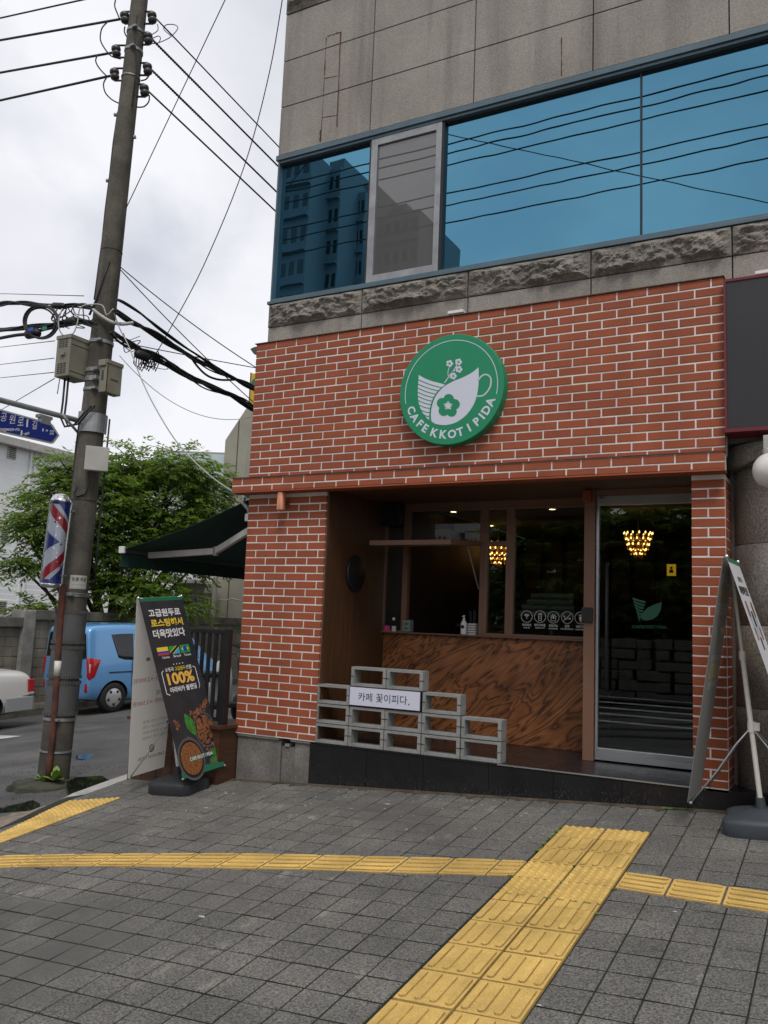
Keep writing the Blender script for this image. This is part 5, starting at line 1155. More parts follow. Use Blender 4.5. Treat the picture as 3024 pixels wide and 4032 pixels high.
for k, (i, (s_, e)) in enumerate(zip(insL, lft)):
    c = PD(*i, .02); insul(c, -1); a = c+Vector((-.04, 0, 0)); b = onY(*e, .08)
    d = (b-a); b2 = a+d*4.0+EZ*(-.0*d.length); pts = sagline(a, b2, .0, 30)
    wire(pts, .014 if k else .01, 'black power line leaving the pole to the left, %s of the four' % nm[k], PLg)
rgt = [(1200, 965), (1200, 1075), (1200, 1245), (1200, 1315)]
rgt = [(1080, 560), (1088, 648), (1088, 755), (1085, 832)]
for k, (i, e) in enumerate(zip(insR, rgt)):
    c = PD(*i, .04); insul(c, 1); a = c+Vector((.03, .02, 0)); b = onX(*e, -6.45+.08*k); d = b-a; pts = sagline(a, a+d*2.2, .0, 20)
    wire(pts, (.009, .012, .012, .011)[k], 'black power line from the pole to behind the building edge, %s of the four' % nm[k], PLg)
    wp = MB(); q = d.normalized()
    if k in (1, 2):
        for j in range(26): t = j*.03; wp.tube([a+q*t+Vector((0, 0, .018)), a+q*(t+.012)+Vector((0, 0, -.018))], .006, 4)
        wp.build('wire_tie', M['cable'], pole)
# jumper loops
def loop(pp, r_=.009, fr=.0, m='cable', nm='jumper_wire', par=None):
    q = curve([(float(x), float(y)) for x, y in pp], 6); mb = MB(); mb.tube([PD(x, y, fr) for x, y in q], r_, 5); return mb.build(nm, M[m], par or pole)
for pp in (((425, 85), (402, 110), (395, 145), (400, 170), (418, 200)), ((418, 200), (440, 222), (475, 232)), ((385, 214), (377, 240), (392, 270), (420, 300)), ((420, 305), (408, 330), (415, 365), (440, 392), (468, 407)), ((620, 95), (622, 118), (605, 132), (590, 138)), ((588, 295), (575, 312), (555, 318)), ((588, 375), (586, 400), (566, 420), (537, 422)), ((455, 0), (452, 25), (465, 60), (470, 72)), ((492, 105), (490, 125), (500, 145), (515, 148)), ((600, 172), (625, 168), (665, 150), (692, 125), (700, 108), (685, 97), (655, 98), (645, 115), (672, 140)), ((600, 152), (622, 142), (632, 150), (626, 168))):
    loop(pp, .008 if pp[0][0] < 595 else .005)
# thin lines crossing the sky
_s, _e = PD(494, 825), onY(905, -40, -.35); wire([_s, _e, _s+(_e-_s)*3], .005, 'thin grey wire rising steeply from the middle of the pole past the building corner', None, 'cable', 'drop_wire', 'wire')
pA = onY(1118, -40, -.2); pB = PD(700, 1180); c3 = curve([(1118, -40), (1060, 290), (960, 660), (800, 1050), (650, 1330), (612, 1395)], 6)
w3 = [atD(x, y, 7.6+1.6*(i/len(c3))) for i, (x, y) in enumerate(c3)]; w3 = [w3[0]+(w3[0]-w3[3])*k for k in (40, 15, 5)]+w3; wire(w3, .005, 'thin wire curving down from the top of the photo to the cable bundle', None, 'cable', 'drop_wire', 'wire')
for k, (a, b, l) in enumerate((((472, 1050), (1010, 1435), 'thin wire from the pole to the roof edge, upper of the crossing pair'), ((472, 1060), (1020, 1590), 'thin wire from the pole to the yellow sign, lower of the crossing pair'))):
    s_ = PD(*a, .05); e = onX(*b, -5.9); wire(sagline(s_, s_+(e-s_)*1.25, .06), .006, l, None, 'cable', 'drop_wire', 'wire')
cq = curve([(445, 1215), (470, 1290), (510, 1370), (560, 1500), (620, 1620), (700, 1745), (800, 1850), (900, 1925), (975, 1962)], 6)
dA, dB = depth(ax(4))-.15, (onY(975, 1962, .1)-CAM).dot(_w)
wire([atD(x, y, dA+(dB-dA)*max(0, (i-8))/(len(cq)-9)) for i, (x, y) in enumerate(cq)], .0065, 'white cable drooping from the pole to the end of the green awning', None, 'cable_grey', 'drop_cable', 'cable')
for k, (a, b, l) in enumerate((((330, 1165), (-40, 1155), 'thin wire level with the top of the cable bundle left of the pole'), ((215, 1342), (-40, 1372), 'thin wire left of the beige cabinet, topmost of four'), ((213, 1410), (-40, 1440), 'thin wire left of the beige cabinet, second of four'), ((212, 1466), (-40, 1492), 'thin wire left of the beige cabinet, third of four'), ((215, 1490), (-40, 1640), 'thin wire slanting down left of the beige cabinet to behind the street sign'))):
    s_ = PD(*a); e = onY(*b, 3); wire(sagline(s_, s_+(e-s_)*2, .0), .005, l, 'thin wires left of the pole', 'cable', 'drop_wire', 'wire')
s_ = onX(820, 1352, -7.5); wire(sagline(onX(440, 1340, -7.2), onX(1060, 1348, -6.5)+Vector((0, 2, 0)), .02), .006, 'thin level wire behind the cable bundle right of the pole', None, 'cable', 'drop_wire', 'wire')
s_ = PD(470, 1400); wire(sagline(s_, onX(985, 1643, -6.2), .25), .004, 'thin pale wire sagging from the pole to the beige gable', None, 'cable_grey', 'drop_wire', 'wire')
# telecom cable bundles
def bundle(cen, name, label, spread, nn, r_, mode):
    t = thing(name, label, 'cable bundle', tuple(cen[0])); rr = random.Random(len(label))
    for k in range(nn):
        ph, ph2, am = rr.random()*6, rr.random()*6, spread*rr.uniform(.3, 1); f1, f2 = rr.uniform(.6, 1.6), rr.uniform(.6, 1.6); mb = MB(); pts = []
        for i, p in enumerate(cen):
            pts.append(p+Vector((0, math.sin(ph2+i*f2*.25)*am, math.sin(ph+i*f1*.3)*am)) if mode == 'x' else p+Vector((math.sin(ph2+i*f2*.25)*am, 0, math.sin(ph+i*f1*.3)*am)))
        mb.tube(pts, r_*rr.uniform(.6, 1.25), 5); mb.build('strand', M['cable'], t)
    return t
def path(pp, fn, k=5): return [fn(x, y) for x, y in curve([(float(a), float(b)) for a, b in pp], k)]
fnl = lambda x, y: onY(x, y, -.02)
b1 = bundle(path(((-60, 1203), (0, 1199), (70, 1196), (160, 1200), (250, 1205), (330, 1208), (390, 1222)), fnl), 'cable_bundle', 'bundle of black telecom cables left of the pole, upper run', .028, 6, .012, 'x')
b2 = bundle(path(((-60, 1300), (0, 1297), (100, 1291), (180, 1283), (250, 1270), (310, 1262), (390, 1290)), fnl), 'cable_bundle', 'bundle of black telecom cables left of the pole, lower run through the coil', .03, 7, .013, 'x')
b3 = bundle(path(((-60, 1345), (0, 1332), (60, 1322), (110, 1315), (170, 1298), (240, 1285), (320, 1270)), fnl), 'cable_bundle', 'thick black cable with a splice left of the pole, under the coil', .004, 2, .016, 'x')
for (a, b, r_) in (((100, 1320), (158, 1308), .05), ((265, 1268), (300, 1262), .045), ((205, 1203), (255, 1205), .035)):
    mb = MB(); A_, B_ = onY(*a, -.06), onY(*b, -.06); mb.tube([A_, A_+(B_-A_)*.15, A_+(B_-A_)*.85, B_], [.012, r_, r_, .012], 10); mb.build('splice_closure', M['cable'], b3)
fnr = lambda x, y: onX(x, y, -6.62+.25*(x-450)/540)
b4 = bundle(path(((452, 1222), (520, 1262), (580, 1298), (660, 1352), (740, 1398), (820, 1440), (900, 1480), (960, 1510), (1015, 1535)), fnr), 'cable_bundle', 'bundle of black telecom cables right of the pole, upper run to the building', .03, 6, .012, 'y')
b5 = bundle(path(((440, 1310), (500, 1345), (560, 1382), (640, 1425), (720, 1468), (800, 1508), (880, 1545), (950, 1580), (1020, 1625)), fnr), 'cable_bundle', 'bundle of black telecom cables right of the pole, lower run to the building', .04, 8, .012, 'y')
b6 = bundle(path(((462, 1180), (490, 1195), (560, 1240), (640, 1300), (740, 1375), (850, 1450), (1015, 1545)), fnr), 'cable_bundle', 'pair of black cables from the clamp on the pole above the upper run', .012, 2, .014, 'y')
mb = MB(); mb.tube([fnr(*p) for p in curve([(745, 1395), (775, 1440), (815, 1478), (865, 1495), (930, 1495)], 6)], .013, 7); mb.build('slack_cable', M['cable'], b4)
mb = MB(); A_, B_ = fnr(530, 1388), fnr(590, 1412); mb.tube([A_, A_+(B_-A_)*.15, A_+(B_-A_)*.85, B_], [.012, .05, .05, .012], 10)
for k in range(9):
    x = 530+k*9; mb.tube([fnr(x, 1400), fnr(x-4+k, 1430+5*(k % 4)), fnr(x+10, 1450+6*(k % 3)), fnr(x+26, 1425)], .006, 5)
mb.build('splice_closure', M['cable'], b5)
for k in range(7):
    rr = random.Random(k); x = 455+rr.random()*130; y = 1290+rr.random()*60+(x-455)*.5
    mb = MB(); q = curve([(x, y), (x+rr.uniform(-20, 60), y+rr.uniform(20, 70)), (x+rr.uniform(30, 90), y+rr.uniform(0, 60)), (x+rr.uniform(10, 70), y+rr.uniform(-20, 20))], 6); mb.tube([fnr(*p) for p in q], .005, 4); mb.build('loose_loop', M['cable'], b5)
for k in range(10):
    rr = random.Random(k+40); x = 220+rr.random()*120; y = 1200+rr.random()*30
    mb = MB(); q = curve([(x, y), (x+rr.uniform(-30, 30), y+rr.uniform(20, 60)), (x+rr.uniform(0, 60), y+rr.uniform(30, 80)), (x+rr.uniform(20, 80), y+rr.uniform(50, 90))], 6); mb.tube([onY(p[0], p[1], -.08) for p in q], .006, 4); mb.build('loose_loop', M['cable'], b2)
co = thing('cable_coil', 'big ring of coiled black cable hanging on the bundle left of the pole', 'cable coil', tuple(onY(160, 1335, -.1)))
for k, (rx, ry, dx, dy) in enumerate(((66, 63, 0, 0), (60, 58, -2, 3), (70, 66, 2, -2), (63, 64, 6, 2))):
    mb = MB(); mb.tube([onY(160+dx+rx*math.cos(i*math.tau/40), 1268+dy+ry*math.sin(i*math.tau/40), -.1-.012*k) for i in range(40)], .010, 6, 0, True); mb.build('turn', M['cable'], co)
for (x, y, m_, w) in ((122, 1297, 'tag_blue', 18), (175, 1293, 'tag_green', 22)):
    mb = MB(); c = onY(x, y, -.16); mb.bbox(c.x-.035, c.x+.035, c.y-.004, c.y+.004, c.z-.02, c.z+.02, .002); mb.build('tag', mat(m_, (.02, .08, .4) if 'blue' in m_ else (.01, .2, .12), .5), co)
mb = MB(); q = curve([(245, 1215), (230, 1270), (240, 1310), (265, 1325), (290, 1310), (305, 1270), (318, 1210), (370, 1198), (405, 1205), (420, 1240), (446, 1215)], 5); mb.tube([PD(x, y, .17) for x, y in q], .007, 5); mb.build('pale_cable', M['cable_grey'], co)
# white spiral hose wrapped across the pole
mb = MB(); q = curve([(365, 1218), (400, 1245), (440, 1268), (480, 1276), (525, 1271)], 8); pts = [PD(x, y, .17) for x, y in q]; mb.tube(pts, [.016+.004*(i % 2) for i in range(len(pts))], 8); mb.build('cable_guard', M['cable_grey'], None, 'white ribbed cable guard slanting across the front of the pole', 'cable guard')
# beige cabinet, small cabinet, white box ------------------------------------------------------
def zbp(x, y): return (x/2.765, 1150+y/2.765)
cdp = depth(ax(4))-.12
def cabinet(name, label, corner_t, corner_b, wl, wr, D, fn):
    T_ = atD(*zbp(*corner_t), D); B_ = atD(*zbp(*corner_b), D-.05); z0, z1 = B_.z, T_.z; c = (T_+B_)/2
    t = thing(name, label, 'cabinet', (c.x-wl/2, c.y+wr/2, z0)); mb = MB(); x0, x1, y0, y1 = c.x-wl, c.x, c.y, c.y+wr
    mb.bbox(x0, x1, y0, y1, z0, z1, .006); mb.bbox(x0-.008, x1+.008, y0-.008, y1+.006, z1-.035, z1+.006, .004); mb.build('case', M['cabinet'], t); fn(t, x0, x1, y0, y1, z0, z1); return t
def f1(t, x0, x1, y0, y1, z0, z1):
    mb = MB(); w = x1-x0
    for zc in (z0+.34*(z1-z0)*.55, z0+.83*(z1-z0)):
        for i in range(6):
            for j in range(3): a = x0+w*(.18+.22*j); mb.box(a, a+w*.16, y0-.004, y0+.001, zc-.05+i*.02, zc-.043+i*.02)
    mb.build('louvre', M['dark'], t); mb = MB(); mb.bbox(x0+w*.40, x0+w*.68, y0-.022, y0+.001, z0+.5*(z1-z0), z0+.5*(z1-z0)+.035, .004); mb.build('latch', M['cabinet'], t)
    mb = MB(); mb.box(x1-.001, x1+.002, y0+.01, y1-.01, z1-.10, z1-.094); mb.box(x1-.001, x1+.002, y0+.01, y1-.01, z0+.05, z0+.056); mb.build('seam', M['dark'], t)
    mb = MB(); q = ax((z0+z1)/2); mb.bbox(x1-.12, q.x, y1+.0, y1+.05, z0+.06, z0+.1, .003); mb.bbox(x1-.12, q.x, y1, y1+.05, z1-.14, z1-.1, .003); mb.build('mounting_bracket', M['galv'], t)
    mb = MB()
    for k in range(2): a = Vector((x0+w*(.35+.25*k), y0+.08, z0)); mb.tube([a, a-EZ*.25, a+Vector((-.01, 0, -.42)), a+Vector((.06, 0, -.52)), a+Vector((.18, .02, -.5)), a+Vector((.27, .05, -.38)), a+Vector((.31, .1, -.3))], .011, 6)
    mb.build('tail_cable', M['cable'], t); mb = MB(); mb.tube([(x0-.01, y0+.1, z1-.1), (x0-.03, y0+.1, z0), (x0-.045, y0+.1, z0-.15)], .005, 5); mb.build('loose_wire', M['cable'], t)
cabinet('service_cabinet', 'large beige louvred cabinet mounted on the left side of the pole', (772, 458), (746, 905), .205, .26, cdp-.05, f1)
def f2(t, x0, x1, y0, y1, z0, z1):
    mb = MB()
    for i in range(6): z = z0+(z1-z0)*(.38+.055*i); mb.box(x0+.03, x0+.06, y0-.004, y0+.001, z, z+.008)
    mb.build('louvre', M['dark'], t); mb = MB(); mb.bbox(x0-.01, x1-.01, y0-.02, y0+.02, z1-.06, z1+.005, .004); mb.build('hood', M['cabinet'], t)
    mb = MB(); zc = (z0+z1)/2-.02
    for k in range(5): mb.box(x1-.001, x1+.002, y0+.06+k*.021, y0+.073+k*.021, zc-.012, zc+.005)
    mb.build('print', M['print_black'], t); mb = MB(); mb.bbox(x1-.004, x1+.003, y0+.002, y0+.014, z0, z1-.03, .001); mb.build('rust_edge', M['rust'], t)
cabinet('service_cabinet', 'smaller beige cabinet strapped to the front of the pole', (1168, 735), (1152, 1080), .10, .21, depth(ax(3.9))-.29, f2)
T_ = PD(595/1.659, 1150+1010/1.659, .23); zz1, zz0 = pz(1150+1012/1.659), pz(1150+1165/1.659); c = PD(632/1.659, 1150+1090/1.659, .20)
mb = MB(); Mx = Matrix.Translation(c) @ Matrix.Rotation(R(48), 4, 'Z'); mb.bbox(-.115, .115, -.035, .035, -(zz1-zz0)/2, (zz1-zz0)/2, .008, 0, Mx); t = mb.build('meter_box', M['cab_white'], None, 'plain grey-white box on the pole below the street sign arm', 'meter box')
# street name sign ------------------------------------------------------------------------------
ss = thing('street_sign', 'blue street name sign with white Korean lettering hanging from an arm on the pole', 'street sign', tuple(PD(300, 1660)))
e = PD(855/2.765, 1150+1395/2.765, .0); XS = e.x-.02
a1, a2 = onX(0, 1150+1175/2.765, XS), onX(860/2.765, 1150+1400/2.765, XS); d = a1-a2
mb = MB(); mb.cyl(a2-d.normalized()*.08, a2+d*1.9, .028, n=14); mb.build('arm', M['galv'], ss)
mb = MB(); z = a2.z; q = ax(z); mb.bbox(q.x-.05, q.x+.02, q.y-prad(z)-.03, q.y-prad(z)+.05, z-.07, z+.07, .006); mb.tube([q+Vector((-.03, -prad(z)-.03, -.16)), q+Vector((-.03, -prad(z)-.25, -.02))], .014, 6); mb.build('arm_bracket', M['galv'], ss)
def sgn(x, y): p = onX(x/2.765, 1150+y/2.765, XS+.03); return (p.y, p.z)
tl, tr, tip, br_ = sgn(0, 1272), sgn(575, 1432), sgn(650, 1562), sgn(588, 1655); bl_ = sgn(0, 1525)
sl = (tr[1]-tl[1])/(tr[0]-tl[0]); W_ = 1.5
z_t = lambda y: tr[1]+sl*(y-tr[0]); z_b = lambda y: br_[1]+(br_[1]-bl_[1])/(br_[0]-bl_[0])*(y-br_[0])
o = [(tr[0]-W_, z_t(tr[0]-W_)), (tr[0]-W_, z_b(tr[0]-W_)), (br_[0]-.02, z_b(br_[0]-.02)), (br_[0], br_[1]+.01), tip, (tr[0]+.01, tr[1]-.015), (tr[0]-.02, z_t(tr[0]-.02))]
cy_, cz_ = sum(p[0] for p in o)/7, sum(p[1] for p in o)/7
mb = MB(); mb.prism(o, Vector((XS+.01, 0, 0)), EY, EZ, EX, .018); mb.build('border', M['cab_white'], ss)
mb = MB(); ins = [(p[0]+(.02 if p[0] < cy_ else -.022)*(1 if p is not tip else 1.4), p[1]+(.016 if p[1] < cz_ else -.016)*(0 if p is tip else 1)) for p in o]; mb.prism(ins, Vector((XS+.0285, 0, 0)), EY, EZ, EX, .002); mb.build('panel', M['sign_blue'], ss)
mb = MB()
def stxt(s_, x0, x1, yt, yb, bold=.02):
    (ya, za), (yb2, zb) = sgn(x0, (yt+yb)/2), sgn(x1, (yt+yb)/2)
    slope = sl; h = abs(sgn(x0, yt)[1]-sgn(x0, yb)[1]); vs, fs = glyphs(s_, bold); a = np.array(vs); lo, hi = a.min(0), a.max(0); v0 = []
    for p in vs:
        u = (p[0]-lo[0])/(hi[0]-lo[0]); v = (p[1]-(lo[1]+hi[1])/2)/(hi[1]-lo[1]); v0.append((XS+.0322, ya+(yb2-ya)*u, za+(zb-za)*u+v*h))
    mb.add(v0, fs)
for ch, a, b in (('공', 5, 72), ('원', 100, 165), ('로', 192, 258), ('1', 286, 304), ('길', 348, 402)):
    y = 1362+(a-5)*.245; stxt(ch, a, b, y-48, y+48 if ch != '1' else y+40, .0)
stxt('1', 460, 472, 1483, 1518, .0); stxt('→', 492, 522, 1492, 1524, .03); stxt('22', 540, 584, 1504, 1550, .015); stxt('ongwon-ro', -10, 212, 1482, 1526, .015); stxt('1', 224, 242, 1505, 1560, .02); stxt('-gil', 248, 315, 1522, 1560, .015)
mb.build('lettering', M['print_white'], ss)
mb = MB(); y0_ = sgn(500, 1400)[0]; zt0 = z_t(y0_); mb.bbox(XS-.02, XS+.035, y0_-.06, y0_+.06, zt0-.03, zt0+.035, .006); mb.bbox(XS-.035, XS+.035, y0_-.08, y0_+.08, zt0+.03, zt0+.065, .006); mb.build('hanger', M['galv'], ss)
# barber pole ------------------------------------------------------------------------------------
bt, bb_ = PD(390/1.659, 1700+455/1.659, .32), PD(335/1.659-2, 1700+990/1.659, .32)
bt = Vector((bb_.x+.035, bb_.y+.01, bt.z)); bp = thing('barber_pole', 'barber pole with red, white and blue zigzag stripes fixed to the leaning pole', 'barber pole', tuple(bb_))
axb = (bt-bb_); Lb = axb.length; _bz = axb.normalized(); _bx = (EX-_bz*_bz.x).normalized(); _by = _bz.cross(_bx); Mb = Matrix(((_bx.x, _by.x, _bz.x, bb_.x), (_bx.y, _by.y, _bz.y, bb_.y), (_bx.z, _by.z, _bz.z, bb_.z), (0, 0, 0, 1)))
def lat(prof, m_, nm, n=36):
    mb = MB(); vs = [Mb @ Vector((r_*math.cos(i*math.tau/n), r_*math.sin(i*math.tau/n), h)) for r_, h in prof for i in range(n)]
    mb.add(vs, [(j*n+i, j*n+(i+1) % n, (j+1)*n+(i+1) % n, (j+1)*n+i) for j in range(len(prof)-1) for i in range(n)], 0, True); return mb.build(nm, m_, bp)
lat([(.092, .03), (.092, Lb-.03)], M['sign_white'], 'drum')
vr = _r; n = 48; hz = Lb*.5
red, blu = MB(), MB()
va = math.atan2(CAM.y-bb_.y, CAM.x-bb_.x) 
def band(b, f0, f1):
    N_ = 40; lo_, hi_ = [], []
    for i in range(N_+1):
        u = -1+2*i/N_; t_ = va+R(86)*u; a, c = f0(u), f1(u); a, c = max(a, .035), min(c, Lb-.035); c = max(c, a)
        lo_.append(Mb @ Vector((.0935*math.cos(t_), .0935*math.sin(t_), a))); hi_.append(Mb @ Vector((.0935*math.cos(t_), .0935*math.sin(t_), c)))
    b.add(lo_+hi_, [(i, i+1, N_+2+i, N_+1+i) for i in range(N_)], 0, True)
k_ = Lb*.22; mid = Lb*.50
band(red, lambda u: mid+.05+Lb*.16-k_*u*.75, lambda u: mid+.05+Lb*.30-k_*u*.75); band(red, lambda u: mid-.05-Lb*.30+k_*u*.75, lambda u: mid-.05-Lb*.16+k_*u*.75)
band(blu, lambda u: mid-max(0, (.25-u))*Lb*.115, lambda u: mid+max(0, (.25-u))*Lb*.115)
band(blu, lambda u: Lb-.03-max(0, u+.15)*Lb*.20, lambda u: Lb); band(blu, lambda u: 0, lambda u: .03+max(0, u+.15)*Lb*.20)
red.build('red_stripes', mat('barber_red', (.42, .015, .03), .35), bp); blu.build('blue_stripes', mat('barber_blue', (.02, .035, .25), .35), bp)
mb = MB(); rr = random.Random(2)
for i in range(16):
    t_ = va+R(rr.uniform(-70, 70)); h = Lb*(.08+.84*(i+.5)/16); s_ = rr.uniform(.012, .024)
    def pt(dx, dz): return Mb @ Vector((.0945*math.cos(t_+dx/.09), .0945*math.sin(t_+dx/.09), h+dz))
    mb.add([pt(0, s_), pt(-s_*.22, s_*.22), pt(-s_, 0), pt(-s_*.22, -s_*.22), pt(0, -s_), pt(s_*.22, -s_*.22), pt(s_, 0), pt(s_*.22, s_*.22)], [tuple(range(8))])
mb.build('stars', M['chrome'], bp)
lat([(.096, .0), (.096, .035), (.092, .036)], mat('barber_rim', (.03, .05, .25), .35), 'rim'); lat([(.092, Lb-.036), (.096, Lb-.035), (.096, Lb-.008)], mat('barber_rim', (.03, .05, .25), .35), 'rim')
lat([(.1, Lb-.008), (.102, Lb+.005), (.098, Lb+.022), (.09, Lb+.026), (.085, Lb+.045), (.06, Lb+.065), (.03, Lb+.073), (0, Lb+.075)], M['chrome'], 'cap'); lat([(.096, 0), (.102, -.005), (.1, -.02), (.09, -.035), (.05, -.045), (0, -.047)], M['chrome'], 'cap')
lat([(.106, -.0), (.106, Lb)], glass_mat('clear_tube', (.96, .97, .97), .8), 'glass_tube')
mb = MB()
for h in (.08, Lb-.08): a = Mb @ Vector((0, 0, h)); q = ax(a.z); dd = (q-a); dd.z = 0; dd.normalize(); mb.cyl(a+dd*.1, q, .014, n=8)
mb.build('bracket', M['galv'], bp)
# moss-covered footing and weeds ------------------------------------------------------------------
mb = MB(); c = ax(-.2); rr = random.Random(1); n = 26; rows = [(.0, .30), (.055, .285), (.075, .25), (.08, .1)]
fz = road_h(c.x+.1, c.y-.2)
vs = [Vector((c.x+.06+r_*1.05*math.cos(i*math.tau/n)*(1+.12*math.sin(3*i)), c.y-.12+r_*1.2*math.sin(i*math.tau/n)*(1+.1*math.sin(2.3*i)), fz-.03+h+rr.uniform(-.008, .008))) for h, r_ in rows for i in range(n)]
mb.add(vs, [(j*n+i, j*n+(i+1) % n, (j+1)*n+(i+1) % n, (j+1)*n+i) for j in range(3) for i in range(n)]+[tuple(3*n+i for i in range(n))]); mb.build('pole_footing', M['moss'], None, 'low mossy concrete footing around the base of the utility pole', 'footing')
def weed(c, s_, label, seed):
    mb = MB(); rr = random.Random(seed)
    for k in range(15):
        a = rr.random()*6.28; L_ = s_*rr.uniform(.5, 1); el = R(rr.uniform(25, 80)); d = Vector((math.cos(a)*math.cos(el), math.sin(a)*math.cos(el), math.sin(el))); sd_ = Vector((-math.sin(a), math.cos(a), 0)); pts = []
        for i in range(5): t_ = i/4; p = c+d*L_*t_-EZ*L_*.25*t_*t_; w = s_*.17*math.sin(math.pi*(.1+.85*t_))*(1+.3*(i % 2)); pts += [p-sd_*w, p+sd_*w]
        mb.add(pts, [(2*i, 2*i+1, 2*i+3, 2*i+2) for i in range(4)])
    mb.build('weed', M['weed'], None, label, 'weed', 'weeds at the foot of the pole')
weed(road_hit(175, 3092)+Vector((.02, -.03, .05)), .13, 'broad light green weed in front of the pole foot, left of the taller one', 1); weed(PD(216, 3075, .2)+EZ*.0, .19, 'taller light green weed at the right of the pole foot', 2)
# weeds between the tactile blocks, pale litter
mb = MB(); rr = random.Random(6)
def sprig(x, y, s_):
    z = ground(x, y)
    for k in range(7):
        a = rr.random()*6.28; l = s_*rr.uniform(.4, 1); p = Vector((x+rr.uniform(-s_, s_)*.7, y+rr.uniform(-s_, s_)*.7, z+.002)); d = Vector((math.cos(a)*.7, math.sin(a)*.7, .6)).normalized()*l; w = Vector((-math.sin(a), math.cos(a), 0))*l*.22; mb.add([p-w, p+d*.6+w, p+d, p+d*.6-w], [(0, 1, 2, 3)])
for _ in range(34): sprig(TX0-.005+rr.uniform(-.012, .008), rr.uniform(-1.1, -.6), .016)
for x0, x1, y0, n in ((TX0, TX1, -1.785, 26), (TX0, xm, -1.877, 10), (TX0, xm, -1.54, 8), (xm-.03, xm+.03, -1.285, 16), (xm-.02, xm+.02, -1.78, 14), (-2.02, -1.99, -1.36, 5), (TX1-.02, TX1+.02, -1.56, 8), (TX1, TX1+.02, -1.9, 6), (TX0-.03, TX0+.03, -1.53, 12)):
    for _ in range(n): sprig(rr.uniform(x0, x1), y0+rr.uniform(-.008, .008), .013)
for _ in range(50): sprig(rr.uniform(-1.15, -.95), -.02+rr.uniform(-.03, .005), .016)
for _ in range(10): sprig(xm+rr.uniform(-.006, .006), rr.uniform(-3.5, -1.9), .010)
mb.build('joint_weeds', M['weed'], kind='stuff')
mb = MB()
for _ in range(75):
    x, y = (rr.uniform(-4.9, -1.9), -abs(rr.gauss(.35, .25))-.05) if rr.random() < .8 else (rr.uniform(-5, 0), rr.uniform(-3.5, -.3)); s_ = rr.uniform(.004, .014)*(2.2 if rr.random() < .12 else 1); a0 = rr.random()*6; z = ground(x, y); k = 6; asp = rr.uniform(.3, .8)
    vs = [(x+s_*math.cos(a0+i*math.tau/k), y+asp*s_*math.sin(a0+i*math.tau/k), z+.0005) for i in range(k)]+[(x, y, z+.004)]; mb.add(vs, [(i, (i+1) % k, k) for i in range(k)])
mb.build('litter', M['kerb'], kind='stuff')
mb = MB(); rr = random.Random(16); prev = None; x = -4.8; top_, bot_ = [], []
while x < .2:
    w = .035+.03*rr.random()+(.05 if rr.random() < .1 else 0); top_.append((x, -.001)); bot_.append((x, -w)); x += .03
vs = [(x, y, ground(x, y)+.006) for x, y in top_]+[(x, y, ground(x, y)+.0025) for x, y in bot_]; n = len(top_)
mb.add(vs, [(n+i, n+i+1, i+1, i) for i in range(n-1)]); mb.build('dirt', mat('wall_foot_dirt', (.085, .062, .04), .95, var=.5, vs=9, fine=.4, fs=90), kind='stuff')
# ================================================================== CARS
def loft_car(st, cuts, paint, name, parent, lev=1):
    """st: list of (y, half-profile [(x,z)...] from bottom centre to roof centre); cuts: wheel wells (y,z,r)"""
    k = len(st[0][1]); bm = bmesh.new(); rows = []
    for y, pr in st:
        ring_ = [Vector((x, y, z)) for x, z in pr]+[Vector((-x, y, z)) for x, z in pr[-2:0:-1]]
        rows.append([bm.verts.new(v) for v in ring_])
    n = len(rows[0])
    for a, b in zip(rows, rows[1:]):
        for i in range(n): bm.faces.new((a[i], a[(i+1) % n], b[(i+1) % n], b[i]))
    bm.faces.new(rows[0][::-1]); bm.faces.new(rows[-1]); bmesh.ops.recalc_face_normals(bm, faces=bm.faces[:])
    me = bpy.data.meshes.new(name); bm.to_mesh(me); bm.free()
    o = bpy.data.objects.new(name, me); COL.objects.link(o)
    s = o.modifiers.new('s', 'SUBSURF'); s.levels = s.render_levels = 2
    cs = []
    for (y, z, r_) in cuts:
        mb = MB(); mb.cyl((-2, y, z), (2, y, z), r_, n=40); cm = mb.mesh('cut'); c = bpy.data.objects.new('cut', cm); COL.objects.link(c); cs.append(c)
        b = o.modifiers.new('b', 'BOOLEAN'); b.operation = 'DIFFERENCE'; b.object = c; b.solver = 'EXACT'
    me2 = bpy.data.meshes.new_from_object(o.evaluated_get(bpy.context.evaluated_depsgraph_get()))
    o.modifiers.clear(); o.data = me2; me2.name = name
    for c in cs: bpy.data.objects.remove(c)
    for p in me2.polygons: p.use_smooth = True
    me2.materials.clear(); me2.materials.append(M['tyre']); me2.materials.append(paint)
    for p in me2.polygons:
        c = p.center; inw = any(math.hypot(c.y-y, c.z-z) < r_+.004 and abs(math.hypot(c.y-y, c.z-z)-r_) < .06 and abs(p.normal.x) < .6 for y, z, r_ in cuts)
        p.material_index = 0 if inw or (p.normal.z < -.8) else 1
    try: me2.set_sharp_from_angle(angle=R(38))
    except Exception: pass
    put(o, parent); return o
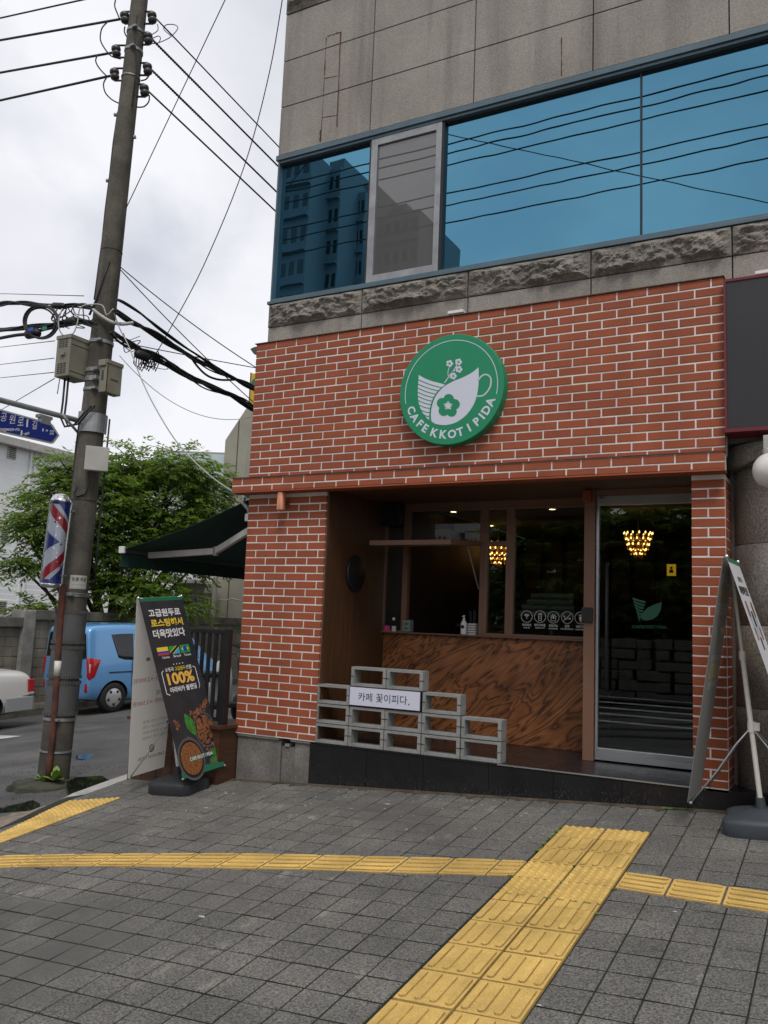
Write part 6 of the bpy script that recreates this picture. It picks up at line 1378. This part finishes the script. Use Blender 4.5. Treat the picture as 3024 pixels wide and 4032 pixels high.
def wheel(parent, c, r_, side):
    w = bpy.data.objects
    mb = MB(); x0 = c[0]
    prof = [(r_*.66, -.09), (r_*.93, -.095), (r_, -.07), (r_, .07), (r_*.93, .095), (r_*.66, .09)]
    mb.lathe(c, [(a, h*side) for a, h in prof], 36, 0, 'X'); ty = mb.build('wheel', M['tyre'], parent)
    mb = MB(); x = c[0]+side*.075; mb.lathe((x, c[1], c[2]), [(0, .02*side), (r_*.2, .02*side), (r_*.6, .012*side), (r_*.67, .0), (r_*.67, -.03*side), (r_*.6, -.05*side)], 36, 0, 'X'); rm = mb.build('rim', M['rim'], ty)
    mb = MB()
    for i in range(5):
        a = i*math.tau/5+math.pi/2+.63
        for (rad, w_, h) in ((.43, .055, .15),):
            pts = []
            for j in range(14):
                t = j*math.tau/14; u, v = (r_*rad+h*r_*math.cos(t)*1.0), r_*.10*math.sin(t); pts.append((x+side*.0165, c[1]+u*math.cos(a)-v*math.sin(a), c[2]+u*math.sin(a)+v*math.cos(a)))
            mb.add(pts, [tuple(range(14))])
    mb.build('rim_opening', M['dark'], rm)
# --- small blue box van (local: x right, y forward from the rear bumper, z up)
car = thing('parked_car', 'sky blue boxy hatchback parked by the cement block wall', 'car', (0, 0, 0))
def prof(wb, zb, ws, zm, wbel, zbel, wr, zr): return [(0, zb), (wb*.8, zb), (wb, zb+.03), (ws, zb+.22), (ws, zm), (wbel, zbel), (wr+.05, zr-.14), (wr+.03, zr-.06), (wr-.02, zr), (wr-.22, zr+.012), (0, zr+.02)]
st = [(.0, prof(.60, .33, .70, .62, .70, .98, .585, 1.52)), (.02, prof(.68, .26, .765, .62, .745, 1.0, .62, 1.60)), (.10, prof(.72, .22, .795, .64, .775, 1.02, .65, 1.67)), (.45, prof(.74, .20, .80, .66, .785, 1.03, .66, 1.70)), (1.2, prof(.74, .19, .80, .66, .79, 1.02, .665, 1.705)),
      (2.1, prof(.74, .19, .80, .66, .79, 1.0, .66, 1.69)), (2.45, prof(.74, .19, .80, .66, .785, .98, .645, 1.64)), (2.95, prof(.73, .2, .795, .66, .77, .96, .70, 1.12)), (3.15, prof(.73, .2, .79, .64, .75, .90, .66, 1.0)), (3.45, prof(.70, .22, .76, .6, .71, .8, .6, .90)), (3.58, prof(.6, .3, .66, .56, .62, .72, .5, .8))]
wy0, wy1, wr_ = .60, 3.07, .285
body = loft_car(st, [(wy0, wr_, .335), (wy1, wr_, .335)], M['car_blue'], 'body', car)
for y in (wy0, wy1):
    for s_ in (1, -1): wheel(car, (s_*.705, y, wr_), wr_, s_)
from mathutils.bvhtree import BVHTree
def caster(body):
    me = body.data; bv = BVHTree.FromPolygons([v.co.copy() for v in me.vertices], [tuple(p.vertices) for p in me.polygons])
    def f(p, d, off):
        d = Vector(d).normalized(); h = bv.ray_cast(Vector(p)-d*3, d)
        return (h[0]-d*off) if h[0] is not None else Vector(p)
    return f
def patch(fc, lo, hi, d, name, m, par, off=.006, nu=14, nv=8, lift=None):
    """skin between two polylines, cast onto the car body along d"""
    def at_(pl, u):
        x = u*(len(pl)-1); i = min(int(x), len(pl)-2); t = x-i; return Vector(pl[i])*(1-t)+Vector(pl[i+1])*t
    mb = MB(); vs = []
    for j in range(nv+1):
        for i in range(nu+1):
            p = at_(lo, i/nu)*(1-j/nv)+at_(hi, i/nu)*(j/nv); e = min(i, nu-i, j, nv-j); vs.append(fc(p, d, off*(.2 if e == 0 else 1)+(lift or 0)*min(1, e/3)))
    n = nu+1; mb.add(vs, [(j*n+i, j*n+i+1, j*n+n+i+1, j*n+n+i) for j in range(nv) for i in range(nu)], 0, True); return mb.build(name, m, par)
fc = caster(body)
for s_ in (1, -1):
    D_ = (-s_, 0, 0)
    def yz(pts): return [(0, y, z) for y, z in pts]
    patch(fc, yz([(.66, 1.05), (.80, 1.01), (1.02, 1.0)]), yz([(.50, 1.50), (.7, 1.515), (1.02, 1.52)]), D_, 'side_window', M['car_glass'], car)
    patch(fc, yz([(1.05, 1.0), (1.82, .99)]), yz([(1.05, 1.52), (1.82, 1.52)]), D_, 'side_window', M['car_glass'], car)
    patch(fc, yz([(1.90, .99), (2.75, .985)]), yz([(1.90, 1.52), (2.36, 1.49)]), D_, 'side_window', M['car_glass'], car)
    dl = (-s_*.8, .75, 0)
    tl_ = patch(fc, [(s_*.70, .02, .70), (s_*.74, .05, .63), (s_*.79, .14, .70)], [(s_*.66, .02, 1.04), (s_*.73, .06, 1.06), (s_*.79, .25, 1.02)], dl, 'tail_lamp', M['red_lens'], car, .012, 12, 10, .02)
    patch(fc, [(s_*.735, .05, .74), (s_*.755, .07, .74)], [(s_*.705, .05, .98), (s_*.755, .08, .98)], dl, 'reverse_lens', M['clear_lens'], tl_, .036, 5, 5)
    patch(fc, [(s_*.66, .02, .40), (s_*.73, .04, .40)], [(s_*.66, .02, .57), (s_*.73, .04, .57)], (-s_*.3, 1, 0), 'reflector', M['red_lens'], car, .01, 5, 6)
    mb = MB()
    for (y0, z0, y1, z1) in ((.985, .48, .985, 1.05), (1.83, .3, 1.83, 1.05), (.95, .72, .95, .72)): mb.box(s_*.802-.004, s_*.802+.002, y0-.005, y0+.005, z0, z1)
    mb.box(s_*.80-.004, s_*.80+.004, .45, .98, .765, .785); mb.box(s_*.80-.004, s_*.80+.004, .98, 1.82, .755, .775); mb.build('door_seam', M['dark'], car)
    mb = MB(); mb.bbox(s_*.80-.012, s_*.80+.018, 1.02, 1.16, .90, .925, .006); mb.build('handle', M['car_blue'], car)
patch(fc, [(-.68, 0, 1.03), (.68, 0, 1.03)], [(-.60, 0, 1.52), (.60, 0, 1.52)], (0, 1, 0), 'rear_window', M['car_glass'], car)
patch(fc, [(-.60, 2.9, 1.13), (.60, 2.9, 1.13)], [(-.54, 2.5, 1.56), (.54, 2.5, 1.56)], (0, -1, 0), 'windscreen', M['car_glass'], car)
mb = MB(); mb.bbox(-.28, .28, -.02, .01, .62, .73, .004); mb.build('number_plate', M['white'], car); mb = MB(); mb.cyl((-.1, .3, 1.70), (-.1, .05, 1.86), .006, n=5); mb.build('aerial', M['dark'], car)
mb = MB(); mb.bbox(.80, .93, 2.45, 2.6, 1.0, 1.14, .03); mb.bbox(-.93, -.80, 2.45, 2.6, 1.0, 1.14, .03); mb.build('wing_mirror', M['car_blue'], car)
car.location = (-13.58, 5.95, -.425); car.rotation_euler = (R(1), 0, R(-8.5))
# --- white saloon, tail towards the blue car
sed = thing('parked_car', 'white saloon car with a grey lower body seen tail first at the left edge', 'car', (0, 0, 0))
def sprof(wb, zb, ws, zm, wbel, zbel, wr, zr): return [(0, zb), (wb*.8, zb), (wb, zb+.03), (ws, zb+.2), (ws, zm), (wbel, zbel), (wr+.03, zr-.07), (wr-.06, zr-.012), (wr-.3, zr), (0, zr+.01)]
st = [(.0, sprof(.70, .36, .78, .52, .76, .60, .68, .64)), (.03, sprof(.74, .30, .86, .52, .84, .62, .76, .70)), (.07, sprof(.76, .27, .875, .55, .86, .80, .78, .93)), (.14, sprof(.77, .25, .885, .56, .87, .90, .80, .985)), (.5, sprof(.78, .22, .89, .56, .88, .93, .80, 1.01)), (.95, sprof(.78, .2, .89, .56, .88, .95, .78, 1.05)),
      (1.5, sprof(.78, .2, .89, .56, .88, .95, .62, 1.40)), (2.5, sprof(.78, .2, .89, .56, .88, .94, .62, 1.43)), (3.2, sprof(.78, .2, .89, .56, .87, .92, .68, 1.05)), (4.2, sprof(.76, .22, .87, .54, .84, .82, .72, .92)), (4.5, sprof(.68, .3, .78, .5, .72, .66, .6, .76))]
loft_car(st, [(1.0, .31, .36), (3.65, .31, .36)], M['car_white'], 'body', sed)
for y in (1.0, 3.65):
    for s_ in (1, -1): wheel(sed, (s_*.79, y, .31), .31, s_)
for s_ in (1, -1):
    mb = MB(); mb.bbox(s_*.875-.03, s_*.875+.018, .045, .17, .62, .84, .012); t_ = mb.build('tail_lamp', M['red_lens'], sed); mb = MB(); mb.bbox(s_*.878-.03, s_*.878+.018, .05, .165, .57, .618, .01); mb.build('indicator', M['clear_lens'], t_)
    mb = MB(); pts = [(1.12, 1.06), (3.0, 1.03), (2.6, 1.36), (1.55, 1.37)]; mb.add([(s_*(.885-.2*max(0, (z-.97))/.43), y, z) for y, z in pts], [(0, 1, 2, 3)]); mb.build('side_window', M['car_glass'], sed)
    mb = MB(); mb.bbox(s_*.885-.02, s_*.885+.016, .06, .62, .30, .545, .015); mb.bbox(s_*.885-.02, s_*.885+.012, 1.38, 3.27, .24, .54, .012); mb.build('sill_trim', M['car_grey'], sed); mb = MB(); mb.bbox(s_*.885, s_*.885+.018, .06, .62, .548, .562, .003); mb.bbox(s_*.885, s_*.885+.016, 1.38, 3.27, .545, .56, .003); mb.build('moulding', M['dark'], sed)
mb = MB(); mb.bbox(-.84, .84, -.035, .10, .30, .545, .04); mb.build('bumper', M['car_grey'], sed); mb = MB(); mb.bbox(-.845, .845, -.045, .05, .546, .566, .006); mb.build('bumper_strip', M['dark'], sed); mb = MB(); mb.bbox(-.26, .26, -.004, .04, .70, .82, .006); mb.build('number_plate', M['white'], sed)
mb = MB(); mb.add([(-.66, .98, 1.08), (.66, .98, 1.08), (.54, 1.46, 1.40), (-.54, 1.46, 1.40)], [(0, 1, 2, 3)]); mb.build('rear_window', M['car_glass'], sed)
p = onX(124, 2690, -12.85); sed.location = (-12.85-.89, p.y+.14, road_h(-12.9, p.y-1)+.05); sed.rotation_euler = (R(-2.5), 0, R(180))
# --- white van glimpsed through the railing
p = onX(868, 2740, -8.2); v = thing('parked_scooter', 'pale delivery scooter body glimpsed between the black railing bars', 'scooter', (p.x, p.y, road_h(p.x, p.y)))
zr = road_h(p.x, p.y); mb = MB(); mb.lathe((p.x, p.y, zr), [(.0, .32), (.14, .32), (.17, .40), (.16, .7), (.13, .86), (.06, .95), (0, .96)], 24); mb.build('body', mat('silver_panel', (.42, .43, .44), .35, .3), v)
for dy in (-.5, .55): 
    mb = MB(); mb.lathe((p.x, p.y+dy, zr+.24), [(.14, -.04), (.23, -.045), (.24, 0), (.23, .045), (.14, .04)], 28, 0, 'X'); mb.build('wheel', M['tyre'], v)
mb = MB(); mb.tube([(p.x, p.y+.5, zr+.25), (p.x, p.y+.42, zr+.8), (p.x, p.y+.36, zr+1.05)], .025, 8); mb.tube([(p.x-.3, p.y+.34, zr+1.06), (p.x, p.y+.37, zr+1.04), (p.x+.3, p.y+.34, zr+1.06)], .014, 6); mb.bbox(p.x-.13, p.x+.13, p.y-.65, p.y+.05, zr+.72, zr+.80, .03); mb.bbox(p.x-.1, p.x+.1, p.y-.45, p.y+.4, zr+.26, zr+.34, .02); mb.build('frame', M['dark'], v)

# ================================================================== CEMENT BLOCK WALL
XW = -15.2; wl = thing('boundary_wall', 'old cement block wall with a mossy coping across the side street', 'wall', (XW, 10, -.5))
rr = random.Random(12); yp = onX(100, 2500, XW).y
def blocks(y0, y1, ztop, nm):
    mb = MB(); z = ztop; k = 0
    while z > -.75:
        y = y0-(.2 if k % 2 else 0)
        while y < y1:
            a, b = max(y, y0), min(y+.40, y1)
            if b-a > .03: dx = rr.uniform(0, .012); mb.bbox(XW-.15, XW+dx, a+.004, b-.004, z-.196, z-.004, .006)
            y += .40
        z -= .2; k += 1
    mb.box(XW-.14, XW-.008, y0, y1, -.8, ztop); return mb.build(nm, M['wall_block'], wl)
blocks(yp+.16, 27, 1.30, 'blockwork'); blocks(-8, yp-.16, 1.14, 'blockwork')
def coping(y0, y1, z): 
    mb = MB(); y = y0
    while y < y1: mb.bbox(XW-.25, XW+.10+rr.uniform(-.015, .015), y, min(y+1.2, y1)-.006, z, z+.20+rr.uniform(-.01, .01), .015); y += 1.2
    return mb.build('coping', M['wall_cap'], wl)
coping(yp+.16, 27, 1.304); coping(-8, yp-.16, 1.144)
mb = MB(); mb.bbox(XW-.3, XW+.10, yp-.155, yp+.155, -.8, 1.50, .02); mb.build('pilaster', mat('patched_concrete', (.26, .255, .235), .9, var=.35, vs=3, bump=.7, bs=25), wl)
mb = MB(); mb.bbox(XW+.05, XW+.45, -8, 27, -.9, -.0, .02); vs = [(XW+x, y, road_h(-14.6, y)+dz) for y in [-8+.5*i for i in range(71)] for x, dz in ((.0, .16), (.42, .15), (.45, .12), (.46, -.1))]
mb = MB(); mb.add(vs, [(i*4+j, i*4+4+j, i*4+5+j, i*4+1+j) for i in range(70) for j in range(3)]); mb.build('far_kerb', M['wall_cap'], kind='structure')

# ================================================================== TREE
def leaves(mb, c, d, n, s_, rr):
    """a drooping spray of leaves from c along d"""
    L_ = d.length; q = d.normalized(); sd_ = q.cross(EZ); sd_ = sd_.normalized() if sd_.length > .01 else EX
    for i in range(n):
        t = (i+.5)/n; p = c+d*t-EZ*(.30*L_*t*t); a = 1 if i % 2 else -1
        ld = (q*.5+sd_*a*rr.uniform(.4, 1)+EZ*rr.uniform(-.75, .05)).normalized()*s_*rr.uniform(.7, 1.25); nrm = (EZ+Vector((rr.uniform(-.7, .7), rr.uniform(-.7, .7), 0))).normalized(); w = ld.cross(nrm).normalized()*s_*.20
        mb.add([p, p+ld*.45+w, p+ld, p+ld*.45-w], [(0, 1, 2, 3)])
def tree(name, label, base, lobes, nspray, ls, seed, grp=None, lm='leaf'):
    t = thing(name, label, 'tree', tuple(base), grp); rr = random.Random(seed); cr = MB(); tr = MB()
    cen = sum((Vector(l[0]) for l in lobes), Vector())/len(lobes); fork = base+(cen-base)*.35
    tr.tube([base, base+(fork-base)*.5+Vector((.05, .04, 0)), fork], [.20, .15, .12], 10)
    for c, r_ in lobes:
        c = Vector(c); m_ = fork+(c-fork)*.55+Vector((rr.uniform(-.2, .2), rr.uniform(-.2, .2), -.25)); tr.tube([fork, m_, c], [.075, .045, .018], 7)
        for k in range(int(nspray*r_*r_)):
            u = Vector((rr.gauss(0, 1), rr.gauss(0, 1), rr.gauss(0, .75))).normalized(); rad = r_*rr.uniform(.25, .95)
            p = c+Vector((u.x*rad, u.y*rad, u.z*rad*.72)); d = Vector((u.x, u.y, u.z*.35+rr.uniform(-.25, .3))).normalized()*rr.uniform(.30, .62)
            leaves(cr, p, d, rr.randint(11, 17), ls, rr)
            if k % 6 == 0: tr.tube([c+(p-c)*.2, p, p+d*.5], [.014, .008, .004], 4)
    cr.build('crown', M[lm], t); tr.build('trunk', M['bark'], t); return t
lob = [(560, 1850, 22.5, 1.0), (690, 1850, 22, .95), (800, 1900, 22.5, .75), (400, 1960, 21, 1.05), (265, 1850, 20.5, .62), (330, 1880, 21, .8), (195, 1945, 20, .62), (170, 2040, 19.6, .62), (90, 2080, 19.5, .45), (640, 2020, 22, 1.25), (500, 2120, 21.5, 1.1), (770, 2060, 22, .95), (720, 2180, 21.5, .95), (400, 2160, 21, .95),
       (300, 2060, 20.6, .8), (240, 2150, 20.2, .6), (60, 2210, 19.4, .38), (130, 2230, 19.6, .42), (600, 2300, 21, .8), (715, 2370, 20.5, .55), (530, 2350, 20.5, .6), (640, 2400, 20, .4), (120, 2395, 19, .32), (170, 2390, 19.2, .3), (450, 2280, 21, .7), (840, 2150, 22.5, .6), (360, 2290, 20.8, .6), (845, 1990, 22.5, .55), (480, 1880, 22, .8)]
base = onX(420, 2520, -17.2); base.z = -.6
tree('street_tree', 'leafy green tree with layered drooping foliage behind the cement block wall', base, [(tuple(atD(x, y, D)), r_) for x, y, D, r_ in lob], 250, .14, 4)

# ================================================================== BUILDINGS BEHIND
def P2(px, py, D): p = atD(px, py, D); return p
A, B = P2(0, 1722, 33), P2(259, 1787, 35.9); d = (B-A); d.z = 0; d.normalize(); nrm = Vector((d.y, -d.x, 0)); zt_ = (A.z+B.z)/2
fac = thing('factory_building', 'white metal-clad industrial building behind the tree at the left', 'building', tuple(A))
a, b = A-d*20, B+d*13
mb = MB(); o = [(-20, -3), ((B-A).length+13, -3), ((B-A).length+13, zt_-A.z-.25), (-20, zt_-A.z-.25)]; mb.prism(o, Vector((A.x, A.y, A.z)), d, EZ, -nrm, 12)
k = 0; z = -1.0
L_ = (B-A).length
while z < zt_-.3: mb.box(-20, L_+13, -.004, 0.02, z, z+.212, 0, Matrix.Translation((A.x, A.y, 0)) @ Matrix.Rotation(math.atan2(d.y, d.x), 4, 'Z')); z += .22
mb2 = MB(); MF = Matrix.Translation((A.x, A.y, 0)) @ Matrix.Rotation(math.atan2(d.y, d.x), 4, 'Z')
mb.build('siding_wall', M['siding'], fac)
mb = MB(); mb.bbox(-20, L_+13.2, -.35, .1, zt_-.26, zt_+.05, .02, 0, MF); x = -20
while x < L_+13: mb.bbox(x, x+.05, -.37, -.34, zt_-.28, zt_+.06, .01, 0, MF); x += 1.5
mb.build('eaves_gutter', M['cab_white'], fac); mb = MB(); mb.add([MF @ Vector(v) for v in ((-20, -.3, zt_+.05), (L_+13.2, -.3, zt_+.05), (L_+13.2, 12, zt_+2.2), (-20, 12, zt_+2.2))], [(0, 1, 2, 3)]); mb.build('roof', M['galv'], fac)
def onF(px, py): r_ = ray(px, py); t = ((A-CAM).dot(nrm))/r_.dot(nrm); return MF.inverted() @ (CAM+r_*t)
for px, py in ((45, 1782), (15, 2107), (5, 2390)):
    q = onF(px, py); mb = MB(); mb.bbox(q.x-.2, q.x+.2, -.05, -.0, q.z-.25, q.z+.25, .01, 0, MF); f_ = mb.build('vent', M['cab_white'], fac); mb = MB()
    for i in range(6): mb.box(q.x-.15, q.x+.15, -.06, -.045, q.z-.2+i*.07, q.z-.165+i*.07, 0, MF)
    mb.build('louvre', M['dark'], f_)
for px in (110, 128):
    q = onF(px, 1900); mb = MB(); mb.bbox(q.x-.04, q.x+.04, -.08, -.015, -1, zt_-.25, .01, 0, MF); mb.build('downpipe', M['siding'], fac)
# beige gable house
YB = 14.0
def yb(px, py, Y=YB): p = onY(px, py, Y); return (p.x, p.z)
be = thing('gable_building', 'beige rendered building with a sloping gable behind the awning', 'building', (-14, YB, -.5))
l0, l1, ap = yb(870, 2000), yb(888, 1733), yb(985, 1585)
xl = (l0[0]+l1[0])/2; sl_ = (ap[1]-l1[1])/(ap[0]-xl)
mb = MB(); mb.prism([(xl, -1), (xl+9, -1), (xl+9, l1[1]+sl_*3.2), (xl+3.2, l1[1]+sl_*3.2), (xl, l1[1])], Vector((0, YB, 0)), EX, EZ, EY, 9); mb.build('wall', M['beige_wall'], be)
mb = MB(); px_ = yb(927, 1900)[0]; mb.box(px_-.012, px_+.012, YB-.015, YB+.002, -1, l1[1]+sl_*(px_-xl)-.05); mb.build('seam', M['joint'], be)
an0, an1, ez = yb(722, 2300)[0], xl-.002, yb(790, 2300)[1]
mb = MB(); mb.box(an0, an1, YB-.3, YB+5, -1, ez); mb.build('annex_wall', M['beige_wall'], be)
mb = MB(); mb.bbox(an0-.2, yb(840, 2290)[0], YB-.9, YB+5, ez-.02, ez+.10, .02); mb.build('annex_roof', M['cab_white'], be)
w0, w1 = yb(790, 2333, YB-.3), yb(836, 2385, YB-.3); mb = MB(); mb.bbox(w0[0], w1[0], YB-.36, YB-.302, w1[1], w0[1], .01); f_ = mb.build('window', M['wall_cap'], be); mb = MB(); mb.box(w0[0]+.06, (w0[0]+w1[0])/2-.03, YB-.364, YB-.355, w1[1]+.07, w0[1]-.07); mb.box((w0[0]+w1[0])/2+.03, w1[0]-.06, YB-.364, YB-.355, w1[1]+.07, w0[1]-.07); mb.build('pane', M['car_glass'], f_)
w0, w1 = yb(738, 2350, YB-.3), yb(770, 2400, YB-.3); mb = MB(); mb.bbox(w0[0], w1[0], YB-.33, YB-.302, w1[1], w0[1], .01); mb.build('window', M['car_glass'], be)
q = yb(852, 2350, YB-.3); mb = MB(); mb.cyl((q[0], YB-.40, -1), (q[0], YB-.40, ez+.2), .07, n=10); mb.build('downpipe', M['beige_wall'], be)
mb = MB(); qq = [yb(x, y, YB-.3) for x, y in ((862, 2362), (890, 2365), (915, 2358), (950, 2365))]; mb.tube([(a, YB-.32, b) for a, b in qq], .02, 5); mb.build('cable', M['cab_white'], be)
# yellow upright sign and roof edge peeking past the cafe
ys = thing('projecting_sign', 'narrow yellow upright sign peeking out behind the brick fascia corner', 'sign', tuple(onY(990, 1600, 12.5)))
a_, b_ = onY(985, 1472, 12.5), onY(979, 1602, 12.5); mb = MB(); mb.bbox(b_.x+.02, b_.x+.9, 12.5, 12.7, b_.z, a_.z, .01); pn = mb.build('panel', mat('sign_yellow', (.62, .38, .02), .5), ys); mb = MB(); mb.bbox(b_.x-.0, b_.x+.019, 12.48, 12.72, b_.z-.03, a_.z+.03, .005); mb.build('edge', M['alu_blue'], ys); mb = MB(); mb.flat(circ(.16, 20, b_.x+.20, a_.z-.30), Vector((0, 12.496, 0)), EX, EZ); mb.build('mark', M['print_darkgreen'], ys); mb = MB(); mb.bbox(b_.x+.3, b_.x+.36, 12.71, 14.2, b_.z+.2, b_.z+.26, .005); mb.build('bracket', M['dark'], ys)
a_ = onY(985, 1374, 8.01); mb = MB(); mb.prism([(a_.x, a_.z), (a_.x+.10, a_.z-.12), (a_.x+1.6, a_.z-.10), (a_.x+1.6, a_.z+.1), (a_.x+.1, a_.z+.03)], Vector((0, 8.01, 0)), EX, EZ, EY, .4); mb.build('roof_edge', M['wall_cap'], cafe)
# pale glass block beyond the tree
g0 = P2(828, 1780, 46); g1 = P2(884, 1780, 46); gb_ = thing('glass_building', 'pale green glazed building far behind the tree next to the beige gable', 'building', tuple(g0))
dx = (g1-g0); dx.z = 0; wd = dx.length; dx.normalize(); MG = Matrix.Translation((g0.x, g0.y, 0)) @ Matrix.Rotation(math.atan2(dx.y, dx.x), 4, 'Z')
mb = MB(); mb.box(-3, wd+4, 0, 6, -2, g0.z, 0, MG); mb.build('wall', mat('pale_glazing', (.42, .50, .50), .25, var=.15, vs=.8), gb_); mb = MB()
for i in range(12): mb.box(-3+i*.75, -2.95+i*.75, -.03, .01, -2, g0.z, 0, MG)
for i in range(5): mb.box(-3, wd+4, -.03, .01, g0.z-.05-1.3*i, g0.z-1.3*i, 0, MG)
mb.build('glazing_bar', M['cab_white'], gb_)

# ================================================================== ACROSS THE MAIN ROAD (seen mirrored in the glass)
def apart(name, label, x0, x1, y, dpt, z1, m_, nx, nz, grp=None):
    t = thing(name, label, 'building', ((x0+x1)/2, y, -.5), grp); mb = MB(); mb.box(x0, x1, y-dpt, y, -3, z1); mb.box(x0+1, x0+3, y-dpt+1, y-2, z1, z1+2.2); mb.build('wall', m_, t); mb = MB()
    for i in range(nx):
        for j in range(nz):
            a = x0+(x1-x0)*(i+.22)/nx; b = x0+(x1-x0)*(i+.78)/nx; c = (z1+1)*(j+.3)/nz-1; e = (z1+1)*(j+.72)/nz-1; mb.box(a, b, y-.001, y+.03, c, e)
    mb.build('window', M['car_glass'], t); mb = MB()
    for j in range(nz): z = (z1+1)*j/nz-1; mb.box(x0, x1, y, y+.5, z-.1, z+.05)
    mb.build('balcony_slab', m_, t); return t
GYm = 2*(WY+.06)
def mir(x, y, Yv): p = onY(1000+x/.8197, y/.8197, Yv); return p
ap_grey = mat('apartment_render', (.22, .23, .25), .8); ap_pale = mat('apartment_pale', (.5, .5, .5), .8)
gp_ = 'apartment blocks mirrored in the upper windows'
for (xa, xb, yt, Yv, l) in ((45, 185, 500, 66, 'tallest grey apartment tower across the road, mirrored in the left blue pane'), (188, 282, 548, 70, 'middle grey apartment tower across the road, mirrored in the left blue pane'), (285, 360, 625, 74, 'lower grey apartment block across the road, mirrored at the edge of the left blue pane'), (395, 535, 690, 78, 'low apartment block across the road, mirrored in the insect screen')):
    a_, b_ = mir(xa, yt, Yv), mir(xb, yt, Yv); apart('apartment_tower', l, a_.x, b_.x, GYm-Yv, 12, (a_.z+b_.z)/2, ap_grey, 5, 14, gp_)
def mir2(x, y, Yv): return onY(1400+x/1.659, 1900+y/1.659, Yv)
for (xa, xb, yt, Yv, l) in ((470, 600, 305, 44, 'cream house across the road, mirrored in the fanlight at its left'), (655, 705, 248, 60, 'white tower across the road, mirrored in the middle of the fanlight'), (715, 832, 318, 46, 'pale flats across the road, mirrored in the fanlight at its right')):
    a_, b_ = mir2(xa, yt, Yv), mir2(xb, yt, Yv); apart('apartment_block', l, a_.x, b_.x, 2.22-Yv, 8, (a_.z+b_.z)/2, ap_pale, 4, 5, 'pale buildings mirrored in the fanlight')
for k, y in enumerate((312, 345, 388, 490, 532, 595)):
    p = mir(1245, y, GYm+13+.3*k); Yr = GYm-(GYm+13+.3*k); pts = [Vector((x, Yr, p.z+.0006*(x-p.x)**2*.4+.012*math.sin(x*2.1+k))) for x in [-45+1.0*i for i in range(91)]]
    wire(pts, .02, 'overhead line along the main road, %s of the six mirrored in the blue panes' % ('highest', 'second', 'third', 'fourth', 'fifth', 'lowest')[k], 'overhead lines mirrored in the blue panes', n=4)
a_, b_ = mir(615, 432, GYm+10), mir(1659, 655, GYm+10); a_.y = b_.y = -10; d = b_-a_; wire([a_-d*.6, b_+d*.6], .011, 'single line crossing the six mirrored overhead lines', None, n=4)
for k, x in enumerate((-44, 44)): mb = MB(); mb.cyl((x, -14, -1.5), (x, -14, 13), .17, .1, 14); mb.build('utility_pole', M['pole'], None, 'concrete pole far %s along the main road behind the viewer' % ('west', 'east')[k], 'utility pole')
# crosswalk
mb = MB()
for y in (1335, 1368, 1402, 1438, 1482):
    p = onZ(1900+940/1.476, 1850+y/1.476, -.53); yr = 1.384-p.y; mb.box(-14, 4, yr-.2, yr+.2, ground(0, -9)-.027, ground(0, -9)-.022)
mb.build('crosswalk', M['road_paint'], kind='structure')
# dark trees and stone wall on the far side
mb = MB(); rr = random.Random(21); x = -22
while x < 14:
    z = -.8
    while z < 1.1: w = rr.uniform(.4, .8); mb.bbox(x, x+w, -23.6, -23+rr.uniform(0, .08), z, z+rr.uniform(.28, .36), .04); z += .36
    x += .62
mb.box(-22, 14, -24, -23.55, -.9, 1.3); mb.build('stone_wall', M['granite_base'], None, 'rough stone retaining wall across the main road, mirrored dimly in the door', 'wall')
tb = [((0, 0, 2.2), 2.0), ((1.8, 0, 1.8), 1.6), ((-1.8, 0, 1.8), 1.6), ((0, 0, 4.2), 2.6), ((1.6, .3, 3.4), 1.9), ((-1.7, .2, 3.3), 1.9), ((.6, -.4, 6.2), 2.0), ((-.8, .2, 5.8), 1.8)]
t0 = tree('roadside_tree', 'dense dark tree across the main road, mirrored in the wide window', Vector((0, 0, 0)), tb, 60, .42, 31, 'dark trees mirrored in the shop glass')
spots = [(-10.6, -25.5), (-6.4, -26), (-2.0, -25.5), (2.4, -26.2), (-8.5, -28.5), (-4.2, -29)]
t0.location = (*spots[0], -.5)
for x, y in spots[1:]:
    c = copy_thing(t0, (x, y, -.5), 'dense dark tree across the main road, mirrored in the %s' % {-6.4: 'right part of the wide window', -2.0: 'glass door', 2.4: 'right edge of the glass door', -8.5: 'narrow middle pane', -4.2: 'left edge of the glass door'}[x])
